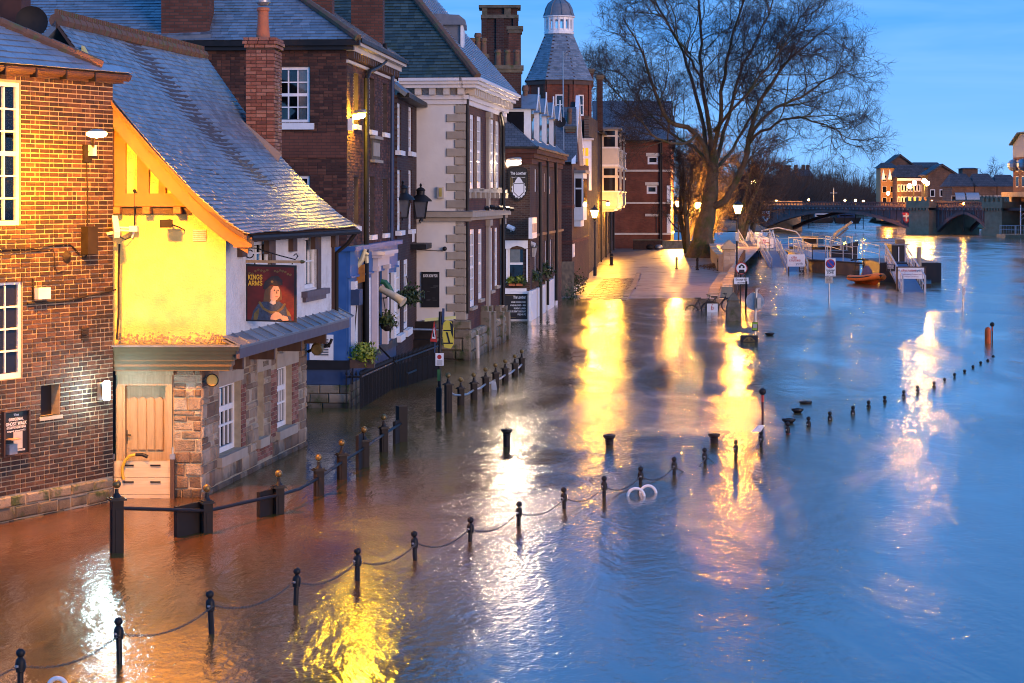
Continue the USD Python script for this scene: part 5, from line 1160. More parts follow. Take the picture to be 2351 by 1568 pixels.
for x in (-.36, -.30, .34): G5.box(m, cx_ + x, cx_ + x + .03, cz_ - .15, cz_ + .5, .121, .13)
sd.part('gold_stripe', m, M['gold'], q)
mb_ = T('menu_board', 'black menu board with white lettering on the white base of the corner pub', 'notice board', G5.p(*G5.ray(1183, 703)))
a, b, t0, t1 = G5.rect(1157, 1211, 672, 733, d=.13); m = MB(); G5.box(m, a, b, t0, t1, .122, .15); q = mb_.part('board', m, M['black'])
m = MB(); hh = t1 - t0; xr = b - .08
for txt, y, h_, w_ in (('The Lowther', .78, .10, .52), ('HOME COOKED FOOD', .62, .055, .62), ('AVAILABLE WED - SUN', .50, .055, .66), ('SUNDAY LUNCH', .385, .055, .5), ('10% STUDENT DISCOUNT', .27, .055, .74), ('FREE WI-FI', .155, .055, .34)):
    FWID = w_ * (b - a); G5.text(m, txt, 0, t0 + y * hh, h_ * hh, .151, True, FWID, .006, x0=xr - FWID)
mb_.part('lettering', m, M['text_white'], q)
m = MB()
for y in (.06, .90): G5.box(m, a + .06, a + .5 * (b - a), t0 + y * hh, t0 + y * hh + .02, .151, .155)
mb_.part('gold_line', m, M['gold'], q)
M['terracotta'] = plain('terracotta_trough', (.42, .12, .04), .7)
tr_ = T('window_troughs', 'terracotta troughs with green plants below the arched pub window', 'planter', G5.p(*G5.ray(1187, 655)))
for u0, u1 in ((1168, 1183), (1185, 1200)):
    a, b, t0, t1 = G5.rect(u0, u1, 651, 656.5, d=.2); m = MB(); G5.box(m, a, b, t0, t1, .02, .3); tr_.part('trough', m, M['terracotta'])
for k, (u, v, r_) in enumerate(((1172, 644, .2), (1183, 645, .22), (1192, 642, .24), (1201, 647, .2))):
    tr_.part('foliage', leaf_ball(P(u, v, 90.7), r_, 180, 60 + k, .10), M['leaf'] if k % 2 else M['leaf_yellow'])
for k, (u, v, Y, r_) in enumerate(((1221, 635, 92.5, .5), (1245, 622, 97.5, .55))):
    t_ = T('corner_planter', ['grey green bush on the ledge at the pub corner', 'bluish bush on the white ledge along the corner pub'][k], 'planter', P(u, v, Y)); t_.part('foliage', leaf_ball(P(u, v, Y), r_, 500, 70 + k, .16), M['leaf'])
    m = MB(); m.obox(P(u, v + 14, Y), (.6, .8, .25)); t_.part('box', m, M['timber'])
wb = T('white_banner', 'white banner sign at first floor of the corner pub facade', 'banner', F5.p(1.5, 4)); a, b, t0, t1 = F5.rect(1219, 1230, 500, 548, d=.2); m = MB(); F5.box(m, a, b, t0, t1, .1, .25); q = wb.part('panel', m, M['white']); m = MB()
for k in range(6): x = a + (b - a) * (k + .5) / 6; F5.box(m, x - .1, x + .1, t0 + .25, t1 - .25, .251, .256)
wb.part('lettering', m, M['purple'], q)
for k, (u, v, Y) in enumerate(((1173, 523, 90.4), (1220, 560, 91.6))):
    t_ = T('white_camera', ['white tube camera below the shield sign above the arched window', 'white tube camera at the corner right of the arched window'][k], 'camera', P(u, v, Y)); m = MB(); m.tube([P(u - 8, v - 4, Y - .1), P(u + 8, v + 3, Y - .2)], .10, 8); t_.part('housing', m, M['white'], smooth=40); m = MB(); m.tube([P(u, v, Y - .1), P(u, v + 8, Y + .3)], .03, 5); t_.part('arm', m, M['white'])
for k, (u, v, Y) in enumerate(((1224, 574, 92.0), (1234, 570, 95.5))):
    t_ = T('pub_lantern', ['nearer of two pale unlit lanterns on the corner pub facade', 'farther of two pale unlit lanterns on the corner pub facade'][k], 'lantern', P(u, v, Y), group='pale pub lanterns'); c = P(u, v, Y); m = MB(); m.lathe([(.10, -.3), (.17, .1)], c, 6); t_.part('glass', m, M['curtain']); m = MB(); m.lathe([(.22, .1), (.20, .16), (.06, .3), (.001, .36)], c, 6); m.tube([c + (0, 0, .3), c + (-.4, .1, .4)], .02, 5); t_.part('cap', m, M['stone_dark'])

# ------------------------------------------------------------------ gabled house with white bay, then the tower house
zg = .15
c6 = np.array([(1313 - CX) * 113 / K, 113.0]); e6 = c6 + np.array([.102, .9948]) * 14
G6 = wall((c6[0] - 5, 113), c6); F6 = wall(c6, e6)
h6 = T('gabled_brick_house', 'dark brick house with steep green slate roof and pale blue bay window', 'house', (c6[0], c6[1], zg)); z6 = H + (VH - 372) * 113 / K
hole(G6, h6, sg.box(0, -.5, G6.len, z6), None, 'side_wall', dkb); hole(F6, h6, sg.Polygon([(0, -.5), (F6.len, -.5), (F6.len, z6), (6, z6), (3.0, z6 + 3.4), (0, z6)]), None, 'front_wall', dkb)
for z in (G6.tz(1310, 478), G6.tz(1310, 560)):
    m = MB(); G6.box(m, 0, G6.len + .02, z, z + .2, 0, .03); F6.box(m, 0, F6.len, z, z + .2, 0, .03); h6.part('band', m, rdb, uv=uvw(G6, m))
RA = roof(G6.p(G6.len - 3.2, 0, .25), G6.p(G6.len + .3, 0, .25), z6, 52); m = MB(); RA.prism(m, sg.box(0, 0, RA.len, 3.9), -.15, 0); h6.part('roof', m, M['laid_slate'], uv=uvw(RA, m))
m = MB(); F6.prism(m, sg.Polygon([(-.35, z6 - .1), (-.05, z6 - .1), (3.0, z6 + 3.3), (6.1, z6 - .1), (6.4, z6 - .1), (3.0, z6 + 3.75)]), .0, .22); h6.part('bargeboard', m, M['white'])
stack(h6, 1300, 1320, 290, 372, 114.0, 1.0, pots=((.4, 1.0),))
def bay(th, F, s0, s1, z0, z1, out, wins, lit=None, roofm='lead', mt='white'):
    """A projecting bay; wins: (z0, z1) of its lights."""
    m = MB()
    F.box(m, s0, s1, z0, z1, 0, out); q = th.part('bay', m, M[mt])
    for a, b in wins:
        for (x0, x1) in ((s0 + .15, (s0 + s1) / 2 - .05), ((s0 + s1) / 2 + .05, s1 - .15)):
            m = MB(); F.box(m, x0, x1, a, b, out, out + .02); th.part('front_pane', m, M['glass_dk'], q)
        m = MB(); F.box(m, s0 - .02, s0, a, b, .08, out - .08); th.part('side_pane', m, lit or M['glass_dk'], q)
        m = MB(); F.box(m, s0 - .035, s0 - .02, a + (b - a) * .62, a + (b - a) * .67, .08, out - .08); th.part('transom', m, M[mt], q)
    m = MB(); F.box(m, s0 - .15, s1 + .15, z1, z1 + .16, 0, out + .15); th.part('bay_roof', m, M[roofm], q)
    m = MB(); F.box(m, s0 + .1, s1 - .1, z0 - .35, z0, 0, out - .15); th.part('corbel', m, M[mt], q)
    return q
M['palebl'] = plain('pale_blue_bay_paint', (.52, .60, .68), .5, var=.05)
zz = lambda v, Y: H + (VH - v) * Y / K
bay(h6, F6, 1.6, 4.6, zz(505, 116), zz(398, 116), .5, [(zz(475, 116), zz(410, 116))], mt='palebl')
m = MB(); F6.box(m, .3, 5.6, -.5, zz(660, 113), 0, .10); h6.part('base_panel', m, M['white'])
for u in (1306, 1322):
    m = MB(); a = F6.su(1316) if u > 1313 else 0; F6.box(m, a + .3, a + .9, zz(590, 114), zz(560, 114), 0, .03); h6.part('blocked_window', m, M['white'])
gt = T('yard_gate', 'dark timber gate with a pale blue hoarding beside the gabled brick house', 'gate', (c6[0] - 2.2, 111.5, 0)); wg = wall((c6[0] - 2.6, 111.0), (c6[0] + .1, 112.2)); m = MB(); wg.box(m, 0, wg.len, -.5, 1.9, -.1, 0); gt.part('gate_leaf', m, M['black']); m = MB(); wg.box(m, .2, 1.9, 2.0, 3.4, -.1, -.02); gt.part('hoarding', m, M['blue'])
# tower house
YT = 138.0; rt = 84 * YT / K; ct = P(1284, 185, YT); zE7 = ct[2]; ctr = np.array([ct[0], YT + 1.0])
th7 = T('tower_house', 'red brick tower house with conical slate roof and domed white cupola', 'tower', (ctr[0], ctr[1], .5))
n8 = 8; ang = [math.pi / 8 + k * math.pi / 4 for k in range(8)]; rw = rt * .92
corner = [ctr + rw * np.array([math.cos(a), math.sin(a)]) for a in ang]
towerb = laid('orange_tower_brick', (.14, .035, .02), (.20, .055, .03), (.10, .06, .04), .235, .079, .012)
for k in range(8):
    a, b = corner[(k + 1) % 8], corner[k]; f = wall(b, a) if False else wall(a, b)
    if f.ez[:2] @ ((a + b) / 2 - ctr) < 0: f = wall(b, a)
    if f.ez[1] > .8: continue
    wn = []
    if f.ez[1] < -.3: wn = [(f.len * .5 - .28, f.len * .5 + .28, zE7 - 2.35, zE7 - .95)] if f.ez[0] < .8 else []
    hole(f, th7, sg.box(0, .2, f.len, zE7), wn, 'wall', towerb)
    for w in wn: win_bits(th7, f, *w, 1, 2, d=-.05, fr=.09, bar=.05)
    for x in (.0, f.len - .22):
        m = MB(); f.box(m, x, x + .22, zE7 - 5.2, zE7 - .25, 0, .09); th7.part('pilaster', m, towerb, uv=uvw(f, m))
    m = MB(); f.box(m, 0, f.len, zE7 - .3, zE7, 0, .12); th7.part('corbel_band', m, M['timber'])
zt7 = zz(75, YT); rtop = 33 * YT / K; nrows = 26
fm = MB(); its = []
for k in range(8):
    a0, a1 = ang[k], ang[(k + 1) % 8] + (2 * math.pi if k == 7 else 0)
    for i in range(nrows):
        t0, t1 = i / nrows, (i + 1.15) / nrows; r0 = rt + (rtop - rt) * t0 ** .93; r1 = rt + (rtop - rt) * min(t1, 1) ** .93
        p = lambda r_, a, z: np.array([ctr[0] + r_ * math.cos(a), ctr[1] + r_ * math.sin(a), z])
        za, zb2 = zE7 + (zt7 - zE7) * t0, zE7 + (zt7 - zE7) * min(t1, 1); nn_ = max(3, int((r0 * .77) / .3))
        A0, A1, B0, B1 = p(r0 + .04, a0, za), p(r0 + .04, a1, za), p(r1, a0, zb2), p(r1, a1, zb2)
        for j in range(nn_):
            f0, f1 = (j + (.5 if i % 2 else 0)) / nn_, (j + 1 + (.5 if i % 2 else 0)) / nn_; f0, f1 = min(f0, 1), min(f1 - .006, 1)
            if f1 <= f0: continue
            q = [A0 + (A1 - A0) * f0, A0 + (A1 - A0) * f1, B0 + (B1 - B0) * f1, B0 + (B1 - B0) * f0]; q = np.array(q)
            its.append((np.vstack([q, q + (0, 0, .03)]), HEXF, rng.random()))
m = MB(); m.lathe([(rt - .02, zE7 - .05), (rtop - .05, zt7)], (ctr[0], ctr[1], 0), 8, ph=math.pi / 8); th7.part('roof', m, M['timber'])
pieces(th7, 'slate', its, M['slate'], 'slates', limit=120)
cupz = zz(38, YT); m = MB(); m.lathe([(rtop * 1.06, zt7 - .03), (rtop * 1.06, zt7 + .12), (rtop, zt7 + .14), (rtop, zt7 + .3)], (ctr[0], ctr[1], 0), 16); cu = th7.part('cupola_base', m, M['white'])
for k in range(16):
    a = k * math.pi / 8; m = MB(); c = (ctr[0] + rtop * .94 * math.cos(a), ctr[1] + rtop * .94 * math.sin(a)); m.obox((c[0], c[1], (zt7 + cupz) / 2 + .1), (.16, .14, cupz - zt7 - .2), a); th7.part('column', m, M['white'], cu)
m = MB(); m.lathe([(rtop, cupz - .16), (rtop, cupz - .02), (rtop * 1.14, cupz + .03), (rtop * 1.14, cupz + .09)], (ctr[0], ctr[1], 0), 16); th7.part('cupola_ring', m, M['white'], cu)
m = MB(); hd = 42 * YT / K; m.lathe([(rtop * 1.12, cupz + .09), (rtop * 1.02, cupz + .25), (rtop * .96, cupz + hd * .45), (rtop * .78, cupz + hd * .75), (rtop * .45, cupz + hd * .96), (.08, cupz + hd * 1.08), (.05, cupz + hd * 1.4), (.001, cupz + hd * 1.42)], (ctr[0], ctr[1], 0), 16); th7.part('dome', m, M['lead'], cu, smooth=20)
for k in range(8):
    a = math.pi / 16 + k * math.pi / 4; m = MB(); m.tube([(ctr[0] + r_ * math.cos(a), ctr[1] + r_ * math.sin(a), cupz + z_) for r_, z_ in ((rtop * 1.1, .12), (rtop * 1.0, hd * .3), (rtop * .95, hd * .5), (rtop * .76, hd * .78), (rtop * .4, hd))], .04, 5); th7.part('rib', m, M['lead'], cu)
# lower block of the tower house with the lit bay window
c7 = np.array([(1352 - CX) * 133 / K, 133.0]); e7 = c7 + np.array([.10, .995]) * 9.5; G7 = wall((c7[0] - 2.4, 133.0), c7); F7 = wall(c7, e7)
z7 = zz(318, 133)
hole(G7, th7, sg.box(0, .1, G7.len, z7), None, 'lower_wall', towerb); hole(F7, th7, sg.box(0, .1, F7.len, zz(270, 136)), None, 'lower_side_wall', mid5)
m = MB(); m.box(c7[0] - 2.4, c7[0] + .2, 133.3, 140, z7 - .1, z7 + .1); th7.part('lower_roof', m, M['laid_slate'])
M['lit'] = glow('lit_curtain_window', (1.0, .42, .03), .16)
wl0, wl1 = G7.su(1330), G7.su(1352)
m = MB(); G7.box(m, wl0, wl1 + .15, zz(437, 133), zz(322, 133), 0, .5); by = th7.part('bay', m, M['white'])
for va, vb in ((340, 358), (364, 400)):
    n_ = 5
    for k in range(2):
        x0 = wl0 + .12 + k * (wl1 - wl0 - .1) / 2; m = MB(); G7.box(m, x0, x0 + (wl1 - wl0 - .1) / 2 - .08, zz(vb, 133), zz(va, 133), .5, .53); th7.part('lit_pane', m, M['lit'], by)
m = MB(); G7.box(m, wl0 - .15, wl1 + .3, zz(322, 133), zz(318, 133), 0, .65); th7.part('bay_roof', m, M['cream'], by)
for u0, u1, v0, v1 in ((1338, 1347, 500, 585), (1331, 1336, 480, 590)):
    m = MB(); G7.box(m, G7.su(u0), G7.su(u1), zz(v1, 133), zz(v0, 133), .0, .06); th7.part('white_window', m, M['white'])
# private property sign
pp_ = T('private_property_sign', 'white private property sign on the lit brick corner of the tower house', 'sign', G7.p(G7.su(1340), zz(569, 133)))
a, b, t0, t1 = G7.su(1331), G7.su(1350), zz(580, 132.9), zz(560, 132.9); m = MB(); G7.box(m, a, b, t0, t1, .07, .12); q = pp_.part('panel', m, M['white'])
m = MB()
for k, tx in enumerate(('PRIVATE PROPERTY', 'NO ENTRY TO', 'UNAUTHORISED')): G7.text(m, tx, (a + b) / 2, t1 - .17 - .16 * k, .07, .121, True, (b - a) * (.85 if k != 1 else .55), .004)
pp_.part('lettering', m, M['red'], q)
m = MB(); G7.box(m, a - .13, a - .003, t0, t1, .07, .115); pp_.part('side_strip', m, M['blue_dk'], q)
# big banded chimney tower and stacks behind the roofs
bt = T('chimney_tower', 'massive dark brick chimney tower against the sky behind the cream house', 'chimney', P(1148, 150, 100.0))
YB = 100.0; x0, x1 = P(1105, 0, YB)[0], P(1190, 0, YB)[0]; zb, zt = zz(150, YB), zz(12, YB); fb2 = wall((x0, YB), (x1, YB))
m = MB(); fb2.box(m, .05, fb2.len - .05, zb - 4, zt - .1, -1.5, -.1); bt.part('core', m, dkb, uv=uvw(fb2, m))
for k, (a, b) in enumerate(((0, .14), (.40, .62), (.86, 1))):
    m = MB(); fb2.box(m, fb2.len * a, fb2.len * b, zb - 4, zt - .55, -.3, .0); bt.part('rib', m, dkb, uv=uvw(fb2, m))
m = MB(); fb2.box(m, -.02, fb2.len + .02, zt - .62, zt - .45, -1.6, .04); fb2.box(m, -.12, fb2.len + .12, zt - .12, zt, -1.7, .14); bt.part('cap', m, M['stone_dark'])
for a, b in ((.02, .16), (.62, .80)):
    m = MB(); fb2.box(m, fb2.len * a, fb2.len * b, zt - .45, zt - .125, -.3, .03); bt.part('panel', m, M['stone_dark'])
bs = T('chimney_stacks', 'row of brick stacks with clay pots behind the cream house roof', 'chimney', P(1130, 150, 86.0))
stack(bs, 1080, 1117, 125, 200, 84.0, 1.0, pots=((.1, .7), (.45, .9), (.8, .7)), name='stack'); stack(bs, 1125, 1197, 150, 245, 88.0, 1.2, pots=((.25, .7), (.55, .7), (.85, .7)), name='stack', mt=dkb)
stack(bs, 1168, 1196, 60, 160, 92.0, 1.0, name='stack'); stack(bs, 1352, 1362, 158, 200, 140, 1.0, name='stack'); stack(bs, 1371, 1384, 172, 300, 143, 1.2, name='stack', mt=dkb)
ae = T('roof_aerial', 'tall television aerial on a mast before the conical tower roof', 'aerial', P(1294, 300, 112.5)); m = MB(); m.tube([P(1294, 345, 112.5), P(1293, 118, 112.5)], .035, 5); ae.part('mast', m, M['steel'])
m = MB(); Ya = 112.5
for (a, b) in (((1293, 124), (1330, 130)), ((1288, 130), (1302, 116)), ((1290, 134), (1306, 120)), ((1275, 172), (1294, 172))): m.tube([P(*a, Ya), P(*b, Ya)], .025, 4)
for u in (1300, 1308, 1316, 1324): m.tube([P(u, 122, Ya), P(u, 136, Ya)], .02, 4)
ae.part('antenna', m, M['steel'])
dd = T('second_satellite_dish', 'dark satellite dish low on the aerial mast before the brick tower', 'dish', P(1287, 281, 112.4)); m = MB(); m.lathe([(.001, 0), (.2, .03), (.3, .09), (.31, .1), (.2, .05), (.001, .02)], (0, 0, 0), 18); Mx = np.eye(4); Mx[:3, :3] = Rm; Mx[:3, 3] = P(1286, 281, 112.4); dd.part('reflector', m.moved(Mx), M['iron_dull'], smooth=40)

# ------------------------------------------------------------------ house with three cream bays and the red brick house at the end
c8 = np.array([(1369 - CX) * 144 / K, 144.0]); e8 = np.array([(1411 - CX) * 181 / K, 181.0]); F8 = wall(c8, e8); G8 = wall((c8[0] - 4, 144), c8); g8 = .7
bhs = T('bay_window_house', 'brick house with three stacked cream bay windows over the lit street', 'house', (c8[0], c8[1], g8)); z8 = zz(300, 144)
w8 = []
for k in range(7):
    s_ = 3.5 + k * 4.6; w8.append((s_, s_ + 1.5, g8 + 1.0, g8 + 3.2))
w8 = [w for w in w8 if w[1] < F8.len - .5]
hole(F8, bhs, sg.box(0, .3, F8.len, z8), w8, 'front_wall', mid5); hole(G8, bhs, sg.box(0, .3, G8.len, z8), None, 'side_wall', mid5)
for w in w8: win_bits(bhs, F8, *w, 2, 2, d=-.1, fr=.1, bar=.05, panes=False)
R8 = roof(F8.p(-.3, 0, .4), F8.p(F8.len, 0, .4), z8, 45); m = MB(); R8.prism(m, sg.box(0, 0, R8.len, 4), -.15, 0); bhs.part('roof', m, M['laid_slate'], uv=uvw(R8, m))
m = MB(); F8.box(m, -.3, F8.len, z8 - .12, z8 + .06, .2, .48); bhs.part('gutter', m, M['iron'])
GLOW_BAY = glow('warm_bay_lamp', (1.0, .42, .03), 230.0)
M['bayc'] = plain('cream_bay_paint', (.56, .49, .41), .6, var=.06)
for k in range(3):
    s_ = 7.0 + k * 9.0; Yk = F8.p(s_)[1]; sc_ = 150.0 / Yk; lvl = lambda v: H + (VH - v) * 150.0 / K
    q = None; m = MB(); F8.box(m, s_, s_ + 3.2, lvl(474), lvl(296), 0, 1.25); q = bhs.part('bay', m, M['bayc'])
    for va, vb in ((299, 309), (313, 336), (386, 402), (408, 438)):
        m = MB(); F8.box(m, s_ - .02, s_, lvl(vb), lvl(va), .25, 1.05); bhs.part('side_pane', m, M['glass_dk'], q)
        for x in (.15, 1.7):
            m = MB(); F8.box(m, s_ + x, s_ + x + 1.35, lvl(vb), lvl(va), 1.25, 1.27); bhs.part('front_pane', m, M['glass_dk'], q)
    m = MB(); F8.box(m, s_ - .08, s_ + 3.28, lvl(382), lvl(377), 0, 1.33); F8.box(m, s_ - .08, s_ + 3.28, lvl(340), lvl(337), 0, 1.31); F8.box(m, s_ - .08, s_ + 3.28, lvl(441), lvl(438), 0, 1.31); bhs.part('moulding', m, M['white'], q)
    m = MB(); F8.box(m, s_ - .25, s_ + 3.45, lvl(296), lvl(292), 0, 1.5); bhs.part('bay_roof', m, M['lead'], q)
    m = MB(); F8.box(m, s_ + .05, s_ + 3.1, lvl(480), lvl(474), 0, 1.15); F8.box(m, s_ + .2, s_ + 2.9, lvl(486), lvl(480), 0, .9); bhs.part('corbel', m, M['bayc'], q)
for s_ in (5.6, 14.6, 23.6, 32):
    m = MB(); m.tube([F8.p(s_, .5, .12), F8.p(s_, z8, .12)], .07, 6); bhs.part('downpipe', m, M['iron'])
for k, (s_, z_, lab) in enumerate(((4.0, 4.9, 'small warm wall lamp on the brick front before the first bay'), (15.2, 4.6, 'small warm wall lamp under the bays at the far part of the street'))):
    t_ = T('bay_wall_lamp', lab, 'wall lamp', F8.p(s_, z_)); m = MB(); m.tube([F8.p(s_, z_ + .2, .02), F8.p(s_, z_ + .25, .5), F8.p(s_, z_ + .15, .62)], .03, 6); t_.part('arm', m, M['iron']); m = MB(); m.ball(F8.p(s_, z_, .65), .13, 10, 7); t_.part('globe', m, GLOW_BAY, smooth=True); m = MB(); m.lathe([(.17, .10), (.13, .17), (.02, .24)], F8.p(s_, z_, .65), 10); t_.part('hood', m, M['iron'])
YR = 182.0; F9 = wall((P(1395, 0, YR)[0], YR), (P(1540, 0, YR)[0], YR)); S9 = wall((P(1540, 0, YR)[0], YR), (P(1540, 0, YR)[0] + 1.2, YR + 12)); z9 = zz(322, YR)
rh = T('red_brick_house', 'red brick house with cream string courses at the end of the street', 'house', (F9.p(3)[0], YR, .9))
endb = laid('orange_red_end_brick', (.15, .042, .025), (.20, .058, .035), (.12, .075, .05), .235, .079, .010)
w9 = [F9.rect(1487, 1511, 359, 377), F9.rect(1485, 1509, 426, 445)]
hole(F9, rh, sg.box(0, .4, F9.len, z9), w9, 'wall', endb); hole(S9, rh, sg.box(.0, .4, S9.len, z9), None, 'side_wall', endb)
for w in w9: win_bits(rh, F9, *w, 1, 1, d=-.05, fr=.14, bar=.05); m = MB(); F9.box(m, w[0] - .15, w[1] + .15, w[3] + .02, w[3] + .3, 0, .05); rh.part('lintel', m, M['cream'])
for v in (392, 466, 537):
    m = MB(); F9.box(m, 0, F9.len + .06, zz(v + 2.3, YR), zz(v - 2.3, YR), .0, .06); S9.box(m, 0, S9.len, zz(v + 2.3, YR), zz(v - 2.3, YR), .0, .06); rh.part('string_course', m, M['cream'])
m = MB(); F9.box(m, 0, F9.len, zz(352, YR), zz(350, YR), 0, .04); rh.part('string_course', m, M['brick_stack'])
m = MB(); a, b, t0, t1 = F9.rect(1481, 1511, 491, 496.5); F9.box(m, a, b, t0, t1, 0, .07); rh.part('lintel', m, M['cream'])
m = MB(); F9.box(m, F9.su(1506), F9.su(1508), zz(536, YR), zz(497, YR), 0, .05); rh.part('slot', m, M['black'])
for u in (1515.5, 1519):
    m = MB(); m.tube([F9.p(F9.su(u), .6, .12), F9.p(F9.su(u), z9, .12)], .07, 6); rh.part('downpipe', m, M['iron'])
m = MB(); F9.box(m, F9.su(1531), F9.su(1540), zz(537, YR), zz(492, YR), 0, .05); rh.part('corner_window', m, M['white'])
m = MB(); F9.box(m, F9.su(1531), F9.su(1540), zz(466, YR), zz(425, YR), 0, .05); rh.part('corner_window', m, M['white'])
R9 = roof(F9.p(-1.2, 0, .4), F9.p(F9.len + .4, 0, .4), z9, 40); m = MB(); R9.prism(m, sg.box(0, 0, R9.len, 5.6), -.15, 0); rh.part('roof', m, M['laid_slate'], uv=uvw(R9, m))
m = MB(); F9.box(m, -1.2, F9.len + .4, z9 - .1, z9 + .05, .2, .5); rh.part('gutter', m, M['iron'])
lwl = T('low_brick_wall', 'low dark brick wall with rounded end before the red brick house', 'wall', P(1490, 571, 178.5)); fw1 = wall((P(1454, 0, 178.5)[0], 178.5), (P(1519, 0, 178.5)[0], 178.5)); m = MB(); fw1.box(m, 0, fw1.len, .4, zz(552, 178.5), -.3, 0); lwl.part('wall_face', m, dkb, uv=uvw(fw1, m))
m = MB(); fw1.box(m, -.05, fw1.len + .05, zz(552, 178.5), zz(549.5, 178.5), -.35, .05); lwl.part('coping', m, M['stone_dark'])
lw2 = T('long_low_wall', 'long low dark stone wall running behind the big plane tree', 'wall', P(1550, 571, 181.0)); fw2 = wall((P(1521, 0, 180)[0], 180.0), (P(1640, 0, 184)[0], 184.0)); m = MB(); fw2.box(m, 0, fw2.len, .4, zz(555, 180), -.35, 0); lw2.part('wall_face', m, M['stone_dark']); m = MB(); fw2.box(m, -.05, fw2.len + .05, zz(555, 180), zz(552.5, 180), -.4, .05); lw2.part('coping', m, M['stone_dark'])
for k in range(2):
    t_ = T('rubbish_bag', ['dark rubbish bag left of another at the foot of the low wall', 'pale rubbish bag at the right foot of the low wall'][k], 'bag', G(1492 + 22 * k, 573)); c = G(1492 + 20 * k, 573); m = MB(); m.ball(c + (0, 0, .22), .36, 10, 6, .7); m.lathe([(.06, .4), (.1, .52)], c, 6); t_.part('sack', m, M['iron_dull'] if k == 0 else M['steel'], smooth=40)
# ------------------------------------------------------------------ trees
M['bark'] = mat('mossy_plane_bark', [(0, (.035, .024, .015)), (.45, (.085, .06, .038)), (1, (.16, .12, .08))], 2.2, 6, .9, bump=1.0, bscale=7, bdist=.08, moss=((.045, .055, .015), .9, .48, .62))
M['twig'] = plain('dark_winter_twig', (.045, .03, .022), .9, var=.3)
M['twig_far'] = plain('brown_far_twig', (.05, .036, .028), .95, var=.3)
def segs(p0, p1, r0, r1, k=3):
    """Many tapered twigs at once."""
    p0, p1 = np.asarray(p0), np.asarray(p1); n = len(p0); d = p1 - p0; d /= np.maximum(np.linalg.norm(d, axis=1, keepdims=True), 1e-9)
    ref = np.where(np.abs(d[:, 2:3]) < .9, [[0, 0, 1.0]], [[1.0, 0, 0]]); x = np.cross(d, ref); x /= np.linalg.norm(x, axis=1, keepdims=True); y = np.cross(d, x)
    a = np.arange(k) * 2 * math.pi / k; ring = np.cos(a)[None, :, None] * x[:, None] + np.sin(a)[None, :, None] * y[:, None]
    v = np.concatenate([p0[:, None] + ring * np.asarray(r0)[:, None, None], p1[:, None] + ring * np.asarray(r1)[:, None, None]], 1).reshape(-1, 3)
    f = []
    for j in range(k):
        b = (j + 1) % k; f += [(j, b, b + k), (j, b + k, j + k)]
    return v, (np.array(f)[None] + (np.arange(n) * 2 * k)[:, None, None]).reshape(-1, 3)
class Grow:
    def __init__(s, seed, counts, lens, rad, droop, up=.25, spread=.75):
        s.r = np.random.default_rng(seed); s.c, s.l, s.rad, s.droop, s.up, s.sp = counts, lens, rad, droop, up, spread; s.out = {k: ([], [], [], []) for k in range(8)}
    def path(s, p, d, L, n, lv):
        pts = [p]; step = L / n
        for i in range(n):
            d = d + s.r.normal(0, .22 if lv < 2 else .30, 3) + np.array([0, 0, s.up * (.5 if lv < 2 else .15) - s.droop * (i / n) * (lv >= 2)]) * .5; d = d / math.sqrt(d @ d); p = p + d * step; pts.append(p)
        return np.array(pts)
    def kids(s, pts, r0, lv, t0=.25):
        if lv >= len(s.c): return
        n = len(pts) - 1; m = max(1, int(round(s.c[lv] * s.r.uniform(.8, 1.2))))
        for t in np.linspace(t0, .98, m) + s.r.uniform(-.03, .03, m):
            t = float(np.clip(t, .05, .99)); i = min(int(t * n), n - 1); p = pts[i] + (pts[i + 1] - pts[i]) * (t * n - i); ax = pts[i + 1] - pts[i]; ax /= math.sqrt(ax @ ax)
            q = s.r.normal(0, 1, 3); q -= ax * (q @ ax); q /= math.sqrt(q @ q); d = ax * s.r.uniform(.5, .95) + q * s.sp * s.r.uniform(.6, 1.2); d /= math.sqrt(d @ d)
            L = s.l[lv] * s.r.uniform(.6, 1.25) * (1.15 - .55 * t); k = [6, 5, 4, 3, 2, 2][lv]; w = s.path(p, d, L, k, lv); ra = s.rad[lv] * s.r.uniform(.75, 1.15) * (1.1 - .5 * t)
            rr = np.linspace(ra, ra * .35, k + 1); o = s.out[lv]; o[0].append(w[:-1]); o[1].append(w[1:]); o[2].append(rr[:-1]); o[3].append(rr[1:])
            s.kids(w, ra, lv + 1, .2)
    def mesh(s, levels, k=3):
        m = MB()
        for lv in levels:
            o = s.out[lv]
            if o[0]: m.add(*segs(np.vstack(o[0]), np.vstack(o[1]), np.concatenate(o[2]), np.concatenate(o[3]), 4 if lv == 0 else k))
        return m
def smoothpath(pts, n=14):
    pts = np.asarray(pts, float); t = np.linspace(0, 1, len(pts)); from scipy.interpolate import CubicSpline
    return CubicSpline(t, pts)(np.linspace(0, 1, n))
YP = 159.0
base = G(1607, 590); gz = base[2]
pl_ = T('plane_tree', 'huge bare plane tree spreading over the end of the flooded street', 'tree', base)
trunk = [P(1609, 600, YP), P(1612, 560, YP), P(1618, 520, YP), P(1626, 480, YP), P(1632, 440, YP), P(1636, 400, YP), P(1638, 345, YP)]
m = MB(); tp = smoothpath(trunk, 16); tr = np.interp(np.linspace(0, 1, 16), [0, .06, .15, .35, .55, .8, 1], [1.10, .90, .76, .66, .60, .46, .32]); m.tube(tp, tr, 18)
v, f, t = m.data(); nv = meshkit.fbm(v * .9, 4) - .5; ctr_ = np.array([np.interp(v[:, 2], tp[:, 2], tp[:, 0]), np.interp(v[:, 2], tp[:, 2], tp[:, 1])]).T; dr__ = v[:, :2] - ctr_
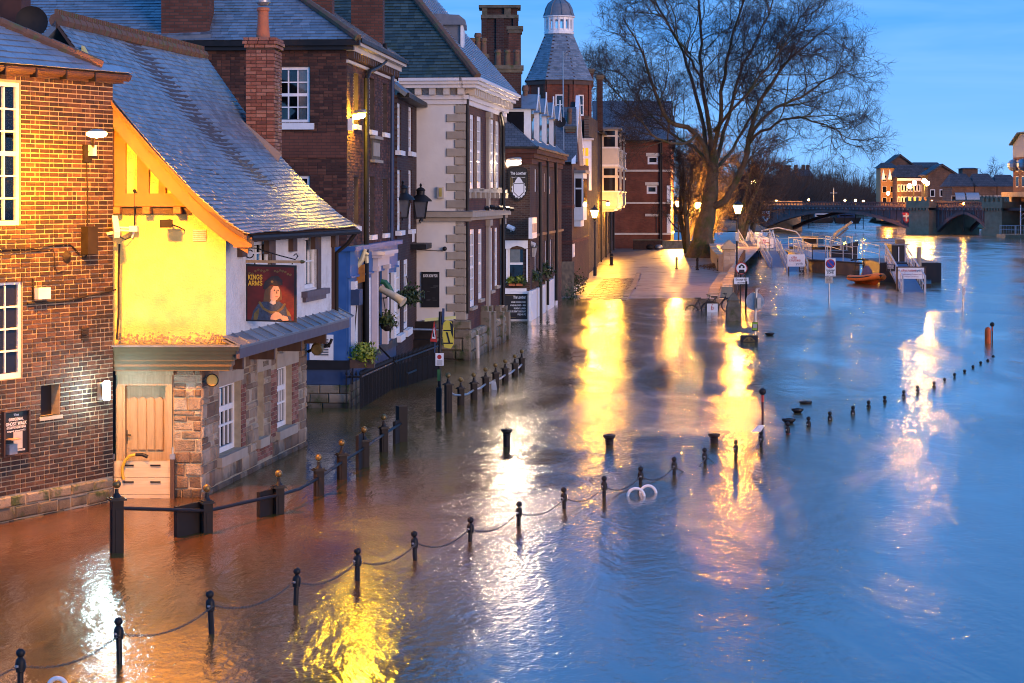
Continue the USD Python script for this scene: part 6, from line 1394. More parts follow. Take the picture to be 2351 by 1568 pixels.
lowz = np.clip(1.2 - (v[:, 2] - gz) / 2.5, 0, 1); a_ = np.arctan2(dr__[:, 1], dr__[:, 0]); v[:, :2] += dr__ * (nv[:, None] * .5 + (lowz * (.16 + .16 * np.sin(a_ * 5 + 1)))[:, None])
m2 = MB(); m2.add(v, f); pl_.part('trunk', m2, M['bark'], smooth=60)
limbs = [   # picture positions with a depth offset, thickness at the start and end
    ([(1632, 400, 0), (1590, 300, -.5), (1536, 278, -1.5), (1512, 225, -2.5), (1486, 150, -3), (1462, 95, -3.5), (1430, 40, -4)], .36, .05),
    ([(1634, 360, 0), (1628, 290, .3), (1612, 190, .5), (1608, 100, .6), (1604, -10, .8), (1612, -130, 1)], .34, .06),
    ([(1632, 370, 0), (1608, 255, 1.2), (1580, 150, 2.2), (1545, 70, 3), (1500, 0, 4), (1470, -80, 5)], .28, .05),
    ([(1636, 370, 0), (1650, 280, -1.2), (1656, 210, -2), (1672, 110, -3), (1700, 20, -3.5), (1725, -90, -4)], .32, .06),
    ([(1638, 380, .3), (1664, 300, 1.5), (1690, 200, 3), (1722, 120, 4.5), (1765, 30, 6), (1800, -60, 7)], .28, .05),
    ([(1628, 470, -.2), (1665, 455, -.6), (1697, 400, -1), (1716, 340, -1.6), (1738, 255, -2.2), (1790, 165, -3), (1850, 105, -3.5), (1905, 60, -4)], .48, .05),
    ([(1712, 350, -1.4), (1760, 265, -.6), (1830, 225, .6), (1895, 185, 1.6), (1960, 160, 2.5)], .26, .04),
    ([(1720, 330, -1.6), (1775, 285, -3.6), (1840, 270, -5), (1900, 290, -6), (1945, 330, -6.5)], .2, .035),
    ([(1628, 380, .4), (1580, 330, 2.5), (1520, 290, 4), (1460, 215, 5), (1410, 160, 5.5)], .24, .04),
    ([(1600, 310, -.6), (1540, 330, -3), (1490, 300, -4.5), (1440, 240, -5), (1395, 195, -5)], .18, .035),
    ([(1640, 390, .5), (1690, 330, 4), (1740, 240, 6), (1800, 150, 7.5), (1850, 60, 8.5)], .24, .04),
    ([(1640, 300, -1), (1690, 240, -4), (1755, 165, -6), (1815, 80, -7), (1860, 10, -7.5)], .2, .035),
    ([(1612, 190, .5), (1570, 110, -2), (1520, 40, -3.5), (1480, -40, -4)], .15, .035)]
gw = Grow(11, [12, 8, 7, 6], [4.7, 2.6, 1.4, .75], [.060, .028, .015, .0095], .40)
for q, ra, rb in limbs:
    w = smoothpath([P(u, v, YP + dy) for u, v, dy in q], 16); w[1:-1] += gw.r.normal(0, .07, (14, 3)); m = MB(); m.tube(w, np.linspace(ra * .62, rb * .75, 16), 9); lp_ = pl_.part('limb', m, M['bark'], smooth=60)
    gw.kids(w, ra, 0, .28)
# small shoots on the trunk
for k in range(60):
    p = tp[gw.r.integers(7, 15)] + gw.r.normal(0, .35, 3); d = gw.r.normal(0, 1, 3); d[2] = abs(d[2]) * .3; d /= np.linalg.norm(d); w = gw.path(p, d, 1.8, 4, 2); o = gw.out[2]; rr = np.linspace(.02, .008, 5); o[0].append(w[:-1]); o[1].append(w[1:]); o[2].append(rr[:-1]); o[3].append(rr[1:]); gw.kids(w, .02, 3)
pl_.part('crown', gw.mesh([0]), M['bark'], kind='stuff'); pl_.part('twigs', gw.mesh([1, 2, 3]), M['twig'], kind='stuff')
# some dry leaves and seed balls still hanging
r = np.random.default_rng(5); e = np.vstack(gw.out[3][1]); pick = e[r.choice(len(e), 900, replace=False)]; m = MB()
for p in pick:
    a = r.normal(0, 1, 3); a /= np.linalg.norm(a); b = np.cross(a, [.3, .2, 1]); b /= np.linalg.norm(b); m.add([p - (0, 0, .02), p + a * .06 - (0, 0, .10), p - (0, 0, .17), p + b * .06 - (0, 0, .09)], [(0, 1, 2), (0, 2, 3)])
pl_.part('dry_leaves', m, M['twig'], kind='stuff')
# tree prototypes: built bare, 8 m high
def bare_tree(name, label, loc, h, seed, spread=1.0, up=.35, dens=1.0, stems=1, rz=0, mt='twig_far', far=True):
    t_ = T(name, label, 'tree', loc); L = np.asarray(loc, float); g = Grow(seed, [int(10 * dens), int(8 * dens), int(7 * dens)] + ([] if far else [4]), [.36 * h * spread, .19 * h, .10 * h] + ([] if far else [.05 * h]), [.012 * h * .6, .0035 * h, .0022 * h] + ([] if far else [.0012 * h]), .2, up, .8)
    m = MB()
    for k in range(stems):
        lean = np.array([g.r.normal(0, .12), g.r.normal(0, .12), 1]); w = [L + (0, 0, -.3)]; d = lean / np.linalg.norm(lean)
        for i in range(9): d = d + g.r.normal(0, .07, 3); d /= np.linalg.norm(d); w.append(w[-1] + d * h * .095)
        w = np.array(w); m.tube(w, np.linspace(.028 * h, .004 * h, 10), 7); g.kids(w, .02 * h, 0, .22)
    t_.part('trunk', m, M['bark']); t_.part('crown', g.mesh(range(4)), M[mt], kind='stuff')
    return t_
bare_tree('small_tree', 'small forked bare tree close to the left of the giant plane trunk', G(1577, 582), 9.5, 21, .9, .3, 1.0, 2, mt='twig', far=False)
tA = bare_tree('bare_tree', 'bushy dark bare tree behind the red brick house left of the lamps', (16.2, 196, 1.0), 11.5, 31, 1.0, .3, 1.15, 3)
tB = bare_tree('bare_tree', 'twiggy bare tree between the two park lamps behind the low wall', (19.0, 201, 1.0), 10.5, 32, 1.0, .3, 1.15, 3)
grp = 'bare trees behind the plane tree'
for k, (src, x, y, s, lab) in enumerate(((tA, 22.5, 206, .95, 'bare tree just right of the plane trunk near the bridge end'), (tB, 13.5, 212, 1.45, 'tall bare tree rising over the slate roof of the red brick house'), (tA, 8.5, 218, 1.5, 'bare tree top showing over the slate roof beside the tower'), (tB, 24.5, 214, .8, 'low bare tree behind the orange riverside lamp'), (tA, 17.8, 190, .62, 'low bushy thicket tree beside the low dark wall'), (tB, 26.5, 238, .95, 'bare tree behind the left end of the iron bridge'))):
    copy(src, 'bare_tree', lab, (x, y, 1.0), k * 1.3 + .4, grp, s)
# ------------------------------------------------------------------ chain bollards along the sunken quay edge
ORD = ['first', 'second', 'third', 'fourth', 'fifth', 'sixth', 'seventh', 'eighth', 'ninth', 'tenth', 'eleventh', 'twelfth', 'thirteenth', 'fourteenth', 'fifteenth', 'sixteenth', 'seventeenth', 'eighteenth', 'nineteenth', 'twentieth', 'twenty first', 'twenty second', 'twenty third', 'twenty fourth', 'twenty fifth', 'twenty sixth', 'twenty seventh', 'twenty eighth', 'twenty ninth', 'thirtieth', 'last and farthest']
BO = [(47, 1488, 1588), (277, 1417, 1524), (490, 1355, 1455), (676, 1302, 1388), (820, 1257, 1333), (957, 1218, 1287), (1078, 1186, 1243), (1189, 1150, 1207), (1297, 1118, 1168), (1387, 1092, 1142), (1470, 1070, 1113), (1549, 1048, 1090), (1622, 1027, 1065), (1688, 1009, 1050), (1748, 988, 1026), (1810, 968, 996), (1858, 956, 980), (1908, 944, 965), (1955, 931, 950), (1995, 919, 935), (2035, 908, 922), (2072, 895, 911), (2106, 884, 900), (2144, 875, 889), (2171, 867, 875.5), (2194, 856, 865), (2218, 848, 855), (2234, 838, 845), (2252, 829, 836), (2267, 824, 829), (2280, 815, 819)]
bol = T('chain_bollard', 'first black ball topped chain bollard from the left along the water', 'bollard', group='chain bollards along the sunken quay')
m = MB(); m.lathe([(.062, -1.1), (.056, .18), (.036, .20), (.034, .74), (.05, .75), (.05, .77)], (0, 0, 0), 10); bol.part('shaft', m, M['iron'], smooth=35)
m = MB(); m.lathe([(.052, .77), (.056, .79), (.056, .85), (.048, .88), (.03, .895), (.026, .905)], (0, 0, 0), 8); cl = bol.part('collar', m, M['iron'], smooth=35)
for a in (0, math.pi):
    m = MB(); m.lathe([(.02, -.01), (.022, .01), (.001, .016)], (.058 * math.cos(a), .058 * math.sin(a), .815), 8); bol.part('chain_eye', m, M['steel'], cl)
m = MB(); m.ball((0, 0, .95), .05, 16, 10); bol.part('ball', m, M['iron'], smooth=True)
tops = []
r = random.Random(9)
for k, (u, vt, vb) in enumerate(BO):
    Y = H * K / (vb - VH); X = (u - CX) * Y / K; zt = (vb - vt) * Y / K; tops.append(np.array([X, Y, zt])); hd = r.uniform(-.4, .4) + 1.1
    if k == 0: bol.move((X, Y, zt - 1.0), hd)
    else: copy(bol, 'chain_bollard', f'{ORD[k]} black ball topped chain bollard from the left along the water', (X, Y, zt - 1.0), hd, lean=r.uniform(-.05, .05))
M['chain'] = plain('weathered_chain', (.10, .095, .09), .5, .4, .5)
def chain_mesh(a, b, sag, lk=.056):
    n = 60; t = np.linspace(0, 1, n); pts = a + (b - a) * t[:, None]; pts[:, 2] -= sag * 4 * t * (1 - t)
    d = np.linalg.norm(np.diff(pts, axis=0), axis=1); s = np.concatenate([[0], np.cumsum(d)]); c = max(6, int(s[-1] / (lk * .72))); m = MB()
    q = np.stack([np.interp(np.linspace(0, s[-1], c + 1), s, pts[:, i]) for i in range(3)], 1)
    th = np.arange(8) * math.pi / 4
    for i in range(c):
        o = (q[i] + q[i + 1]) / 2
        if o[2] < -.05: continue
        ax = q[i + 1] - q[i]; ax /= np.linalg.norm(ax); sd = np.cross(ax, [0, 0, 1.0]); sd /= np.linalg.norm(sd); up = np.cross(sd, ax); w = sd if i % 2 else up
        ring = [o + ax * lk * .5 * math.cos(x) + w * .013 * math.sin(x) for x in th]; ring.append(ring[0]); m.tube(ring, .0042, 4, cap=False)
    return m
for k in range(len(tops) - 1):
    if k > 18: break
    a, b = tops[k] - (0, 0, .185), tops[k + 1] - (0, 0, .185); sag = .15 if k < 11 else .2
    m = chain_mesh(a, b, sag)
    if m.n and k < 14: one('hanging_chain', m, M['chain'], f'{ORD[k]} chain from the left hanging between two ball topped bollards', 'chain', group='chains between the bollards')
a = tops[0] - (0, 0, .185); m = chain_mesh(a + (-1.0, -1.55, -.15), a, .05); one('hanging_chain', m, M['chain'], 'chain end leaving the lower left corner of the picture', 'chain', group='chains between the bollards')

# ------------------------------------------------------------------ post and rail barriers
def rail_post(th, u, vt, vb, w=.15, ball=True, mt='iron_dull'):
    Y = H * K / (vb - VH); X = (u - CX) * Y / K; zt = (vb - vt) * Y / K; m = MB(); rz = .45
    zb = zt - (.30 if ball else 0)
    m.obox((X, Y, (zb - 1.4) / 2), (w, w, zb + 1.4), rz)
    if ball:
        for s_ in (-1, 1):
            for ax in (0, 1):      # raised corner fillets give the fluted look
                dx, dy = (s_ * w / 2, 0) if ax == 0 else (0, s_ * w / 2); c_, n_ = math.cos(rz), math.sin(rz); m.obox((X + dx * c_ - dy * n_, Y + dx * n_ + dy * c_, (zb - 1.4) / 2 - .03), (.02 if ax == 0 else w * .45, w * .45 if ax == 0 else .02, zb + 1.2), rz)
    p = th.part('post', m, M[mt])
    if ball:
        m = MB(); m.obox((X, Y, zb + .012), (w * 1.45, w * 1.45, .025), rz); m.obox((X, Y, zb + .035), (w * 1.15, w * 1.15, .022), rz); m.lathe([(w * .42, .045), (w * .25, .09), (.03, .11), (.028, .165)], (X, Y, zb), 8); th.part('cap', m, M['iron'], p)
        m = MB(); m.ball((X, Y, zt - .062), .065, 16, 10); th.part('ball', m, M['gold'], p, smooth=True)
    return np.array([X, Y, zb])
b1 = T('post_rail_barrier', 'near post and rail barrier with gold balls before the white pub', 'barrier', W2(640, 1180))
PS = [(268, 1102, 1268, .17), (475, 1112, 1222, .15), (640, 1079, 1179, .15), (732, 1042, 1138, .15), (785, 1009, 1100, .15), (836, 979, 1072, .16), (881, 951, 1037, .14)]
pp = [rail_post(b1, u, a, b, w) for u, a, b, w in PS]
e = rail_post(b1, 922, 932, 1013, .2, False)
pp.append(e + (0, 0, -.25))
for i in range(len(pp) - 1):
    a, b = pp[i] - (0, 0, .12), pp[i + 1] - (0, 0, .12); m = MB(); mid = (a + b) / 2 - (0, 0, .05 if i == 2 else .0); m.tube([a, mid, b], .03, 8); b1.part('rail', m, M['iron'], smooth=40)
for (u0, u1, vt0, vt1, vb0, vb1) in ((403, 458, 1163, 1150, 1234, 1221), (593, 628, 1130, 1122, 1188, 1178), (820, 834, 1000, 990, 1080, 1070), (905, 915, 968, 962, 1020, 1015)):
    p0, p1 = W2(u0, vb0), W2(u1, vb1); w = wall(p0, p1); m = MB(); h0 = (vb0 - vt0) * p0[1] / K; w.box(m, 0, w.len, -1, h0, -.03, .03); b1.part('panel', m, M['iron_dull'])
b2 = T('post_rail_barrier', 'far post and rail barrier with ropes beside the yellow sign post', 'barrier', W2(1115, 899))
PS = [(1029, 856, 948, .15), (1058, 866, 930, .14), (1088, 855, 917, .14), (1115, 843, 899, .14), (1138, 833, 892, .14), (1160, 824, 875, .14), (1182, 813, 861, .14), (1198, 802, 849, .14)]
pp = [rail_post(b2, u, a, b, w) for u, a, b, w in PS]
for i in range(len(pp) - 1):
    a, b = pp[i] - (0, 0, .16), pp[i + 1] - (0, 0, .16); m = MB(); m.tube([a, (a + b) / 2 - (0, 0, .04), b], .028, 8); b2.part('rail', m, M['steel'], smooth=40)
m = MB(); a = (pp[3] + pp[4]) / 2 - (0, 0, .15); m.add([a, a + (.14, 0, 0), a + (.22, .1, -.5), a + (.05, .1, -.42)], [(0, 1, 2), (0, 2, 3), (2, 1, 0), (3, 2, 0)]); b2.part('tied_rag', m, M['white'])

# ------------------------------------------------------------------ iron railings by the shopfront steps
def railing(label, pts, z0, z1, spike=.12, gap=.13, solid=False):
    t_ = T('iron_railing', label, 'railing', (pts[0][0], pts[0][1], 0)); pts = [np.asarray(p, float)[:2] for p in pts]; seg = [np.linalg.norm(b - a) for a, b in zip(pts[:-1], pts[1:])]; tot = sum(seg); n = int(tot / gap)
    def at(s):
        for a, b, l in zip(pts[:-1], pts[1:], seg):
            if s <= l + 1e-6: return a + (b - a) * (s / l)
            s -= l
        return pts[-1]
    zt = lambda s: z0 + (z1 - z0) * s / tot
    m = MB(); q = [np.append(at(s), zt(s)) for s in np.linspace(0, tot, 12)]; m.tube(q, .028, 6); t_.part('top_rail', m, M['iron'])
    for k in range(n + 1):
        s = tot * k / n; p = at(s); z = zt(s); m = MB(); m.bar((p[0], p[1], -.9), (p[0], p[1], z + spike * .4), .026); m.lathe([(.02, spike * .4), (.034, spike * .7), (.001, spike * 1.5)], (p[0], p[1], z), 5); t_.part('bar', m, M['iron'])
    if solid:
        for a, b in zip(pts[:-1], pts[1:]):
            w = wall(a, b); m = MB(); w.box(m, 0, w.len, -1, min(z0, z1) - .1, -.06, -.03); t_.part('boarding', m, M['iron_dull'])
    return t_
P1, P2_ = W2(795, 938), W2(903, 892)
railing('spiked black iron railing standing in the water before the blue shopfront', [P1 + (-.0, -.0, 0), P1 + (.35, -.1, 0), P2_], .80, .72)
railing('boarded black iron railing at the foot of the dark stone steps', [W2(905, 893), W2(937, 884), W2(1012, 861)], .75, .90, solid=True)
hr = T('step_handrail', 'thin curved black handrail between the shop door and the railing', 'handrail', P(890, 850, 57)); m = MB(); m.tube([P(866, 790, 57.6), P(880, 805, 58.2), P(900, 826, 58.6), P(920, 848, 59.0), P(936, 858, 59.2), P(955, 850, 60)], .03, 6); hr.part('rail', m, M['iron'])
for u, v in ((866, 790), (900, 826), (936, 858)): m = MB(); m.bar(P(u, v, 58.4), P(u, v, 58.4) * (1, 1, 0) + (0, 0, -.4), .03); hr.part('post', m, M['iron'])

# ------------------------------------------------------------------ sign post with yellow panels
YG = 51.9
g_ = T('yellow_sign_post', 'sign post with yellow finger panels and a red warning triangle', 'sign post', W2(1007, 945))
ylw = plain('yellow_sign_face', (.62, .50, .06), .4, var=.05); cry = plain('cream_sign_face', (.66, .60, .22), .4, var=.05)
q = lambda u, v, d=0.0: P(u, v, YG + d)
m = MB(); m.tube([q(1011, 715), q(1008, 950)], .04, 8); po = g_.part('pole', m, M['iron'], smooth=40)
m = MB(); m.lathe([(.075, -.8), (.075, .45), (.06, .48), (.04, .5)], q(1007.5, 934), 10); g_.part('sleeve', m, M['iron'], po, smooth=40)
m = MB(); m.hexa([q(975, 738), q(1047, 732), q(1047, 732, .25), q(975, 738, .25), q(975, 731), q(1047, 725), q(1047, 725, .25), q(975, 731, .25)]); g_.part('finger_panel', m, cry)
def qpoly(th, name, pts, d0, d1, mt, parent=None):
    f = wall(q(900, 0)[:2], q(1100, 0)[:2]); o = f.o; g = sg.Polygon([(q(u, v)[0] - o[0], q(u, v)[2]) for u, v in pts]); m = MB(); f.prism(m, g, d0, d1); return th.part(name, m, mt, parent)
yp = qpoly(g_, 'panel', [(1018, 741), (1026, 734), (1037, 738), (1042, 756), (1042, 790), (1035, 800), (1020, 797), (1016, 770)], .05, .08, ylw)
for pt in ([(1033, 738), (1040, 745), (1041, 776), (1036, 764)], [(1018, 757), (1036, 757), (1036, 759.5), (1018, 759.5)], [(1024, 762), (1028, 762), (1034, 786), (1030, 786)], [(1018, 786), (1040, 786), (1040, 789), (1018, 789)]): qpoly(g_, 'black_mark', pt, .081, .086, M['black'], yp)
tri = [(997.5, 735), (1004, 785), (988, 783)]; tp_ = qpoly(g_, 'warning_triangle', tri, .10, .12, M['red'])
qpoly(g_, 'triangle_face', [(997, 750), (1000.5, 777), (992, 776)], .121, .127, M['white'], tp_); qpoly(g_, 'symbol', [(996, 758), (998.5, 774), (994, 772)], .128, .132, M['black'], tp_)
np_ = qpoly(g_, 'notice', [(1000, 810), (1019, 810), (1019, 839), (1000, 839)], .06, .075, M['white']); f_ = wall(q(900, 0)[:2], q(1100, 0)[:2]); m = MB()
c_ = q(1009, 819); m.add(*[np.array(z) for z in (lambda R: ([c_ + (.055 * math.cos(a), -.08, .055 * math.sin(a)) for a in np.linspace(0, 6.283, 13)[:-1]] + [c_ + (0, -.08, 0)], [(i, (i + 1) % 12, 12) for i in range(12)]))(0)]); g_.part('symbol', m, M['red'], np_)
m = MB()
for k in range(5): v = 827 + k * 2.2; a, b = q(1003, v), q(1016, v); m.box(a[0], b[0], a[1] - .085, a[1] - .078, a[2] - .006, a[2] + .006)
g_.part('text_line', m, M['steel'], np_, kind='stuff')
gp = qpoly(g_, 'green_plate', [(1004, 848), (1011, 848), (1011, 874), (1004, 874)], .05, .07, plain('green_plate', (.03, .12, .03), .5))
m = MB(); m.bar(q(1018, 708), q(1017, 745), .10, .06); m.bar(q(1000, 745), q(998, 810), .03); g_.part('rear_panel', m, M['blue_dk'])

# ------------------------------------------------------------------ small things standing in the flood
for k, (u, vt, vb, w) in enumerate(((1163.5, 985, 1025, .09), (1399, 998, 1021, .10), (1640, 995, 1017, .10), (1811, 961, 972, .12), (1831, 938, 948, .11), (1850, 921, 926, .12), (1767, 764, 770, .14))):
    Y = H * K / (vb - VH); X = (u - CX) * Y / K; zt = (vb - vt) * Y / K
    lab = ['black flared stub post in the white lamp reflection', 'black flared stub post left of the middle of the water', 'black flared stub post in the orange lamp reflection', 'black stub cap just behind the red ringed bollard', 'nearly drowned black stub cap behind the chain bollards', 'farthest almost drowned black stub cap behind the chain', 'small dark float below the round sign'][k]
    t_ = T('stub_post', lab, 'bollard', (X, Y, 0)); m = MB(); m.lathe([(w * .9, -.9), (w * .85, zt - .14), (w * .95, zt - .12), (w * .8, zt - .10), (w * 1.25, zt - .05), (w * 1.35, zt - .045), (w * 1.35, zt)], (X, Y, 0), 12); t_.part('body', m, M['iron'], smooth=35); m = MB(); m.lathe([(w * .6, zt + .001), (w * .5, zt + .012)], (X, Y, 0), 10); t_.part('lid', m, M['iron_dull'])
for k, (u, v, rad, lab) in enumerate(((1460, 1139, 19, 'nearer white hoop rising from the water by the bollards'), (1488, 1132, 18, 'farther white hoop rising from the water by the bollards'), (132, 1575, 20, 'white hoop cut by the bottom edge of the picture'))):
    c = W2(u, v); R_ = rad * c[1] / K; m = MB(); m.tube([c + (R_ * math.cos(a), .0, R_ * math.sin(a) - .01) for a in np.linspace(-.6, math.pi + .6, 24)], .026, 8); t_ = T('white_hoop', lab, 'hoop', c, group='white hoops in the water'); t_.part('hoop', m, M['white'], smooth=50)
def marker(label, u, vt, vb, base_col=True):
    Y = H * K / (vb - VH); X = (u - CX) * Y / K; zt = (vb - vt) * Y / K; t_ = T('marker_pole', label, 'marker pole', (X, Y, 0))
    m = MB(); m.tube([(X, Y, -1), (X, Y, zt - .12)], .028, 8); t_.part('pole', m, plain('dark_red_pole', (.05, .012, .012), .5) if 'drp' not in M else M['drp'])
    m = MB(); m.tube([(X, Y, zt - .30), (X, Y, zt - .13)], .031, 8); t_.part('red_band', m, M['red']); m = MB(); m.ball((X, Y, zt - .06), .085, 12, 8); t_.part('ball', m, M['iron'], smooth=True)
marker('thin dark pole with a red band rising behind the chain bollards', 1751, 893, 980); marker('thin pole with black ball beside the orange float', 2278, 741, 790)
for k in (15, 16):
    c = tops[k]; m = MB(); m.tube([(c[0], c[1], -.3), (c[0], c[1], c[2] - .27)], .062, 10); one('red_collar', m, M['red'], ['red band low on the bollard before the drowned stub cap', 'red band low on the next bollard to its right'][k - 15], 'band')
c = tops[14] + (-.12, 0, .05); m = MB(); w_ = [P(u, v, c[1] - .1) for u, v in ((1726, 992), (1741, 979), (1755, 978), (1746, 992))]; m.hexa(w_ + [p + np.array([0, .02, .02]) for p in w_]); one('tilted_board', m, M['white'], 'small tilted white board stuck against the bollard under the red banded pole', 'board')
c = W2(2268, 788); t_ = T('orange_float', 'upright orange float beside a thin pole at the right', 'float', c); m = MB(); m.lathe([(.10, -.5), (.115, .0), (.115, .45), (.10, .53), (.06, .58), (.001, .60)], c, 14); t_.part('body', m, plain('orange_plastic', (.60, .10, .015), .45), smooth=40)
c = W2(2211, 716); t_ = T('mooring_post', 'lone grey post with a small box on top in open water', 'post', c); m = MB(); m.tube([c + (0, 0, -.5), c + (0, 0, 1.2)], .035, 8); t_.part('pole', m, M['steel']); m = MB(); m.box(c[0] - .03, c[0] + .09, c[1] - .06, c[1] + .06, .78, 1.12); t_.part('box', m, M['steel'])

# ------------------------------------------------------------------ the flooded corner by the stone pier
YQ = 90.2; SQ = wall((P(1600, 0, YQ)[0], YQ), (P(1800, 0, YQ)[0], YQ)); ox = SQ.o[0]
def S(u, Y=YQ): return P(u, 0, Y)[0]
def Z(v, Y=YQ): return H + (VH - v) * Y / K
c = P(1686, 737, YQ); sp = T('stone_pier', 'mossy stone pier with pointed cap standing in the flood', 'pier', (c[0], YQ, 0))
w_ = (S(1702) - S(1670)) / 2; xm = S(1686)
m = MB(); m.box(xm - w_, xm + w_, YQ, YQ + 2 * w_, -1, Z(704)); sp.part('body', m, M['stone_dark'])
m = MB(); cy = YQ + w_; q4 = lambda h, z: [(xm - h, cy - h, z), (xm + h, cy - h, z), (xm + h, cy + h, z), (xm - h, cy + h, z)]
m.hexa(q4(w_ * 1.05, Z(715)) + q4(w_ * 1.05, Z(711))); m.hexa(q4(w_ * .98, Z(704)) + q4(w_ * .70, Z(692))); m.hexa(q4(w_ * .82, Z(692) + .003) + q4(w_ * .82, Z(689))); m.hexa(q4(w_ * .8, Z(689) + .003) + q4(.03, Z(672))); sp.part('cap', m, M['stone_dark'])
def disc(th, name, u, v, r_, Y, mt, parent=None, d=0.0, n=24, th_=.03):
    c = P(u, v, Y); R_ = r_ * YQ / K; m = MB(); a = np.linspace(0, 2 * math.pi, n + 1)[:-1]; fr = np.stack([c[0] + R_ * np.cos(a), np.full(n, c[1] - d), c[2] + R_ * np.sin(a)], 1); bk = fr + (0, th_, 0)
    m.add(np.vstack([fr, bk, [[c[0], c[1] - d, c[2]], [c[0], c[1] - d + th_, c[2]]]]), [(i, (i + 1) % n, 2 * n) for i in range(n)] + [((i + 1) % n, i, n + i) for i in range(n)] + [((i + 1) % n, n + i, n + (i + 1) % n) for i in range(n)] + [(n + (i + 1) % n, n + i, 2 * n + 1) for i in range(n)]); return th.part(name, m, mt, parent)
YV = 95.0; nv_ = T('no_vehicles_sign', 'round red ringed no motor vehicles sign on a thin dark pole', 'road sign', W2(1701, 723))
m = MB(); m.tube([P(1700, 600, YV), P(1700, 640, YV), P(1700, 735, YV)], .03, 6); m.tube([P(1700, 653, YV), P(1714, 653, YV)], .035, 6); nv_.part('pole', m, M['iron'])
R0 = disc(nv_, 'disc', 1702, 616, 14.5, YV, M['red'], d=.06); disc(nv_, 'face', 1702, 616, 12.2, YV, M['white'], R0, d=.066, th_=.01)
fV = wall((S(1600, YV), YV - .07), (S(1800, YV), YV - .07)); ov = fV.o[0]; sv = lambda u: S(u, YV) - ov; zv = lambda v: Z(v, YV)
m = MB(); fV.prism(m, sg.Polygon([(sv(1695), zv(627)), (sv(1697), zv(619)), (sv(1708), zv(619)), (sv(1710), zv(627))]), .0, .008); fV.box(m, sv(1694), sv(1696.5), zv(629), zv(625), 0, .007); fV.box(m, sv(1708), sv(1710.5), zv(629), zv(625), 0, .007); nv_.part('car_symbol', m, M['text_black'], R0)
m = MB(); fV.prism(m, unary_union([sg.Point(sv(1698), zv(613)).buffer(.05), sg.Point(sv(1707), zv(613)).buffer(.05), sg.LineString([(sv(1698), zv(612)), (sv(1702), zv(608)), (sv(1706), zv(610)), (sv(1707), zv(613))]).buffer(.03)]), 0, .008); nv_.part('motorcycle_symbol', m, M['text_black'], R0)
m = MB(); fV.box(m, sv(1685), sv(1718), zv(652), zv(637), .0, .02); pl2 = nv_.part('plate', m, M['white']); m = MB(); fV.text(m, 'Except for', (sv(1685) + sv(1718)) / 2, zv(644), .09, .021, True, .50); fV.text(m, 'access', (sv(1685) + sv(1718)) / 2, zv(650.5), .08, .021, True, .36); nv_.part('lettering', m, M['text_black'], pl2)
t_ = T('tall_dark_pole', 'tall dark square pole joined by a crossbar beside the no vehicles sign', 'pole', W2(1712, 742)); m = MB(); m.bar(W2(1711, 740, -.6) * (1, 1, 1), P(1713.5, 648, 90), .09); t_.part('pole', m, M['iron_dull']); m = MB(); m.tube([P(1713, 648, 90), P(1712.5, 634, 90)], .02, 5); t_.part('tip', m, M['iron_dull'])
YB2 = 77.5; rb = T('round_sign_back', 'grey back of a round sign with a box on its pole', 'road sign', W2(1735, 785)); m = MB(); m.tube([P(1737, 663, YB2), P(1735, 700, YB2), P(1733, 790, YB2)], .038, 8); rb.part('pole', m, M['steel'])
c = P(1733.5, 692, YB2 + .1); R_ = 21 * YB2 / K
def disc2(th, name, c, R_, mt, th_=.03, n=28, parent=None):
    a = np.linspace(0, 2 * math.pi, n + 1)[:-1]; fr = np.stack([c[0] + R_ * np.cos(a), np.full(n, c[1]), c[2] + R_ * np.sin(a)], 1); bk = fr + (0, th_, 0); m = MB()
    m.add(np.vstack([fr, bk, [c, np.asarray(c) + (0, th_, 0)]]), [(i, (i + 1) % n, 2 * n) for i in range(n)] + [((i + 1) % n, i, n + i) for i in range(n)] + [((i + 1) % n, n + i, n + (i + 1) % n) for i in range(n)] + [(n + (i + 1) % n, n + i, 2 * n + 1) for i in range(n)]); return th.part(name, m, mt, parent)
disc2(rb, 'disc', c, R_, M['steel']); m = MB(); a, b = P(1738, 708, YB2), P(1746, 684, YB2); m.box(a[0], b[0], YB2 - .12, YB2 + .04, a[2], b[2]); rb.part('box', m, M['cream']); m = MB(); m.bar(P(1736, 664, YB2), P(1745, 662, YB2), .04); rb.part('bracket', m, M['steel'])
a, b = P(1726, 760, YB2 - .06), P(1740, 739, YB2 - .06); m = MB(); m.box(a[0], b[0], YB2 - .09, YB2 - .06, a[2], b[2]); gq = rb.part('notice', m, plain('dark_notice', (.04, .06, .03), .5)); m = MB(); hg = b[2] - a[2]; m.box(a[0] + .01, b[0] - .01, YB2 - .096, YB2 - .09, b[2] - hg * .24, b[2] - hg * .06); m.box(a[0] + .01, b[0] - .04, YB2 - .096, YB2 - .09, a[2] + hg * .12, a[2] + hg * .32); rb.part('green_band', m, plain('lime_band', (.22, .42, .03), .5), gq)
m = MB()
for k in range(4): z = a[2] + hg * (.40 + k * .09); m.box(a[0] + .04, b[0] - .04, YB2 - .096, YB2 - .09, z, z + .015)
rb.part('text_line', m, M['white'], gq, kind='stuff')
bt_ = T('drowned_board', 'black board with a gold emblem just above the water', 'notice board', W2(1720, 786)); YD = 76.9; a, b = P(1700, 785, YD), P(1740, 770, YD); m = MB(); m.box(a[0], b[0], YD, YD + .22, -.5, b[2]); q_ = bt_.part('board', m, M['black']); fD = wall((a[0], YD), (b[0], YD)); m = MB()
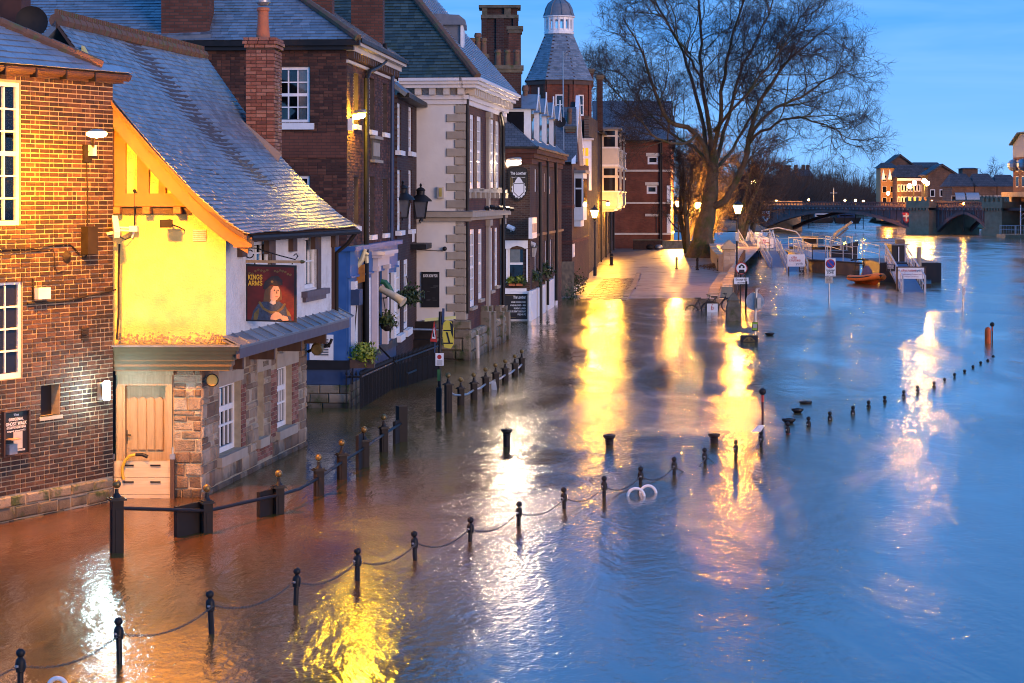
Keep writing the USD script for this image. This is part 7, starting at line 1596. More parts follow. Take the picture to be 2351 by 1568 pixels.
W0 = b[0] - a[0]; fD.prism(m, sg.LineString([(W0 * .2, .06), (W0 * .3, .12), (W0 * .42, .18), (W0 * .5, .19), (W0 * .58, .18), (W0 * .7, .12), (W0 * .8, .06)]).buffer(.016), 0.001, .012); fD.prism(m, sg.LineString([(W0 * .18, .045), (W0 * .82, .045)]).buffer(.014), .001, .012); fD.prism(m, sg.Point(W0 * .5, .12).buffer(.055), .001, .014); bt_.part('emblem', m, M['gold'], q_)
YC2 = 108.0; cz = T('controlled_zone_sign', 'white controlled zone parking sign on a pole in open water', 'road sign', W2(1903, 690)); m = MB(); m.tube([P(1905, 600, YC2), P(1903, 700, YC2)], .035, 8); cz.part('pole', m, M['steel'])
fC = wall((S(1800, YC2), YC2 - .05), (S(2000, YC2), YC2 - .05)); oc = fC.o[0]; sc = lambda u: S(u, YC2) - oc; zc_ = lambda v: Z(v, YC2)
m = MB(); fC.box(m, sc(1894), sc(1918), zc_(634), zc_(593), 0, .03); pz = cz.part('panel', m, M['white'])
m = MB(); ctr2 = (sc(1906), zc_(605.5)); fC.prism(m, sg.Point(*ctr2).buffer(.24), .031, .036); cz.part('red_ring', m, M['red'], pz); m = MB(); fC.prism(m, sg.Point(*ctr2).buffer(.19), .0365, .042); cz.part('blue_disc', m, plain('sign_blue', (.015, .05, .30), .4), pz)
m = MB(); fC.prism(m, sg.LineString([(ctr2[0] - .15, ctr2[1] + .15), (ctr2[0] + .15, ctr2[1] - .15)]).buffer(.025), .0425, .047); cz.part('red_bar', m, M['red'], pz)
m = MB(); fC.text(m, 'Controlled', sc(1906), zc_(622), .085, .031, True, .44); fC.text(m, 'ZONE', sc(1906), zc_(628), .12, .031, True, .36); fC.text(m, 'Mon - Sat', sc(1906), zc_(632.6), .05, .031, False, .42); cz.part('lettering', m, M['text_black'], pz)
m = MB(); fC.box(m, sc(1894), sc(1911), zc_(650), zc_(635.5), 0, .03); p2 = cz.part('plate', m, M['cream']); m = MB()
for k, tx in enumerate(('KEEP', 'EMERGENCY', 'EXIT WAY', 'CLEAR')): fC.text(m, tx, sc(1902.5), zc_(639 + k * 3.2), .05, .031, True, .28)
cz.part('lettering', m, M['text_black'], p2)
# bicycles lying in the flood with a white panel
YBk = 98.5
def wheel(th, c, R_, tilt, yaw, name='wheel'):
    m = MB(); a = np.linspace(0, 2 * math.pi, 25); cy_, sy_ = math.cos(yaw), math.sin(yaw); ct_, st2 = math.cos(tilt), math.sin(tilt)
    def pt(r_, x): p = np.array([r_ * math.cos(x), r_ * math.sin(x) * st2, r_ * math.sin(x) * ct_]); return np.asarray(c) + (p[0] * cy_ - p[1] * sy_, p[0] * sy_ + p[1] * cy_, p[2])
    m.tube([pt(R_, x) for x in a], .032, 6, cap=False); w = th.part(name, m, M['iron']); m = MB()
    for x in np.linspace(0, 2 * math.pi, 13)[:-1]: m.tube([pt(.03, x), pt(R_, x)], .006, 3)
    m.tube([pt(R_ * .96, x) for x in a], .014, 4, cap=False); th.part('spokes', m, M['steel'], w); return pt
for k, (u, v, yw, lab) in enumerate(((1612, 698, .25, 'left of two dark bicycles half sunk beside the stone pier'), (1650, 695, -.3, 'right of two dark bicycles half sunk beside the stone pier'))):
    c = P(u, v, YBk - k * .8) - (0, 0, .16); bk = T('sunken_bicycle', lab, 'bicycle', (c[0], c[1], 0), group='bicycles in the flood'); p1 = wheel(bk, c + (-.48, 0, -.12 - .1 * (1 - k)), .33, .25, yw); p2 = wheel(bk, c + (.48, .1, -.05 + .1 * k), .33, .25, yw)
    A_, B_ = c + (-.48, 0, -.12 - .1 * (1 - k)), c + (.48, .1, -.05 + .1 * k); S1_, H1_, BB = c + (-.18, .05, .36), c + (.34, .12, .42), c + (-.05, .03, -.05)
    m = MB(); m.tube([A_, S1_, H1_, B_], .022, 6); m.tube([A_, BB, S1_], .02, 6); m.tube([BB, H1_], .024, 6); bk.part('frame', m, M['iron'])
    m = MB(); m.obox(S1_ + (-.02, 0, .07), (.28, .13, .07), yw); bk.part('saddle', m, M['black']); m = MB(); m.tube([H1_, H1_ + (.02, 0, .14), H1_ + (.02, -.28, .17), H1_ + (-.12, -.32, .15)], .016, 6); m.tube([H1_ + (.02, 0, .14), H1_ + (.0, .28, .17), H1_ + (-.12, .32, .15)], .016, 6); bk.part('handlebar', m, M['iron'])
wp = T('rental_board', 'white panel with a red letter b leaning by the sunken bicycles', 'panel', W2(1636, 717)); Yw = 97.2; a, b = P(1623, 716, Yw), P(1648, 697, Yw); fw_ = wall((a[0], Yw), (b[0], Yw)); m = MB(); fw_.box(m, 0, fw_.len, -.4, b[2], -.04, 0); q_ = wp.part('board', m, M['white']); m = MB(); fw_.text(m, 'b', fw_.len * .5, .12, .17, .001, True); fw_.prism(m, sg.LineString([(fw_.len * .45, .33), (fw_.len * .5, .37), (fw_.len * .55, .33)]).buffer(.012), .001, .005); wp.part('logo', m, M['red'], q_); m = MB(); fw_.box(m, -.05, fw_.len + .05, b[2], b[2] + .06, -.06, .02); fw_.box(m, -.06, 0, -.3, b[2], -.06, .02); wp.part('frame', m, M['iron'], q_)
# ------------------------------------------------------------------ quay wall, gate pier, street bollards, lamps
M['coping'] = mat('pale_coping_stone', [(.2, (.26, .22, .15)), (.8, (.42, .36, .26))], 3, 6, .7, bump=.5, bscale=30, tone=.4)
qw = T('quay_wall', 'low lit quay wall of pale coping stones along the street end', 'wall', (quay_edge(118), 118, 0)); its = []; Y = 111.5; r = random.Random(2)
while Y < 134.5:
    x = quay_edge(Y + .6); x2 = quay_edge(Y + 1.2); z = ground(Y); b = MB(); dx = (quay_edge(Y + 1.2) - quay_edge(Y)); yaw = -math.atan2(dx, 1.2); b.obox((x, Y + .58, z - .1 + .16), (.55 + r.uniform(-.03, .03), 1.14, .95 + r.uniform(-.04, .04)), yaw); vv, ff, _ = b.data(); its.append((vv, ff, r.random())); Y += 1.2
pieces(qw, 'coping_stone', its, M['coping'], 'coping_stones')
ql = T('edge_kerb', 'flat yellow lit kerb slabs along the foot of the quay wall', 'kerb', (quay_edge(118) - .8, 118, 0)); its = []; Y = 111.2
while Y < 133:
    x = quay_edge(Y + .5) - .75; b = MB(); b.obox((x, Y + .5, ground(Y) + .02), (.6, .96, .16), -.1); vv, ff, _ = b.data(); its.append((vv, ff, r.random())); Y += 1.0
pieces(ql, 'kerb_slab', its, M['coping'], 'kerb_slabs')
m = MB(); fq = T('quay_fence', 'dark slatted fence on the river side of the quay wall', 'fence', (quay_edge(125) + .5, 125, 0))
for k in range(14):
    Y = 112 + k * 1.65; a = np.array([quay_edge(Y) + .45, Y, ground(Y) - .4]); b = MB(); b.bar(a, a + (0, 0, 1.6 + .02 * k), .12); fq.part('post', b, M['timber'])
    if k < 13:
        Y2 = Y + 1.65; a2 = np.array([quay_edge(Y2) + .45, Y2, ground(Y2) - .4])
        for h in (.5, .85, 1.2): b = MB(); b.bar(a + (.05, 0, h), a2 + (.05, 0, h), .05, .20); fq.part('slat', b, M['timber'])
YW = 135.0; gp_ = T('gate_pier', 'stone gate pier with shallow pyramid cap at the end of the garden wall', 'pier', (S(1674, YW), YW, ground(YW))); xa, xb = S(1661, YW), S(1688, YW); its = []
fg_ = wall((xa, YW), (xb, YW)); zg0, zg1 = ground(YW) - .3, Z(572, YW); sgp = wall((xa, YW + .8), (xa, YW)); m = MB(); m.box(xa + .01, xb - .01, YW + .01, YW + .8, zg0, zg1); gp_.part('core', m, M['stone_pale'])
pieces(gp_, 'stone', stone_items(fg_, sg.box(0, zg0, xb - xa, zg1), (.24, .3), (.3, .45), seed=81), M['stone_pale'], 'stones')
m = MB(); h_ = (xb - xa) / 2; xm = (xa + xb) / 2; cy = YW + .4; q4 = lambda h, g, z: [(xm - h, cy - g, z), (xm + h, cy - g, z), (xm + h, cy + g, z), (xm - h, cy + g, z)]; m.hexa(q4(h_ * 1.25, .55, zg1) + q4(h_ * 1.25, .55, zg1 + .12)); m.hexa(q4(h_ * 1.2, .52, zg1 + .123) + q4(.02, .52, Z(551, YW))); gp_.part('cap', m, M['coping'])
gw_ = T('garden_wall', 'curved pale garden wall running from the gate pier to the plane tree', 'wall', (S(1650, 142), 142, ground(142))); pts = [(S(1661, 135.4), 135.4), (S(1654, 139), 139), (S(1648, 144), 144), (S(1643, 150), 150), (S(1640, 158), 158)]
for a, b in zip(pts[:-1], pts[1:]):
    w_ = wall(a, b); z_ = ground(a[1]); m = MB(); w_.box(m, 0, w_.len, z_ - .3, z_ + 1.0, -.3, 0); gw_.part('wall_face', m, M['stone_pale']); m = MB(); w_.box(m, -.02, w_.len, z_ + 1.003, z_ + 1.12, -.38, .08); gw_.part('coping', m, M['coping'])
def street_bollard(label, u, vt, vb, w=.075, foot=False):
    c = G(u, vb); h = (vb - vt) * c[1] / K; t_ = T('street_bollard', label, 'bollard', c, group='bollards across the street end'); m = MB(); m.lathe([(w * 1.5, -.05), (w * 1.5, .05), (w * 1.05, .08), (w, .12), (w, h * .8), (w * 1.2, h * .82), (w * 1.2, h * .86), (w * .9, h * .88), (w * 1.05, h * .94), (w * .7, h), (.001, h * 1.01)], c, 10); t_.part('shaft', m, M['iron'], smooth=35)
    m = MB(); m.lathe([(w * 1.24, h * .72), (w * 1.24, h * .78)], c, 10); t_.part('band', m, M['gold'] if foot else M['iron_dull'])
street_bollard('black bollard by the leaning planks at the left of the street', 1357, 580, 606); street_bollard('stout bollard with a wide foot near the lit street lamp', 1404, 582, 609, .11, True); street_bollard('black bollard in the middle of the street end', 1553.5, 589, 618); street_bollard('black bollard before the giant plane trunk', 1601, 591, 620); street_bollard('black bollard at the leaf pile by the garden wall', 1649.5, 593, 622)
lk = T('leaning_planks', 'three rough planks leaning on the lit brick wall', 'planks', G(1366, 606))
for u0, v0, u1, v1 in ((1360, 572, 1369, 605), (1364, 585, 1365, 606), (1357, 575, 1364, 604)):
    a = G(u1, v1); b = P(u0, v0, a[1] + .5); m = MB(); m.bar(a, b, .22, .05); lk.part('plank', m, M['oak'])
rl = random.Random(4); m = MB(); cl_ = G(1648, 614)
for k in range(1500):
    a = rl.uniform(0, 6.28); d = abs(rl.gauss(0, .9)); x, y = cl_[0] + d * math.cos(a) * .8, cl_[1] + d * math.sin(a) * 2.2; z = ground(y) + .02 + max(0, .28 - d * .15) * rl.random(); s_ = rl.uniform(.04, .09); b_ = rl.uniform(0, 3.1); t1, t2 = rl.uniform(-.04, .05), rl.uniform(-.04, .05)
    m.add([(x - s_ * math.cos(b_), y - s_ * math.sin(b_), z), (x + s_ * .6 * math.sin(b_), y - s_ * .6 * math.cos(b_), z + t1), (x + s_ * math.cos(b_), y + s_ * math.sin(b_), z + t2), (x - s_ * .6 * math.sin(b_), y + s_ * .6 * math.cos(b_), z)], [(0, 1, 2), (0, 2, 3)], rl.random())
one('fallen_leaves', m, mat('fallen_leaf', [(0, (.10, .045, .015)), (1, (.26, .13, .03))], 5, 3, .8, tone=.8), 'drift of fallen brown leaves at the foot of the garden wall', 'leaves', kind='stuff')
for k, (u, v, Y) in enumerate(((1325, 655, 113.8), (1311, 690, 109.5))):
    t_ = T('weed_clump', ['tall weedy bush between the white plinth and the wet setts', 'low weeds at the water edge by the timber gate'][k], 'plant', P(u, v, Y)); t_.part('foliage', leaf_ball(P(u, v, Y), .55, 420, 90 + k, .13, 1.5), M['leaf'])
def lamp_post(name, label, base, top, mt, R_=.20, arm=False):
    """A lantern head on a slender post."""
    base, top = np.asarray(base, float), np.asarray(top, float); t_ = T(name, label, 'street lamp', base); h = top[2] - base[2] - .45
    m = MB(); m.lathe([(.11, -.3), (.11, .5), (.08, .56), (.055, .6), (.045, h * .95), (.075, h * .96), (.03, h)], base, 10); p = t_.part('post', m, M['iron'], smooth=35)
    m = MB(); m.lathe([(R_ * .45, -.28), (R_ * 1.0, .16), (R_ * .95, .20)], top, 8); t_.part('lantern_glass', m, mt)
    m = MB(); m.lathe([(.03, -.45), (R_ * .5, -.30), (R_ * .48, -.28)], top, 8); t_.part('holder', m, M['iron']); m = MB(); m.lathe([(R_ * 1.15, .205), (R_ * .9, .28), (R_ * .3, .40), (.03, .44), (.02, .55)], top, 8); t_.part('hood', m, M['iron'])
    return t_
GLOW_RIVER = glow('orange_lantern', (1.0, .34, .02), 160.0); GLOW_STREET = glow('warm_yellow_lantern', (1.0, .42, .03), 95.0); GLOW_PARK = glow('pale_park_lantern', (1.0, .42, .06), 1000.0); GLOW_BRIDGE = glow('bridge_globe', (1.0, .46, .07), 130.0); GLOW_SMALL = glow('small_orange_light', (1.0, .40, .03), 160.0)
lamp_post('riverside_lamp', 'orange lantern on a thin post beside the quay wall', (S(1692, 118), 118, .2), P(1694, 479, 118), GLOW_RIVER, .26)
m = MB(); a, b = P(1688.5, 553, 117.8), P(1696, 533, 117.8); m.box(a[0], b[0], 117.6, 117.75, a[2], b[2]); one('lamp_notice', m, M['cream'], 'small ochre notice strapped to the riverside lamp post', 'notice')
lamp_post('street_lantern', 'bright yellow lantern lamp before the brick wall under the bays', (S(1366, 130), 130, ground(130)), P(1365, 490, 130), GLOW_STREET, .24)
lamp_post('park_lamp', 'left of two pale park lamps beyond the low wall', (S(1558, 187), 187, ground(187)), P(1557, 468, 187), GLOW_PARK, .26); lamp_post('park_lamp', 'right of two pale park lamps, half hidden by the plane trunk', (S(1603, 189), 189, ground(189)), P(1602, 471, 189), GLOW_PARK, .26)
# ------------------------------------------------------------------ landing stages
M['navy'] = plain('navy_deck_paint', (.05, .09, .16), .5, var=.2)
M['rust'] = plain('rusty_brown_hull', (.14, .085, .05), .7, var=.35, scale=1.5)
M['rail'] = plain('greyed_white_rail', (.40, .40, .41), .55, var=.2, scale=2)
def rails(th, pts, h=1.05, bal=0, w=.04, mid=True, mt='rail'):
    """White guard rails along a line: posts, two rails, balusters."""
    pts = [np.asarray(p, float) for p in pts]
    for a, b in zip(pts[:-1], pts[1:]):
        m = MB(); m.bar(a + (0, 0, h), b + (0, 0, h), w)
        th.part('top_rail', m, M[mt])
        if mid: m = MB(); m.bar(a + (0, 0, h * .5), b + (0, 0, h * .5), w * .8); th.part('mid_rail', m, M[mt])
        L = np.linalg.norm(b - a)
        for k in range(bal):
            p = a + (b - a) * (k + .5) / bal; m = MB(); m.bar(p + (0, 0, .08), p + (0, 0, h), w * .5); th.part('baluster', m, M[mt])
    for p in pts: m = MB(); m.bar(p - (0, 0, .1), p + (0, 0, h + .04), w * 1.2); th.part('post', m, M[mt])
dY = np.array([2.05, 28.7, 0])
FLp, FRp = np.array([21.6, 150.5, 0]), np.array([23.75, 142.8, 0]); zD = .92
po = T('landing_pontoon', 'large brown landing pontoon with navy deck and white guard rails', 'pontoon', (FLp + FRp) / 2)
m = MB(); q = [FLp, FRp, FRp + dY, FLp + dY]; m.hexa([p + (0, 0, -.5) for p in q] + [p + (0, 0, zD - .13) for p in q]); po.part('hull', m, M['rust'])
e_ = np.array([.25, -.15, 0]); q = [FLp - e_, FRp + e_, FRp + dY + e_, FLp + dY - e_]; m = MB(); m.hexa([p + (0, 0, zD - .13) for p in q] + [p + (0, 0, zD - .03) for p in q]); po.part('deck_edge', m, M['black'])
m = MB(); q = [FLp, FRp, FRp + dY, FLp + dY]; m.hexa([p + (0, 0, zD - .03) for p in q] + [p + (0, 0, zD) for p in q]); po.part('deck', m, M['navy'])
D_ = lambda a, b: FLp + (FRp - FLp) * a + dY * b + np.array([0, 0, zD])
rails(po, [D_(0.02, .02), D_(.35, .02), D_(.68, .02), D_(.97, .02)], bal=0); rails(po, [D_(.02, .02), D_(.02, .35), D_(-.02, .7)], bal=14); rails(po, [D_(.97, .5), D_(.97, .98), D_(0, .98)])
c = D_(.88, .42); m = MB(); m.obox(c + (0, 0, .25), (1.3, 2.2, .5), -.1); po.part('deck_box', m, M['black'])
for sx in (-.8, .8): rails(po, [c + (sx, -1.3, 0), c + (sx, 1.3, 0)], h=1.5, w=.05)
def gangway(label, base, top, width, sign=None, bal=9):
    """A ramp coming down into the flood between white balustrades; base and top are the middle of its ends."""
    base, top = np.asarray(base, float), np.asarray(top, float); t_ = T('gangway', label, 'gangway', base); ax = top - base; sd = np.cross(ax, [0, 0, 1.0]); sd /= np.linalg.norm(sd)
    m = MB(); q = [base - sd * width / 2, base + sd * width / 2, top + sd * width / 2, top - sd * width / 2]; m.hexa([p - (0, 0, .15) for p in q] + [p for p in q]); t_.part('ramp', m, M['navy'])
    for s_ in (-1, 1): rails(t_, [base + sd * s_ * width / 2, top + sd * s_ * width / 2], bal=bal, w=.06)
    return t_
g1 = gangway('gangway with the larger white cruise sign beside the brown pontoon', (P(1824, 616, 150)[0], 148, -.3), (P(1812, 560, 160)[0], 160, .95), 1.35)
g2 = gangway('middle gangway dipping into the water left of the cruise sign', (P(1784, 606, 160)[0], 158, -.3), (P(1772, 555, 168)[0], 170, 1.0), 1.3)
g3 = gangway('far gangway with the smaller cruise sign', (P(1752, 575, 195)[0], 193, -.2), (P(1746, 545, 205)[0], 206, 1.2), 2.0)
g4 = gangway('white railed gangway farthest left beside the riverside lamp', (P(1728, 580, 190)[0], 188, -.2), (P(1712, 545, 200)[0], 201, 1.2), 1.2)
fp = T('far_pontoon', 'farther dark pontoon deck with white rails behind the gangways', 'pontoon', (25.0, 190, 0)); m = MB(); q = [np.array(p) for p in ((22.3, 181, 0), (28.5, 181, 0), (30.5, 212, 0), (24.5, 212, 0))]; m.hexa([p + (0, 0, -.4) for p in q] + [p + (0, 0, .75) for p in q]); fp.part('deck', m, M['navy']); rails(fp, [p + (0, 0, .75) for p in q[:3]], bal=0); rails(fp, [q[0] + (0, 0, .75), q[3] + (0, 0, .75)], bal=6)
m = MB(); m.tube([(24.3, 200, .7), (24.6, 206, 2.1), (26.2, 206, 2.4), (28, 206, 2.0), (29, 206, .8)], .07, 6); fp.part('arched_rail', m, M['rail'])
fb2_ = T('footbridge_frame', 'white triangular frame standing on the far pontoon', 'frame', P(1774, 560, 215)); 
for u in (1766, 1782): m = MB(); m.bar(P(u, 560, 215), P(1774, 528, 215), .10); fb2_.part('leg', m, M['white'])
m = MB(); m.bar(P(1770, 546, 215), P(1778, 546, 215), .08); fb2_.part('crossbar', m, M['white'])
def cruise_sign(label, u0, u1, vt, vb, Y, small=None):
    a, b = P(u0, vb, Y), P(u1, vt, Y); f = wall(a[:2], (b[0], Y)); t_ = T('cruise_sign', label, 'sign', ((a[0] + b[0]) / 2, Y, a[2])); m = MB(); f.box(m, 0, f.len, a[2], b[2], -.06, 0); q = t_.part('panel', m, M['white']); h = b[2] - a[2]; w = f.len; m = MB()
    f.text(m, 'city', w * .38, a[2] + h * .66, h * .19, .002, True, w * .32); f.text(m, 'cruises', w * .42, a[2] + h * .43, h * .19, .002, True, w * .66); t_.part('lettering', m, M['red'], q); m = MB(); f.text(m, 'york', w * .68, a[2] + h * .16, h * .19, .002, False, w * .42); t_.part('lettering', m, M['blue_dk'], q)
    for x in (.04, w - .12): m = MB(); f.box(m, x, x + .08, -.6, a[2], -.05, -.01); t_.part('post', m, M['timber'])
    if small:
        m = MB(); f.box(m, small[0] * w, small[0] * w + w * .3, a[2] - h * .48, a[2] - .02, .01, .05); q = t_.part('name_plate', m, M['black']); m = MB(); sx = small[0] * w + w * .15
        for k, tx in enumerate(('KINGS', 'STAITH', small[1])): f.text(m, tx, sx, a[2] - h * (.15 + .14 * k), h * .09, .051, True, w * (.2 if k < 2 else .04))
        t_.part('name_lettering', m, M['text_white'], q)
cruise_sign('larger white cruise sign with red and blue lettering by the pontoon', 1808, 1848, 584, 612, 147.5, (.66, '2')); cruise_sign('smaller white cruise sign with red and blue lettering farther off', 1739, 1776, 546, 569, 188.0, (-.1, '3'))
# nearer landing stage with ramp, cabinet and long sign
rg = T('near_landing_stage', 'near landing stage with dark cabinet, pile and white railed ramp', 'pontoon', W2(2092, 672))
b0, b1_ = W2(2092, 676, -.1), P(2056, 601, 133) ; b0[1] = 116.5
ax = b1_ - b0; sd = np.array([1.0, -.05, 0]); wd = 1.25
m = MB(); q = [b0 - sd * wd / 2, b0 + sd * wd / 2, b1_ + sd * wd / 2, b1_ - sd * wd / 2]; m.hexa([p - (0, 0, .12) for p in q] + q); rg.part('ramp', m, M['navy'])
for s_ in (-1, 1): rails(rg, [b0 + sd * s_ * wd / 2, b1_ + sd * s_ * wd / 2], bal=13, w=.07)
m = MB(); q = [b1_ + p for p in (np.array([-1.2, -1, 0]), np.array([2.6, -1.5, 0]), np.array([3.4, 9, 0]), np.array([-.6, 9, 0]))]; m.hexa([p * (1, 1, 0) - (0, 0, .3) for p in q] + [p - (0, 0, .02) for p in q]); rg.part('float', m, M['black'])
rails(rg, [q[0], q[3], q[2]], bal=0)
a, b = P(2047, 604, 134.5), P(2079, 563, 134.5); m = MB(); m.box(a[0], b[0], 134.5, 136.5, a[2] - .2, b[2]); cb_ = rg.part('cabinet', m, M['black']); m = MB(); m.box(a[0] - .05, b[0] + .25, 134.3, 136.7, b[2], b[2] + .08); rg.part('cabinet_roof', m, M['lead'], cb_)
m = MB(); xm = (a[0] + b[0]) / 2; m.box(xm - .03, xm + .03, 134.44, 134.5, a[2], b[2] - .1); rg.part('door_strip', m, M['white'], cb_); m = MB(); m.box(xm + .0, xm + .5, 135, 135.8, b[2] + .08, b[2] + .36); rg.part('vent', m, M['rust'], cb_)
c = P(2110, 590, 130); m = MB(); m.tube([(c[0], 130, -.5), (c[0], 130, P(0, 566, 130)[2])], .15, 12); rg.part('pile', m, M['stone_pale'], smooth=40)
m = MB(); q = [W2(2119, 660), W2(2138, 660), W2(2138, 640), W2(2112, 640)]; m.hexa([p - (0, 0, .2) for p in q] + [p + (0, 0, .22) for p in q]); rg.part('side_float', m, M['black']); m = MB(); m.obox(q[3] + (.5, -1, .45), (.5, .8, .5)); rg.part('winch', m, M['iron_dull'])
YS2 = 119.5; a, b = P(2059, 640, YS2), P(2127, 613, YS2); f = wall(a[:2], (b[0], YS2)); ls = T('long_cruise_sign', 'long white cruise sign on two dark posts across the near ramp', 'sign', (a[0], YS2, 0)); m = MB(); f.box(m, .06, f.len - .1, a[2], b[2] - .04, -.05, 0); q = ls.part('panel', m, M['white'])
m = MB(); f.text(m, 'citycruises', 0, b[2] - .26, .13, .002, True, f.len * .52, x0=f.len * .14); ls.part('lettering', m, M['red'], q); m = MB(); f.text(m, 'york', 0, b[2] - .26, .13, .002, False, f.len * .22, x0=f.len * .67); ls.part('lettering', m, M['blue_dk'], q); m = MB(); f.text(m, 'Sightseeing Cruises and', f.len * .5, a[2] + .22, .07, .002, False, f.len * .66); f.text(m, 'Private Charters', f.len * .5, a[2] + .09, .07, .002, False, f.len * .46); ls.part('lettering', m, plain('mauve_lettering', (.22, .05, .12), .5), q)
for x in (0, f.len - .1): m = MB(); f.box(m, x - .03, x + .06, -.8, b[2] + .02, -.08, .02); ls.part('post', m, M['timber'])
m = MB(); f.box(m, 0, f.len, b[2] - .04, b[2] + .03, -.07, .02); ls.part('top_bar', m, M['timber'])
a, b = P(2035, 623, 122), P(2055, 607, 122); f = wall(a[:2], (b[0], 122)); kp = T('stage_name_plate', 'small black landing stage name plate on the left ramp rail', 'sign', a); m = MB(); f.box(m, 0, f.len, a[2], b[2], -.03, 0); q = kp.part('plate', m, M['black']); m = MB()
for k, tx in enumerate(('KINGS', 'STAITH', '1')): f.text(m, tx, f.len / 2, b[2] - .13 - .12 * k, .075, .002, True, f.len * (.7 if k < 2 else .08))
kp.part('lettering', m, M['text_white'], q)
# ------------------------------------------------------------------ boats
M['orange'] = plain('orange_rubber', (.62, .17, .02), .5, var=.12)
rb_ = T('rescue_boat', 'orange inflatable rescue boat moored at the near landing stage', 'boat', W2(2000, 655)); c = W2(1996, 652); hd = -1.32
cu_, su2 = math.cos(hd), math.sin(hd); LB = lambda x, y, z: np.array([c[0] + .74 * (x * cu_ - y * su2), c[1] + .74 * (x * su2 + y * cu_), z * .8])
sid = [(-2.6, .78, .42), (-1.5, .80, .42), (0, .80, .45), (1.0, .72, .52), (1.7, .45, .62), (2.05, 0, .68)]
for s_ in (1, -1):
    m = MB(); w = smoothpath([LB(x, y * s_, z) for x, y, z in sid], 22); m.tube(w, np.interp(np.linspace(0, 1, 22), [0, .08, .9, 1], [.10, .19, .19, .18]), 12); tb = rb_.part('side_tube', m, M['orange'], smooth=50); m = MB(); w2 = smoothpath([LB(x, (y + .22) * s_, z + .06) for x, y, z in sid[:-1]] + [LB(2.28, 0, .72)], 22); m.tube(w2, .045, 6); rb_.part('rubbing_strake', m, M['black'], tb)
m = MB(); n = 8; v = []
for x, hw, zk in ((-2.4, .7, -.15), (0, .7, -.15), (1.2, .55, -.1), (2.1, .05, .45)): v += [LB(x, hw, .35 if x < 2 else .6), LB(x, 0, zk), LB(x, -hw, .35 if x < 2 else .6)]
f_ = []
for i in range(3):
    for j in range(2): a = i * 3 + j; f_ += [(a, a + 1, a + 4), (a, a + 4, a + 3)]
    f_ += [(i * 3, i * 3 + 2, i * 3 + 5), (i * 3, i * 3 + 5, i * 3 + 3)]
m.add(v, f_ + [(0, 1, 2)]); rb_.part('hull', m, plain('dark_orange_hull', (.40, .09, .015), .4))
m = MB(); m.lathe([(.36, 0), (.39, .2), (.27, .55), (.11, .78), (.001, .83)], LB(-.5, 0, .4), 10); rb_.part('covered_console', m, plain('mauve_cover_cloth', (.10, .07, .11), .8, var=.25), smooth=50)
for s_ in (.4, -.4): m = MB(); m.tube([LB(-2.1, s_, .5), LB(-2.0, s_, 1.75)], .035, 6); rb_.part('frame_leg', m, M['iron'])
m = MB(); m.tube([LB(-2.0, .8, 1.78), LB(-2.0, 0, 1.86), LB(-2.0, -.8, 1.78)], .05, 6); m.tube([LB(-2.0, .5, 1.4), LB(-2.0, -.5, 1.4)], .03, 6); rb_.part('frame_top', m, M['iron'])
m = MB(); m.obox(LB(-2.75, 0, .6), (.3, .34, .6), hd); rb_.part('outboard_motor', m, M['black'])
bb_ = T('black_workboat', 'black workboat with white cabin and a folded crane arm', 'boat', (28.5, 188, 0)); c2_ = np.array([27.9, 186.0, 0]); hd2 = -.55; cb2, sb2 = math.cos(hd2), math.sin(hd2); LW = lambda x, y, z: np.array([c2_[0] + x * cb2 - y * sb2, c2_[1] + x * sb2 + y * cb2, z])
v = []
for x, hw, zt in ((-3, 1.2, 1.0), (0, 1.35, .95), (1.8, 1.1, 1.15), (3.1, .05, 1.5)): v += [LW(x, hw, zt), LW(x * .94, hw * .8, -.3), LW(x * .94, -hw * .8, -.3), LW(x, -hw, zt)]
f_ = [(0, 1, 2), (0, 2, 3)]
for i in range(3):
    for j in range(4): a, b = i * 4 + j, i * 4 + (j + 1) % 4; f_ += [(a, b, b + 4), (a, b + 4, a + 4)]
m = MB(); m.add(v, f_); bb_.part('hull', m, M['black'])
m = MB(); m.obox(LW(-1.2, 0, 1.35), (1.5, 1.4, 1.0), hd2); cn = bb_.part('cabin', m, M['steel'])
for s_ in (.72, -.72): m = MB(); m.obox(LW(-1.2, s_, 1.5), (1.2, .03, .45), hd2); bb_.part('cabin_window', m, M['glass_dk'], cn)
m = MB(); m.obox(LW(-.43, 0, 1.5), (.03, 1.1, .45), hd2); bb_.part('cabin_window', m, M['glass_dk'], cn); m = MB(); m.obox(LW(-1.2, 0, 1.9), (1.8, 1.6, .07), hd2); bb_.part('cabin_roof', m, M['lead'], cn)
m = MB(); m.bar(LW(.4, .2, 1.1), LW(.9, .2, 2.2), .25); m.bar(LW(.9, .2, 2.2), LW(2.4, .3, 3.2), .22); m.bar(LW(.7, .4, 1.6), LW(2.0, .4, 2.7), .16); bb_.part('crane_arm', m, M['steel'])
for x in (1.0, 1.8, 2.6): m = MB(); m.bar(LW(x, -.8 + .2 * (x - 1), 1.1), LW(x, -.8 + .2 * (x - 1), 1.9), .05); bb_.part('stanchion', m, M['steel'])
m = MB(); m.tube([LW(1.0, -.8, 1.9), LW(1.8, -.62, 1.9), LW(2.6, -.45, 1.95), LW(3.0, 0, 2.0)], .03, 5); bb_.part('bow_rail', m, M['steel'])
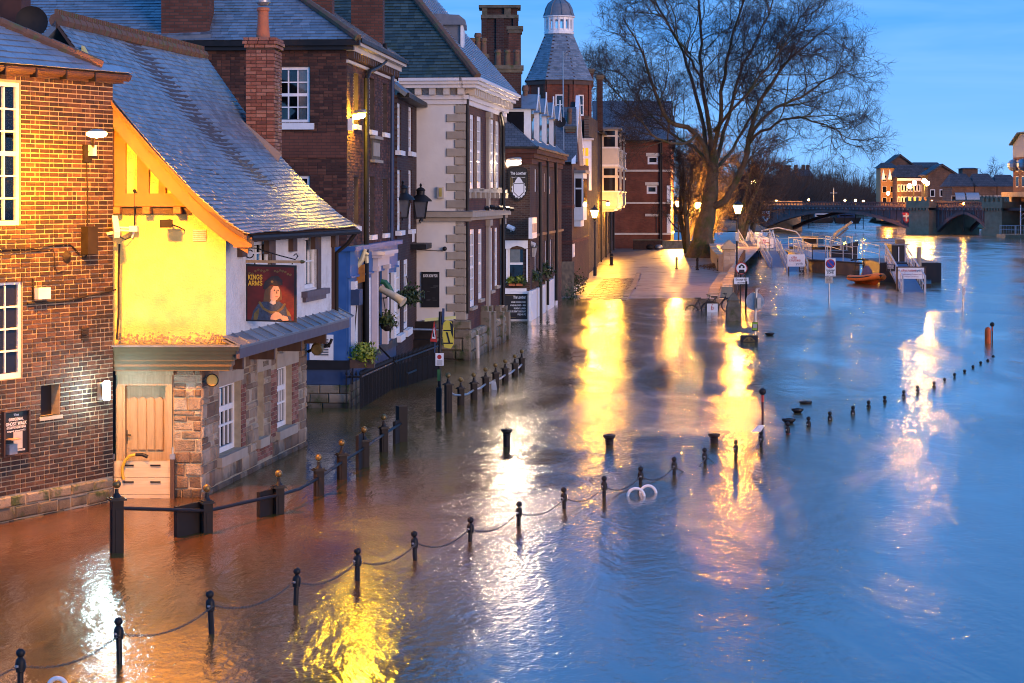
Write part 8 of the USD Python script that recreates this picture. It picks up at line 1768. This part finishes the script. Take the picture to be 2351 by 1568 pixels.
for k, (u0, u1, v0, Y, cm) in enumerate(((1865, 1915, 511, 450, 'white'), (1918, 1975, 512, 442, 'blue_dk'), (1838, 1862, 503, 520, 'cream'))):
    a, b = P(u0, v0, Y), P(u1, v0, Y); x0, x1 = a[0], b[0]; t_ = T('moored_barge', ['left dark barge with white cabin seen under the main arch', 'right dark barge with blue cabin seen under the main arch', 'small pale far boat at the left under the main arch'][k], 'boat', ((x0 + x1) / 2, Y, 0)); m = MB(); L_ = x1 - x0; m.hexa([(x0 + .5, Y, -.3), (x1 - .5, Y, -.3), (x1 - .5, Y + 3, -.3), (x0 + .5, Y + 3, -.3), (x0 - .3, Y, 1.2), (x1 + .3, Y, 1.2), (x1, Y + 3, 1.1), (x0, Y + 3, 1.1)]); t_.part('hull', m, M['black']); m = MB(); m.box(x0 + L_ * .15, x1 - L_ * .2, Y + .4, Y + 2.6, 1.1, 2.0); t_.part('cabin', m, M[cm]); m = MB(); m.box(x0 + L_ * .2, x1 - L_ * .25, Y + .38, Y + .4, 1.45, 1.75); t_.part('window_strip', m, M['glass_dk'])
# ------------------------------------------------------------------ iron arch bridge with stone piers
BL, BR = np.array([39.7, 334.0]), np.array([70.4, 293.0]); FB = wall(BL, BR); LB_ = FB.len
M['bridge'] = plain('plum_bridge_paint', (.15, .08, .068), .55, var=.25, scale=1.0)
M['bstone'] = mat('bridge_sandstone', [(.2, (.20, .13, .07)), (.8, (.38, .26, .15))], 1.2, 6, .85, bump=.5, bscale=6, bdist=.05)
br = T('iron_arch_bridge', 'dark iron arch bridge with castellated stone piers across the river', 'bridge', (BL[0], BL[1], 0))
zP, zD0, zD1 = 4.75, 3.55, 3.95
s1, s2, s3, s4 = FB.su(2104), FB.su(2150), FB.su(2278), FB.su(2320)
def arch(sa, sb, zs, zc, th_, name, pts=26, pointed=.0):
    """An arch rib with its spandrel above, from springing zs to crown zc."""
    x = np.linspace(-1, 1, pts); z = zs + (zc - zs) * (1 - np.abs(x) ** (2.0 - pointed)); s = sa + (sb - sa) * (x + 1) / 2; low = list(zip(s, z)); up = [(a, min(b + th_ * (1 + .5 * abs(c)), zD0)) for (a, b), c in zip(low, x)]
    m = MB(); FB.prism(m, sg.Polygon(low + up[::-1]).buffer(0), -.5, .25); br.part(name, m, M['bridge']); m = MB(); FB.prism(m, sg.Polygon(low + up[::-1]).buffer(0), -7.5, -6.9); br.part(name, m, M['bridge'])
    m = MB(); FB.prism(m, sg.Polygon(up + [(sb, zD0), (sa, zD0)]).buffer(0), -.2, .0); br.part('spandrel', m, M['bridge'])
    k = 0
    for (a, b) in up[::1]:
        if zD0 - b > .45: m = MB(); FB.box(m, a - .05, a + .05, b, zD0, .0, .10); br.part('spandrel_strut', m, M['lead'] if k % 2 else M['bridge'])
        k += 1
arch(.0, s1, .15, 3.15, .38, 'main_arch'); arch(s2, s3, .1, 3.0, .42, 'side_arch', pointed=.35)
m = MB(); FB.box(m, -6, s4 + 6, zD0, zD1, -8, .3); br.part('deck', m, M['bridge'])
m = MB(); FB.box(m, -6, s4, zD1, zD1 + .12, -.1, .45); br.part('cornice', m, M['bridge'])
for k in range(64):
    s = .4 + k * (s4 - .8) / 64
    if s1 - .3 < s < s2 + .3: continue
    m = MB(); FB.box(m, s, s + .22, zD1 - .34, zD1 - .08, .3, .42); br.part('bracket', m, M['lead'])
m = MB(); FB.box(m, -6, s4, zP - .10, zP, .18, .40); br.part('parapet_rail', m, M['bridge']); m = MB(); FB.box(m, -6, s4, zD1 + .121, zD1 + .25, .2, .38); br.part('parapet_base', m, M['bridge'])
for k in range(150):
    s = -.1 + k * s4 / 150
    if s1 - .2 < s < s2 + .1: continue
    m = MB(); FB.prism(m, sg.Polygon([(s, zD1 + .25), (s + .10, zD1 + .25), (s + .22, zP - .10), (s + .12, zP - .10)]), .22, .30); FB.prism(m, sg.Polygon([(s + .12, zD1 + .25), (s + .22, zD1 + .25), (s + .10, zP - .10), (s, zP - .10)]), .305, .36); br.part('lattice', m, M['bridge'])
def pier(sa, sb, zt, name, d=1.6):
    m = MB(); FB.box(m, sa, sb, -1, zD1 - .4, -9, d); FB.box(m, sa - .3, sb + .3, -1, 1.0, -9, d + .35); q = br.part(name, m, M['bstone'])
    m = MB(); FB.box(m, sa - .3, sb + .3, zD1 - .05, zt, -9, d + .3); br.part('turret', m, M['bstone'], q)
    n = 5
    for k in range(n): w = (sb - sa + .6) / (2 * n - 1); m = MB(); FB.box(m, sa - .3 + 2 * k * w, sa - .3 + (2 * k + 1) * w, zt, zt + .55, d - .2, d + .3); br.part('merlon', m, M['bstone'], q)
    for k in range(7): w = (sb - sa + .5) / 7; m = MB(); FB.box(m, sa - .2 + k * w, sa - .2 + k * w + w * .55, zD1 - .40, zD1 - .051, d, d + .28); br.part('corbel', m, M['bstone'], q)
pier(s1, s2, zP + .15, 'river_pier'); pier(-3.4, 0, zP + .1, 'left_pier'); pier(s3, s4 - .2, zP + .05, 'right_pier')
for s, c1, nm in ((1.6, M['red'], 'red_shield'), (s1 - 1.6, M['red'], 'pink_shield')):
    sh9 = sg.Polygon([(s - .8, 3.2), (s + .8, 3.2), (s + .8, 2.2), (s, 1.55), (s - .8, 2.2)]); m = MB(); FB.prism(m, sh9, .26, .36); q = br.part('shield', m, M['white'] if s < 5 else c1); m = MB(); FB.box(m, s - .14, s + .14, 1.9, 3.1, .361, .40); FB.box(m, s - .7, s + .7, 2.5, 2.8, .361, .395); br.part('cross', m, c1 if s < 5 else M['cream'], q)
# lamps of the bridge
def bridge_lamp(label, s, d, v, heads):
    p = FB.p(s, zP, d); t_ = T('bridge_lamp', label, 'street lamp', p); zt = H + (VH - v) * p[1] / K; m = MB(); m.lathe([(.28, -.8), (.26, .2), (.12, .4), (.08, .8), (.07, zt - zP - .5), (.12, zt - zP - .4)], p, 8); t_.part('post', m, M['iron'])
    for dx, dz in heads:
        c = np.array([p[0] + dx, p[1] - dx * .3, zt + dz]); m = MB(); m.tube([p + (0, 0, zt - zP - .6), c - (0, 0, .55), c - (0, 0, .3)], .05, 5); t_.part('arm', m, M['iron']); m = MB(); m.ball(c, .34, 12, 8); t_.part('globe', m, GLOW_BRIDGE, smooth=True)
bridge_lamp('twin globe lamp over the left end of the iron bridge', FB.su(1721), -1, 417, ((-.35, 0), (.35, 0)))
bridge_lamp('left of two globe lamps on the castellated river pier', FB.su(2106), .8, 420, ((-.55, -.45), (.1, .0))); bridge_lamp('right of two globe lamps on the castellated river pier', FB.su(2132), .8, 416, ((-.1, 0.05), (.35, -.3)))
def small_light(label, u, v, Y, r_=.22, post=True):
    c = P(u, v, Y); t_ = T('far_lamp', label, 'street lamp', c, group='small orange lamps far off'); m = MB(); m.ball(c, r_, 8, 6); t_.part('bulb', m, GLOW_SMALL, smooth=True)
    if post: m = MB(); m.tube([(c[0], c[1], .5), c - (0, 0, r_)], .06, 5); t_.part('post', m, M['iron'])
for k, (u, v, Y) in enumerate(((1782, 462, 336), (1857, 459, 334), (1940, 460, 330), (1964, 460, 326), (1982, 462, 322))): small_light(f'{ORD[k]} orange light from the left along the bridge parapet', u, v, Y, .17)
small_light('orange lamp on the pale riverside house beyond the bridge', 2039, 444, 392, .34); small_light('orange lamp low over the right part of the bridge', 2213, 467, 300, .15); small_light('small orange light beside the castellated pier', 2139, 463, 306, .14)
cr_ = T('mast_cross', 'pale slender mast with a crossbar rising behind the bridge', 'mast', P(1914, 470, 345)); m = MB(); m.tube([P(1914, 470, 345), P(1914, 431, 345)], .08, 5); m.tube([P(1906, 443, 345), P(1922, 443, 345)], .06, 5); cr_.part('mast', m, M['steel'])

# ------------------------------------------------------------------ far bank: ground, trees, houses
sheet('far_bank', [(-80, 262, 1.2), (33, 262, 1.2), (38.5, 336, 1.4), (52, 450, 1.4), (70, 600, 1.4), (92, 640, 1.4), (140, 700, 2), (160, 1200, 6), (-260, 1200, 6)], M['earth'], 'wooded left bank beyond the bridge')
sheet('right_bank', [(98, 352, 1.0), (180, 262, 1.4), (320, 330, 3), (330, 900, 4), (120, 690, 1.4), (80, 470, 1.2), (75, 420, 1.1), (80, 392, 1.0)], M['earth'], 'right bank beyond the bridge')
sheet('grass_verge', [(72, 384, .12), (90, 336, .12), (98, 351.5, 1.0), (80, 391.5, 1.0)], M['grass'], 'strip of lit grass seen through the side arch')
farb = laid('far_brown_brick', (.10, .05, .035), (.14, .07, .045), (.12, .09, .07), .5, .16, .02); M['farroof'] = laid('far_slate_roof', (.05, .045, .05), (.075, .065, .07), (.03, .03, .03), .6, .3, .03, rough=.7)
def far_house(name, label, u0, u1, ve, Y, depth, ridge, z0=1.0, wins=(4, 3), wm=None, gable=False, win_mt='cream', sz=(.9, 1.3)):
    """A far building: front between two picture columns at distance Y, eaves at picture row ve."""
    x0, x1 = P(u0, 0, Y)[0], P(u1, 0, Y)[0]; ze = H + (VH - ve) * Y / K; f = wall((x0, Y), (x1, Y)); t_ = T(name, label, 'house', ((x0 + x1) / 2, Y, z0)); L_ = f.len
    m = MB(); 
    if gable: f.prism(m, sg.Polygon([(0, z0), (L_, z0), (L_, ze), (L_ / 2, ze + ridge), (0, ze)]), -depth, 0)
    else: f.box(m, 0, L_, z0, ze, -depth, 0)
    t_.part('wall', m, wm or farb, uv=uvw(f, m)); m = MB()
    if gable:
        f.prism(m, sg.Polygon([(-.5, ze - .3), (L_ / 2, ze + ridge), (L_ + .5, ze - .3), (L_ + .5, ze), (L_ / 2, ze + ridge + .4), (-.5, ze)]), -depth - .3, .4)
    else:
        q = [f.p(-.4, ze, .4), f.p(L_ + .4, ze, .4), f.p(L_ + .4, ze, -depth - .4), f.p(-.4, ze, -depth - .4)]; r0, r1 = f.p(.5, ze + ridge, -depth / 2), f.p(L_ - .5, ze + ridge, -depth / 2); m.add(q + [r0, r1], [(0, 1, 5), (0, 5, 4), (2, 3, 4), (2, 4, 5), (1, 2, 5), (3, 0, 4)])
    t_.part('roof', m, M['farroof'], uv=uvw(f, m))
    nx, nz = wins
    for i in range(nx):
        for k in range(nz):
            s = L_ * (i + .5) / nx; z = z0 + 1.0 + (ze - z0 - 1.4) * k / max(nz, 1); m = MB(); f.box(m, s - sz[0] / 2, s + sz[0] / 2, z, z + sz[1], .0, .06); w_ = t_.part('window', m, M[win_mt]); m = MB(); f.box(m, s - sz[0] / 2 + .12, s + sz[0] / 2 - .12, z + .12, z + sz[1] - .12, .06, .08); t_.part('pane', m, M['glass_dk'], w_)
    return t_, f
ochre = plain('ochre_house_render', (.46, .25, .10), .8, var=.12)
far_house('riverside_house', 'tall ochre riverside house left of the globe lamps beyond the bridge', 2022, 2058, 386, 402, 5, 1.1, wins=(2, 4), wm=ochre)
t_, f = far_house('riverside_wing', 'long riverside building with rows of white windows beyond the bridge', 2060, 2128, 407, 396, 5, 2.4, wins=(9, 3), win_mt='white', sz=(.5, 1.3)); m = MB(); f.box(m, 0, f.len, f.o[2] + 8.6, f.o[2] + 9.1, .02, .2); t_.part('white_fascia', m, M['white'])
for u in (2028, 2043): a = P(u, 412, 395); m = MB(); m.lathe([(.5, 0), (.001, 2.0)], a, 4, ph=.78); one('white_turret_cap', m, M['white'], ['left white pointed turret cap on the ochre riverside house', 'right white pointed turret cap on the ochre riverside house'][u > 2030], 'turret')
far_house('gabled_riverside_house', 'broad brown gabled house behind the globe lamps beyond the bridge', 2130, 2196, 401, 380, 6, 1.6, wins=(3, 2), gable=True, win_mt='white'); far_house('rear_roof_house', 'large dark gabled roof rising behind the ochre riverside house', 2034, 2100, 383, 425, 6, 2.2, wins=(0, 0), gable=True); far_house('rear_long_house', 'long dark roofed house on the skyline behind the globe lamps', 2096, 2164, 385, 440, 6, 1.2, wins=(0, 0))
far_house('terrace_house', 'left part of the low brown terrace at the right end of the bridge', 2186, 2236, 428, 352, 8, 2.2, wins=(6, 2)); far_house('terrace_house', 'middle part of the low brown terrace at the right end of the bridge', 2238, 2288, 428, 352, 8, 2.2, wins=(6, 2)); far_house('terrace_house', 'right part of the low brown terrace beside the tall quay building', 2290, 2340, 428, 352, 8, 2.0, wins=(5, 2)); far_house('skyline_block', 'small red block on the skyline above the brown terrace', 2210, 2245, 387, 420, 4, .2, wins=(0, 0))
for k, (u0, u1) in enumerate(((2191, 2213), (2216, 2246))):
    a, b = P(u0, 450, 351), P(u1, 450, 351); m = MB(); f = wall(a[:2], (b[0], 351)); pl9 = [(1.1 * math.cos(x), a[2] + 1.5 * math.sin(x) - .9) for x in np.linspace(.2, math.pi / 2 + .1, 8)]
    v = [p for d_, z in pl9 for p in (f.p(0, z, d_ * 1.1), f.p(f.len, z, d_ * 1.1))]; m.add(v, [t for i in range(7) for t in ((2 * i, 2 * i + 1, 2 * i + 3), (2 * i, 2 * i + 3, 2 * i + 2))]); one('barrel_awning', m, M['steel'], ['left', 'right'][k] + ' pale curved awning on the brown terrace', 'awning')
# right edge: tall quay building with balcony and railed landing
XQ = (2326 - CX) * 302 / K; fq_ = wall((XQ, 302), (XQ, 262)); qb = T('quay_building', 'tall brick quay building with blue gable cut by the right edge', 'house', (XQ, 290, 0)); zq = lambda v: H + (VH - v) * 302 / K
m = MB(); fq_.box(m, 0, fq_.len, -.5, zq(362), -12, 0); qb.part('wall', m, rdb, uv=uvw(fq_, m))
m = MB(); fq_.box(m, 0, 9, zq(362) + .003, zq(335), -8, .05); fq_.prism(m, sg.Polygon([(0, zq(335)), (9, zq(335)), (9, zq(310)), (4.5, zq(310)), (0, zq(333))]), -8, .05); gq_ = qb.part('blue_gable', m, M['lead']); m = MB(); fq_.prism(m, sg.Polygon([(-.5, zq(334)), (4.4, zq(309)), (9.5, zq(309)), (9.5, zq(306)), (4.2, zq(306)), (-.6, zq(331))]), -8.3, .5); qb.part('gable_roof', m, M['slate_green'], gq_)
for z in (zq(395), zq(430), zq(500)):
    for s in (2.0, 5.5, 9.0): m = MB(); fq_.box(m, s, s + 1.4, z, z + 1.6, .0, .08); w_ = qb.part('window', m, M['cream']); m = MB(); fq_.box(m, s + .15, s + 1.25, z + .15, z + 1.45, .08, .10); qb.part('pane', m, M['glass_dk'], w_)
m = MB(); fq_.box(m, -.4, 14, zq(452), zq(441), 0, 1.6); qb.part('balcony', m, M['bstone']); m = MB(); fq_.box(m, 2.6, 4.0, .3, zq(452), 0, 1.2); qb.part('buttress', m, M['bstone'])
for s in (1.5, 7.0): m = MB(); m.ball(fq_.p(s, zq(380), .3), .9, 10, 6); qb.part('awning', m, M['steel'])
ld = T('railed_landing', 'white railed landing steps at the foot of the quay building', 'landing', P(2325, 548, 280)); a = P(2296, 540, 282); m = MB(); m.box(a[0], a[0] + 5, 279, 284, -.6, .45); ld.part('platform', m, M['bstone']); rails(ld, [(a[0], 282, .45), (a[0] + 1.6, 280, .45), (a[0] + 3.2, 279.3, .45), (a[0] + 5, 279, .45)], h=1.2, bal=6, w=.07); rails(ld, [(a[0] + 2.5, 281, 1.8), (a[0] + 4.5, 280, 3.4)], h=1.1, bal=0, w=.08)
for x in (2.4, 4.4): m = MB(); m.bar((a[0] + x, 280.5, .4), (a[0] + x, 280.5, 4.4), .12); ld.part('post', m, M['white'])
# terrace of houses among the trees on the left bank
for k, (u0, u1, Y) in enumerate(((1790, 1822, 680), (1824, 1866, 665))):
    t_, f = far_house('far_terrace', ['left', 'right'][k] + ' far dark terrace with chimneys among the trees', u0, u1, 404, Y, 9, 2.2, z0=3, wins=(4, 2)); ze = H + (VH - 404) * Y / K
    for s in (.5, f.len * .5, f.len - 1.5): m = MB(); f.box(m, s, s + 1.1, ze + .5, ze + 3.6, -5, -4); t_.part('chimney', m, stackm)
tC = bare_tree('far_tree', 'bare tree on the skyline left of the ochre house', (112, 700, 2.0), 16.0, 51, 1.0, .35, 1.2)
tD = bare_tree('far_tree', 'leaning bushy tree directly above the left half of the main arch', (85, 640, 1.5), 9.5, 52, 1.25, .25, 1.25, 2)
ft = [(79, 640, 0.97, 'd'), (84, 650, 1.08, 'd'), (90, 655, 1.01, 'd'), (95, 660, 1.08, 'd'), (100, 668, 1.04, 'd'), (106, 672, 1.01, 'd'), (112, 680, 0.94, 'd'), (72, 620, 0.94, 'd'), (66, 590, 0.90, 'd'), (60, 560, 0.86, 'd'), (88, 690, 0.90, 'c'), (98, 700, 0.86, 'c'), (109, 710, 0.86, 'd'), (43, 400, 0.58, 'd'), (160, 700, 1.01, 'c'), (118, 690, 0.86, 'c'), (70.0, 628, 1.15, 'd'), (73.3, 635, 1.27, 'd'), (76.6, 642, 1.39, 'd'), (79.9, 649, 1.15, 'd'), (83.2, 656, 1.27, 'd'), (86.5, 663, 1.39, 'd'), (89.8, 670, 1.15, 'd'), (93.1, 677, 1.27, 'd'), (96.4, 684, 1.39, 'd'), (99.7, 691, 1.15, 'd'), (103.0, 698, 1.27, 'd'), (106.3, 705, 1.39, 'd'), (109.6, 712, 1.15, 'd')]
for k, (x, y, s_, c_) in enumerate(ft):
    u_ = px((x, y, 3))[0]; lab = f'{ORD[k]} of the far bare trees behind the bridge, counted from the back rows' if False else f'bare far tree {"above the main arch" if u_ < 2100 else "on the right skyline"}, {ORD[sorted([px((a, b, 3))[0] for a, b, _, _ in ft]).index(u_)]} from the left of its row'
    copy(tC if c_ == 'c' else tD, 'far_tree', lab, (x, y, 1.6), k * 1.1, 'far bare trees beyond the bridge', s_)
# undergrowth below the far trees
m = MB(); g9 = np.random.default_rng(3); n = 26000; u9 = g9.uniform(0, 1, n); bx9 = 40 + 80 * u9; by9 = 350 + 330 * u9 + 20 + g9.normal(0, 5, n); p0 = np.stack([bx9, by9, np.full(n, 1.5)], 1) + g9.normal(0, .6, (n, 3)) * (1, 1, .1); d9 = g9.normal(0, .5, (n, 3)) + (0, 0, 1); p1 = p0 + d9 * g9.uniform(1.0, 6.5, (n, 1)); m.add(*segs(p0, p1, np.full(n, .05), np.full(n, .015), 3)); one('undergrowth', m, M['twig_far'], 'tangled brown winter undergrowth along the far bank', 'undergrowth', kind='stuff')
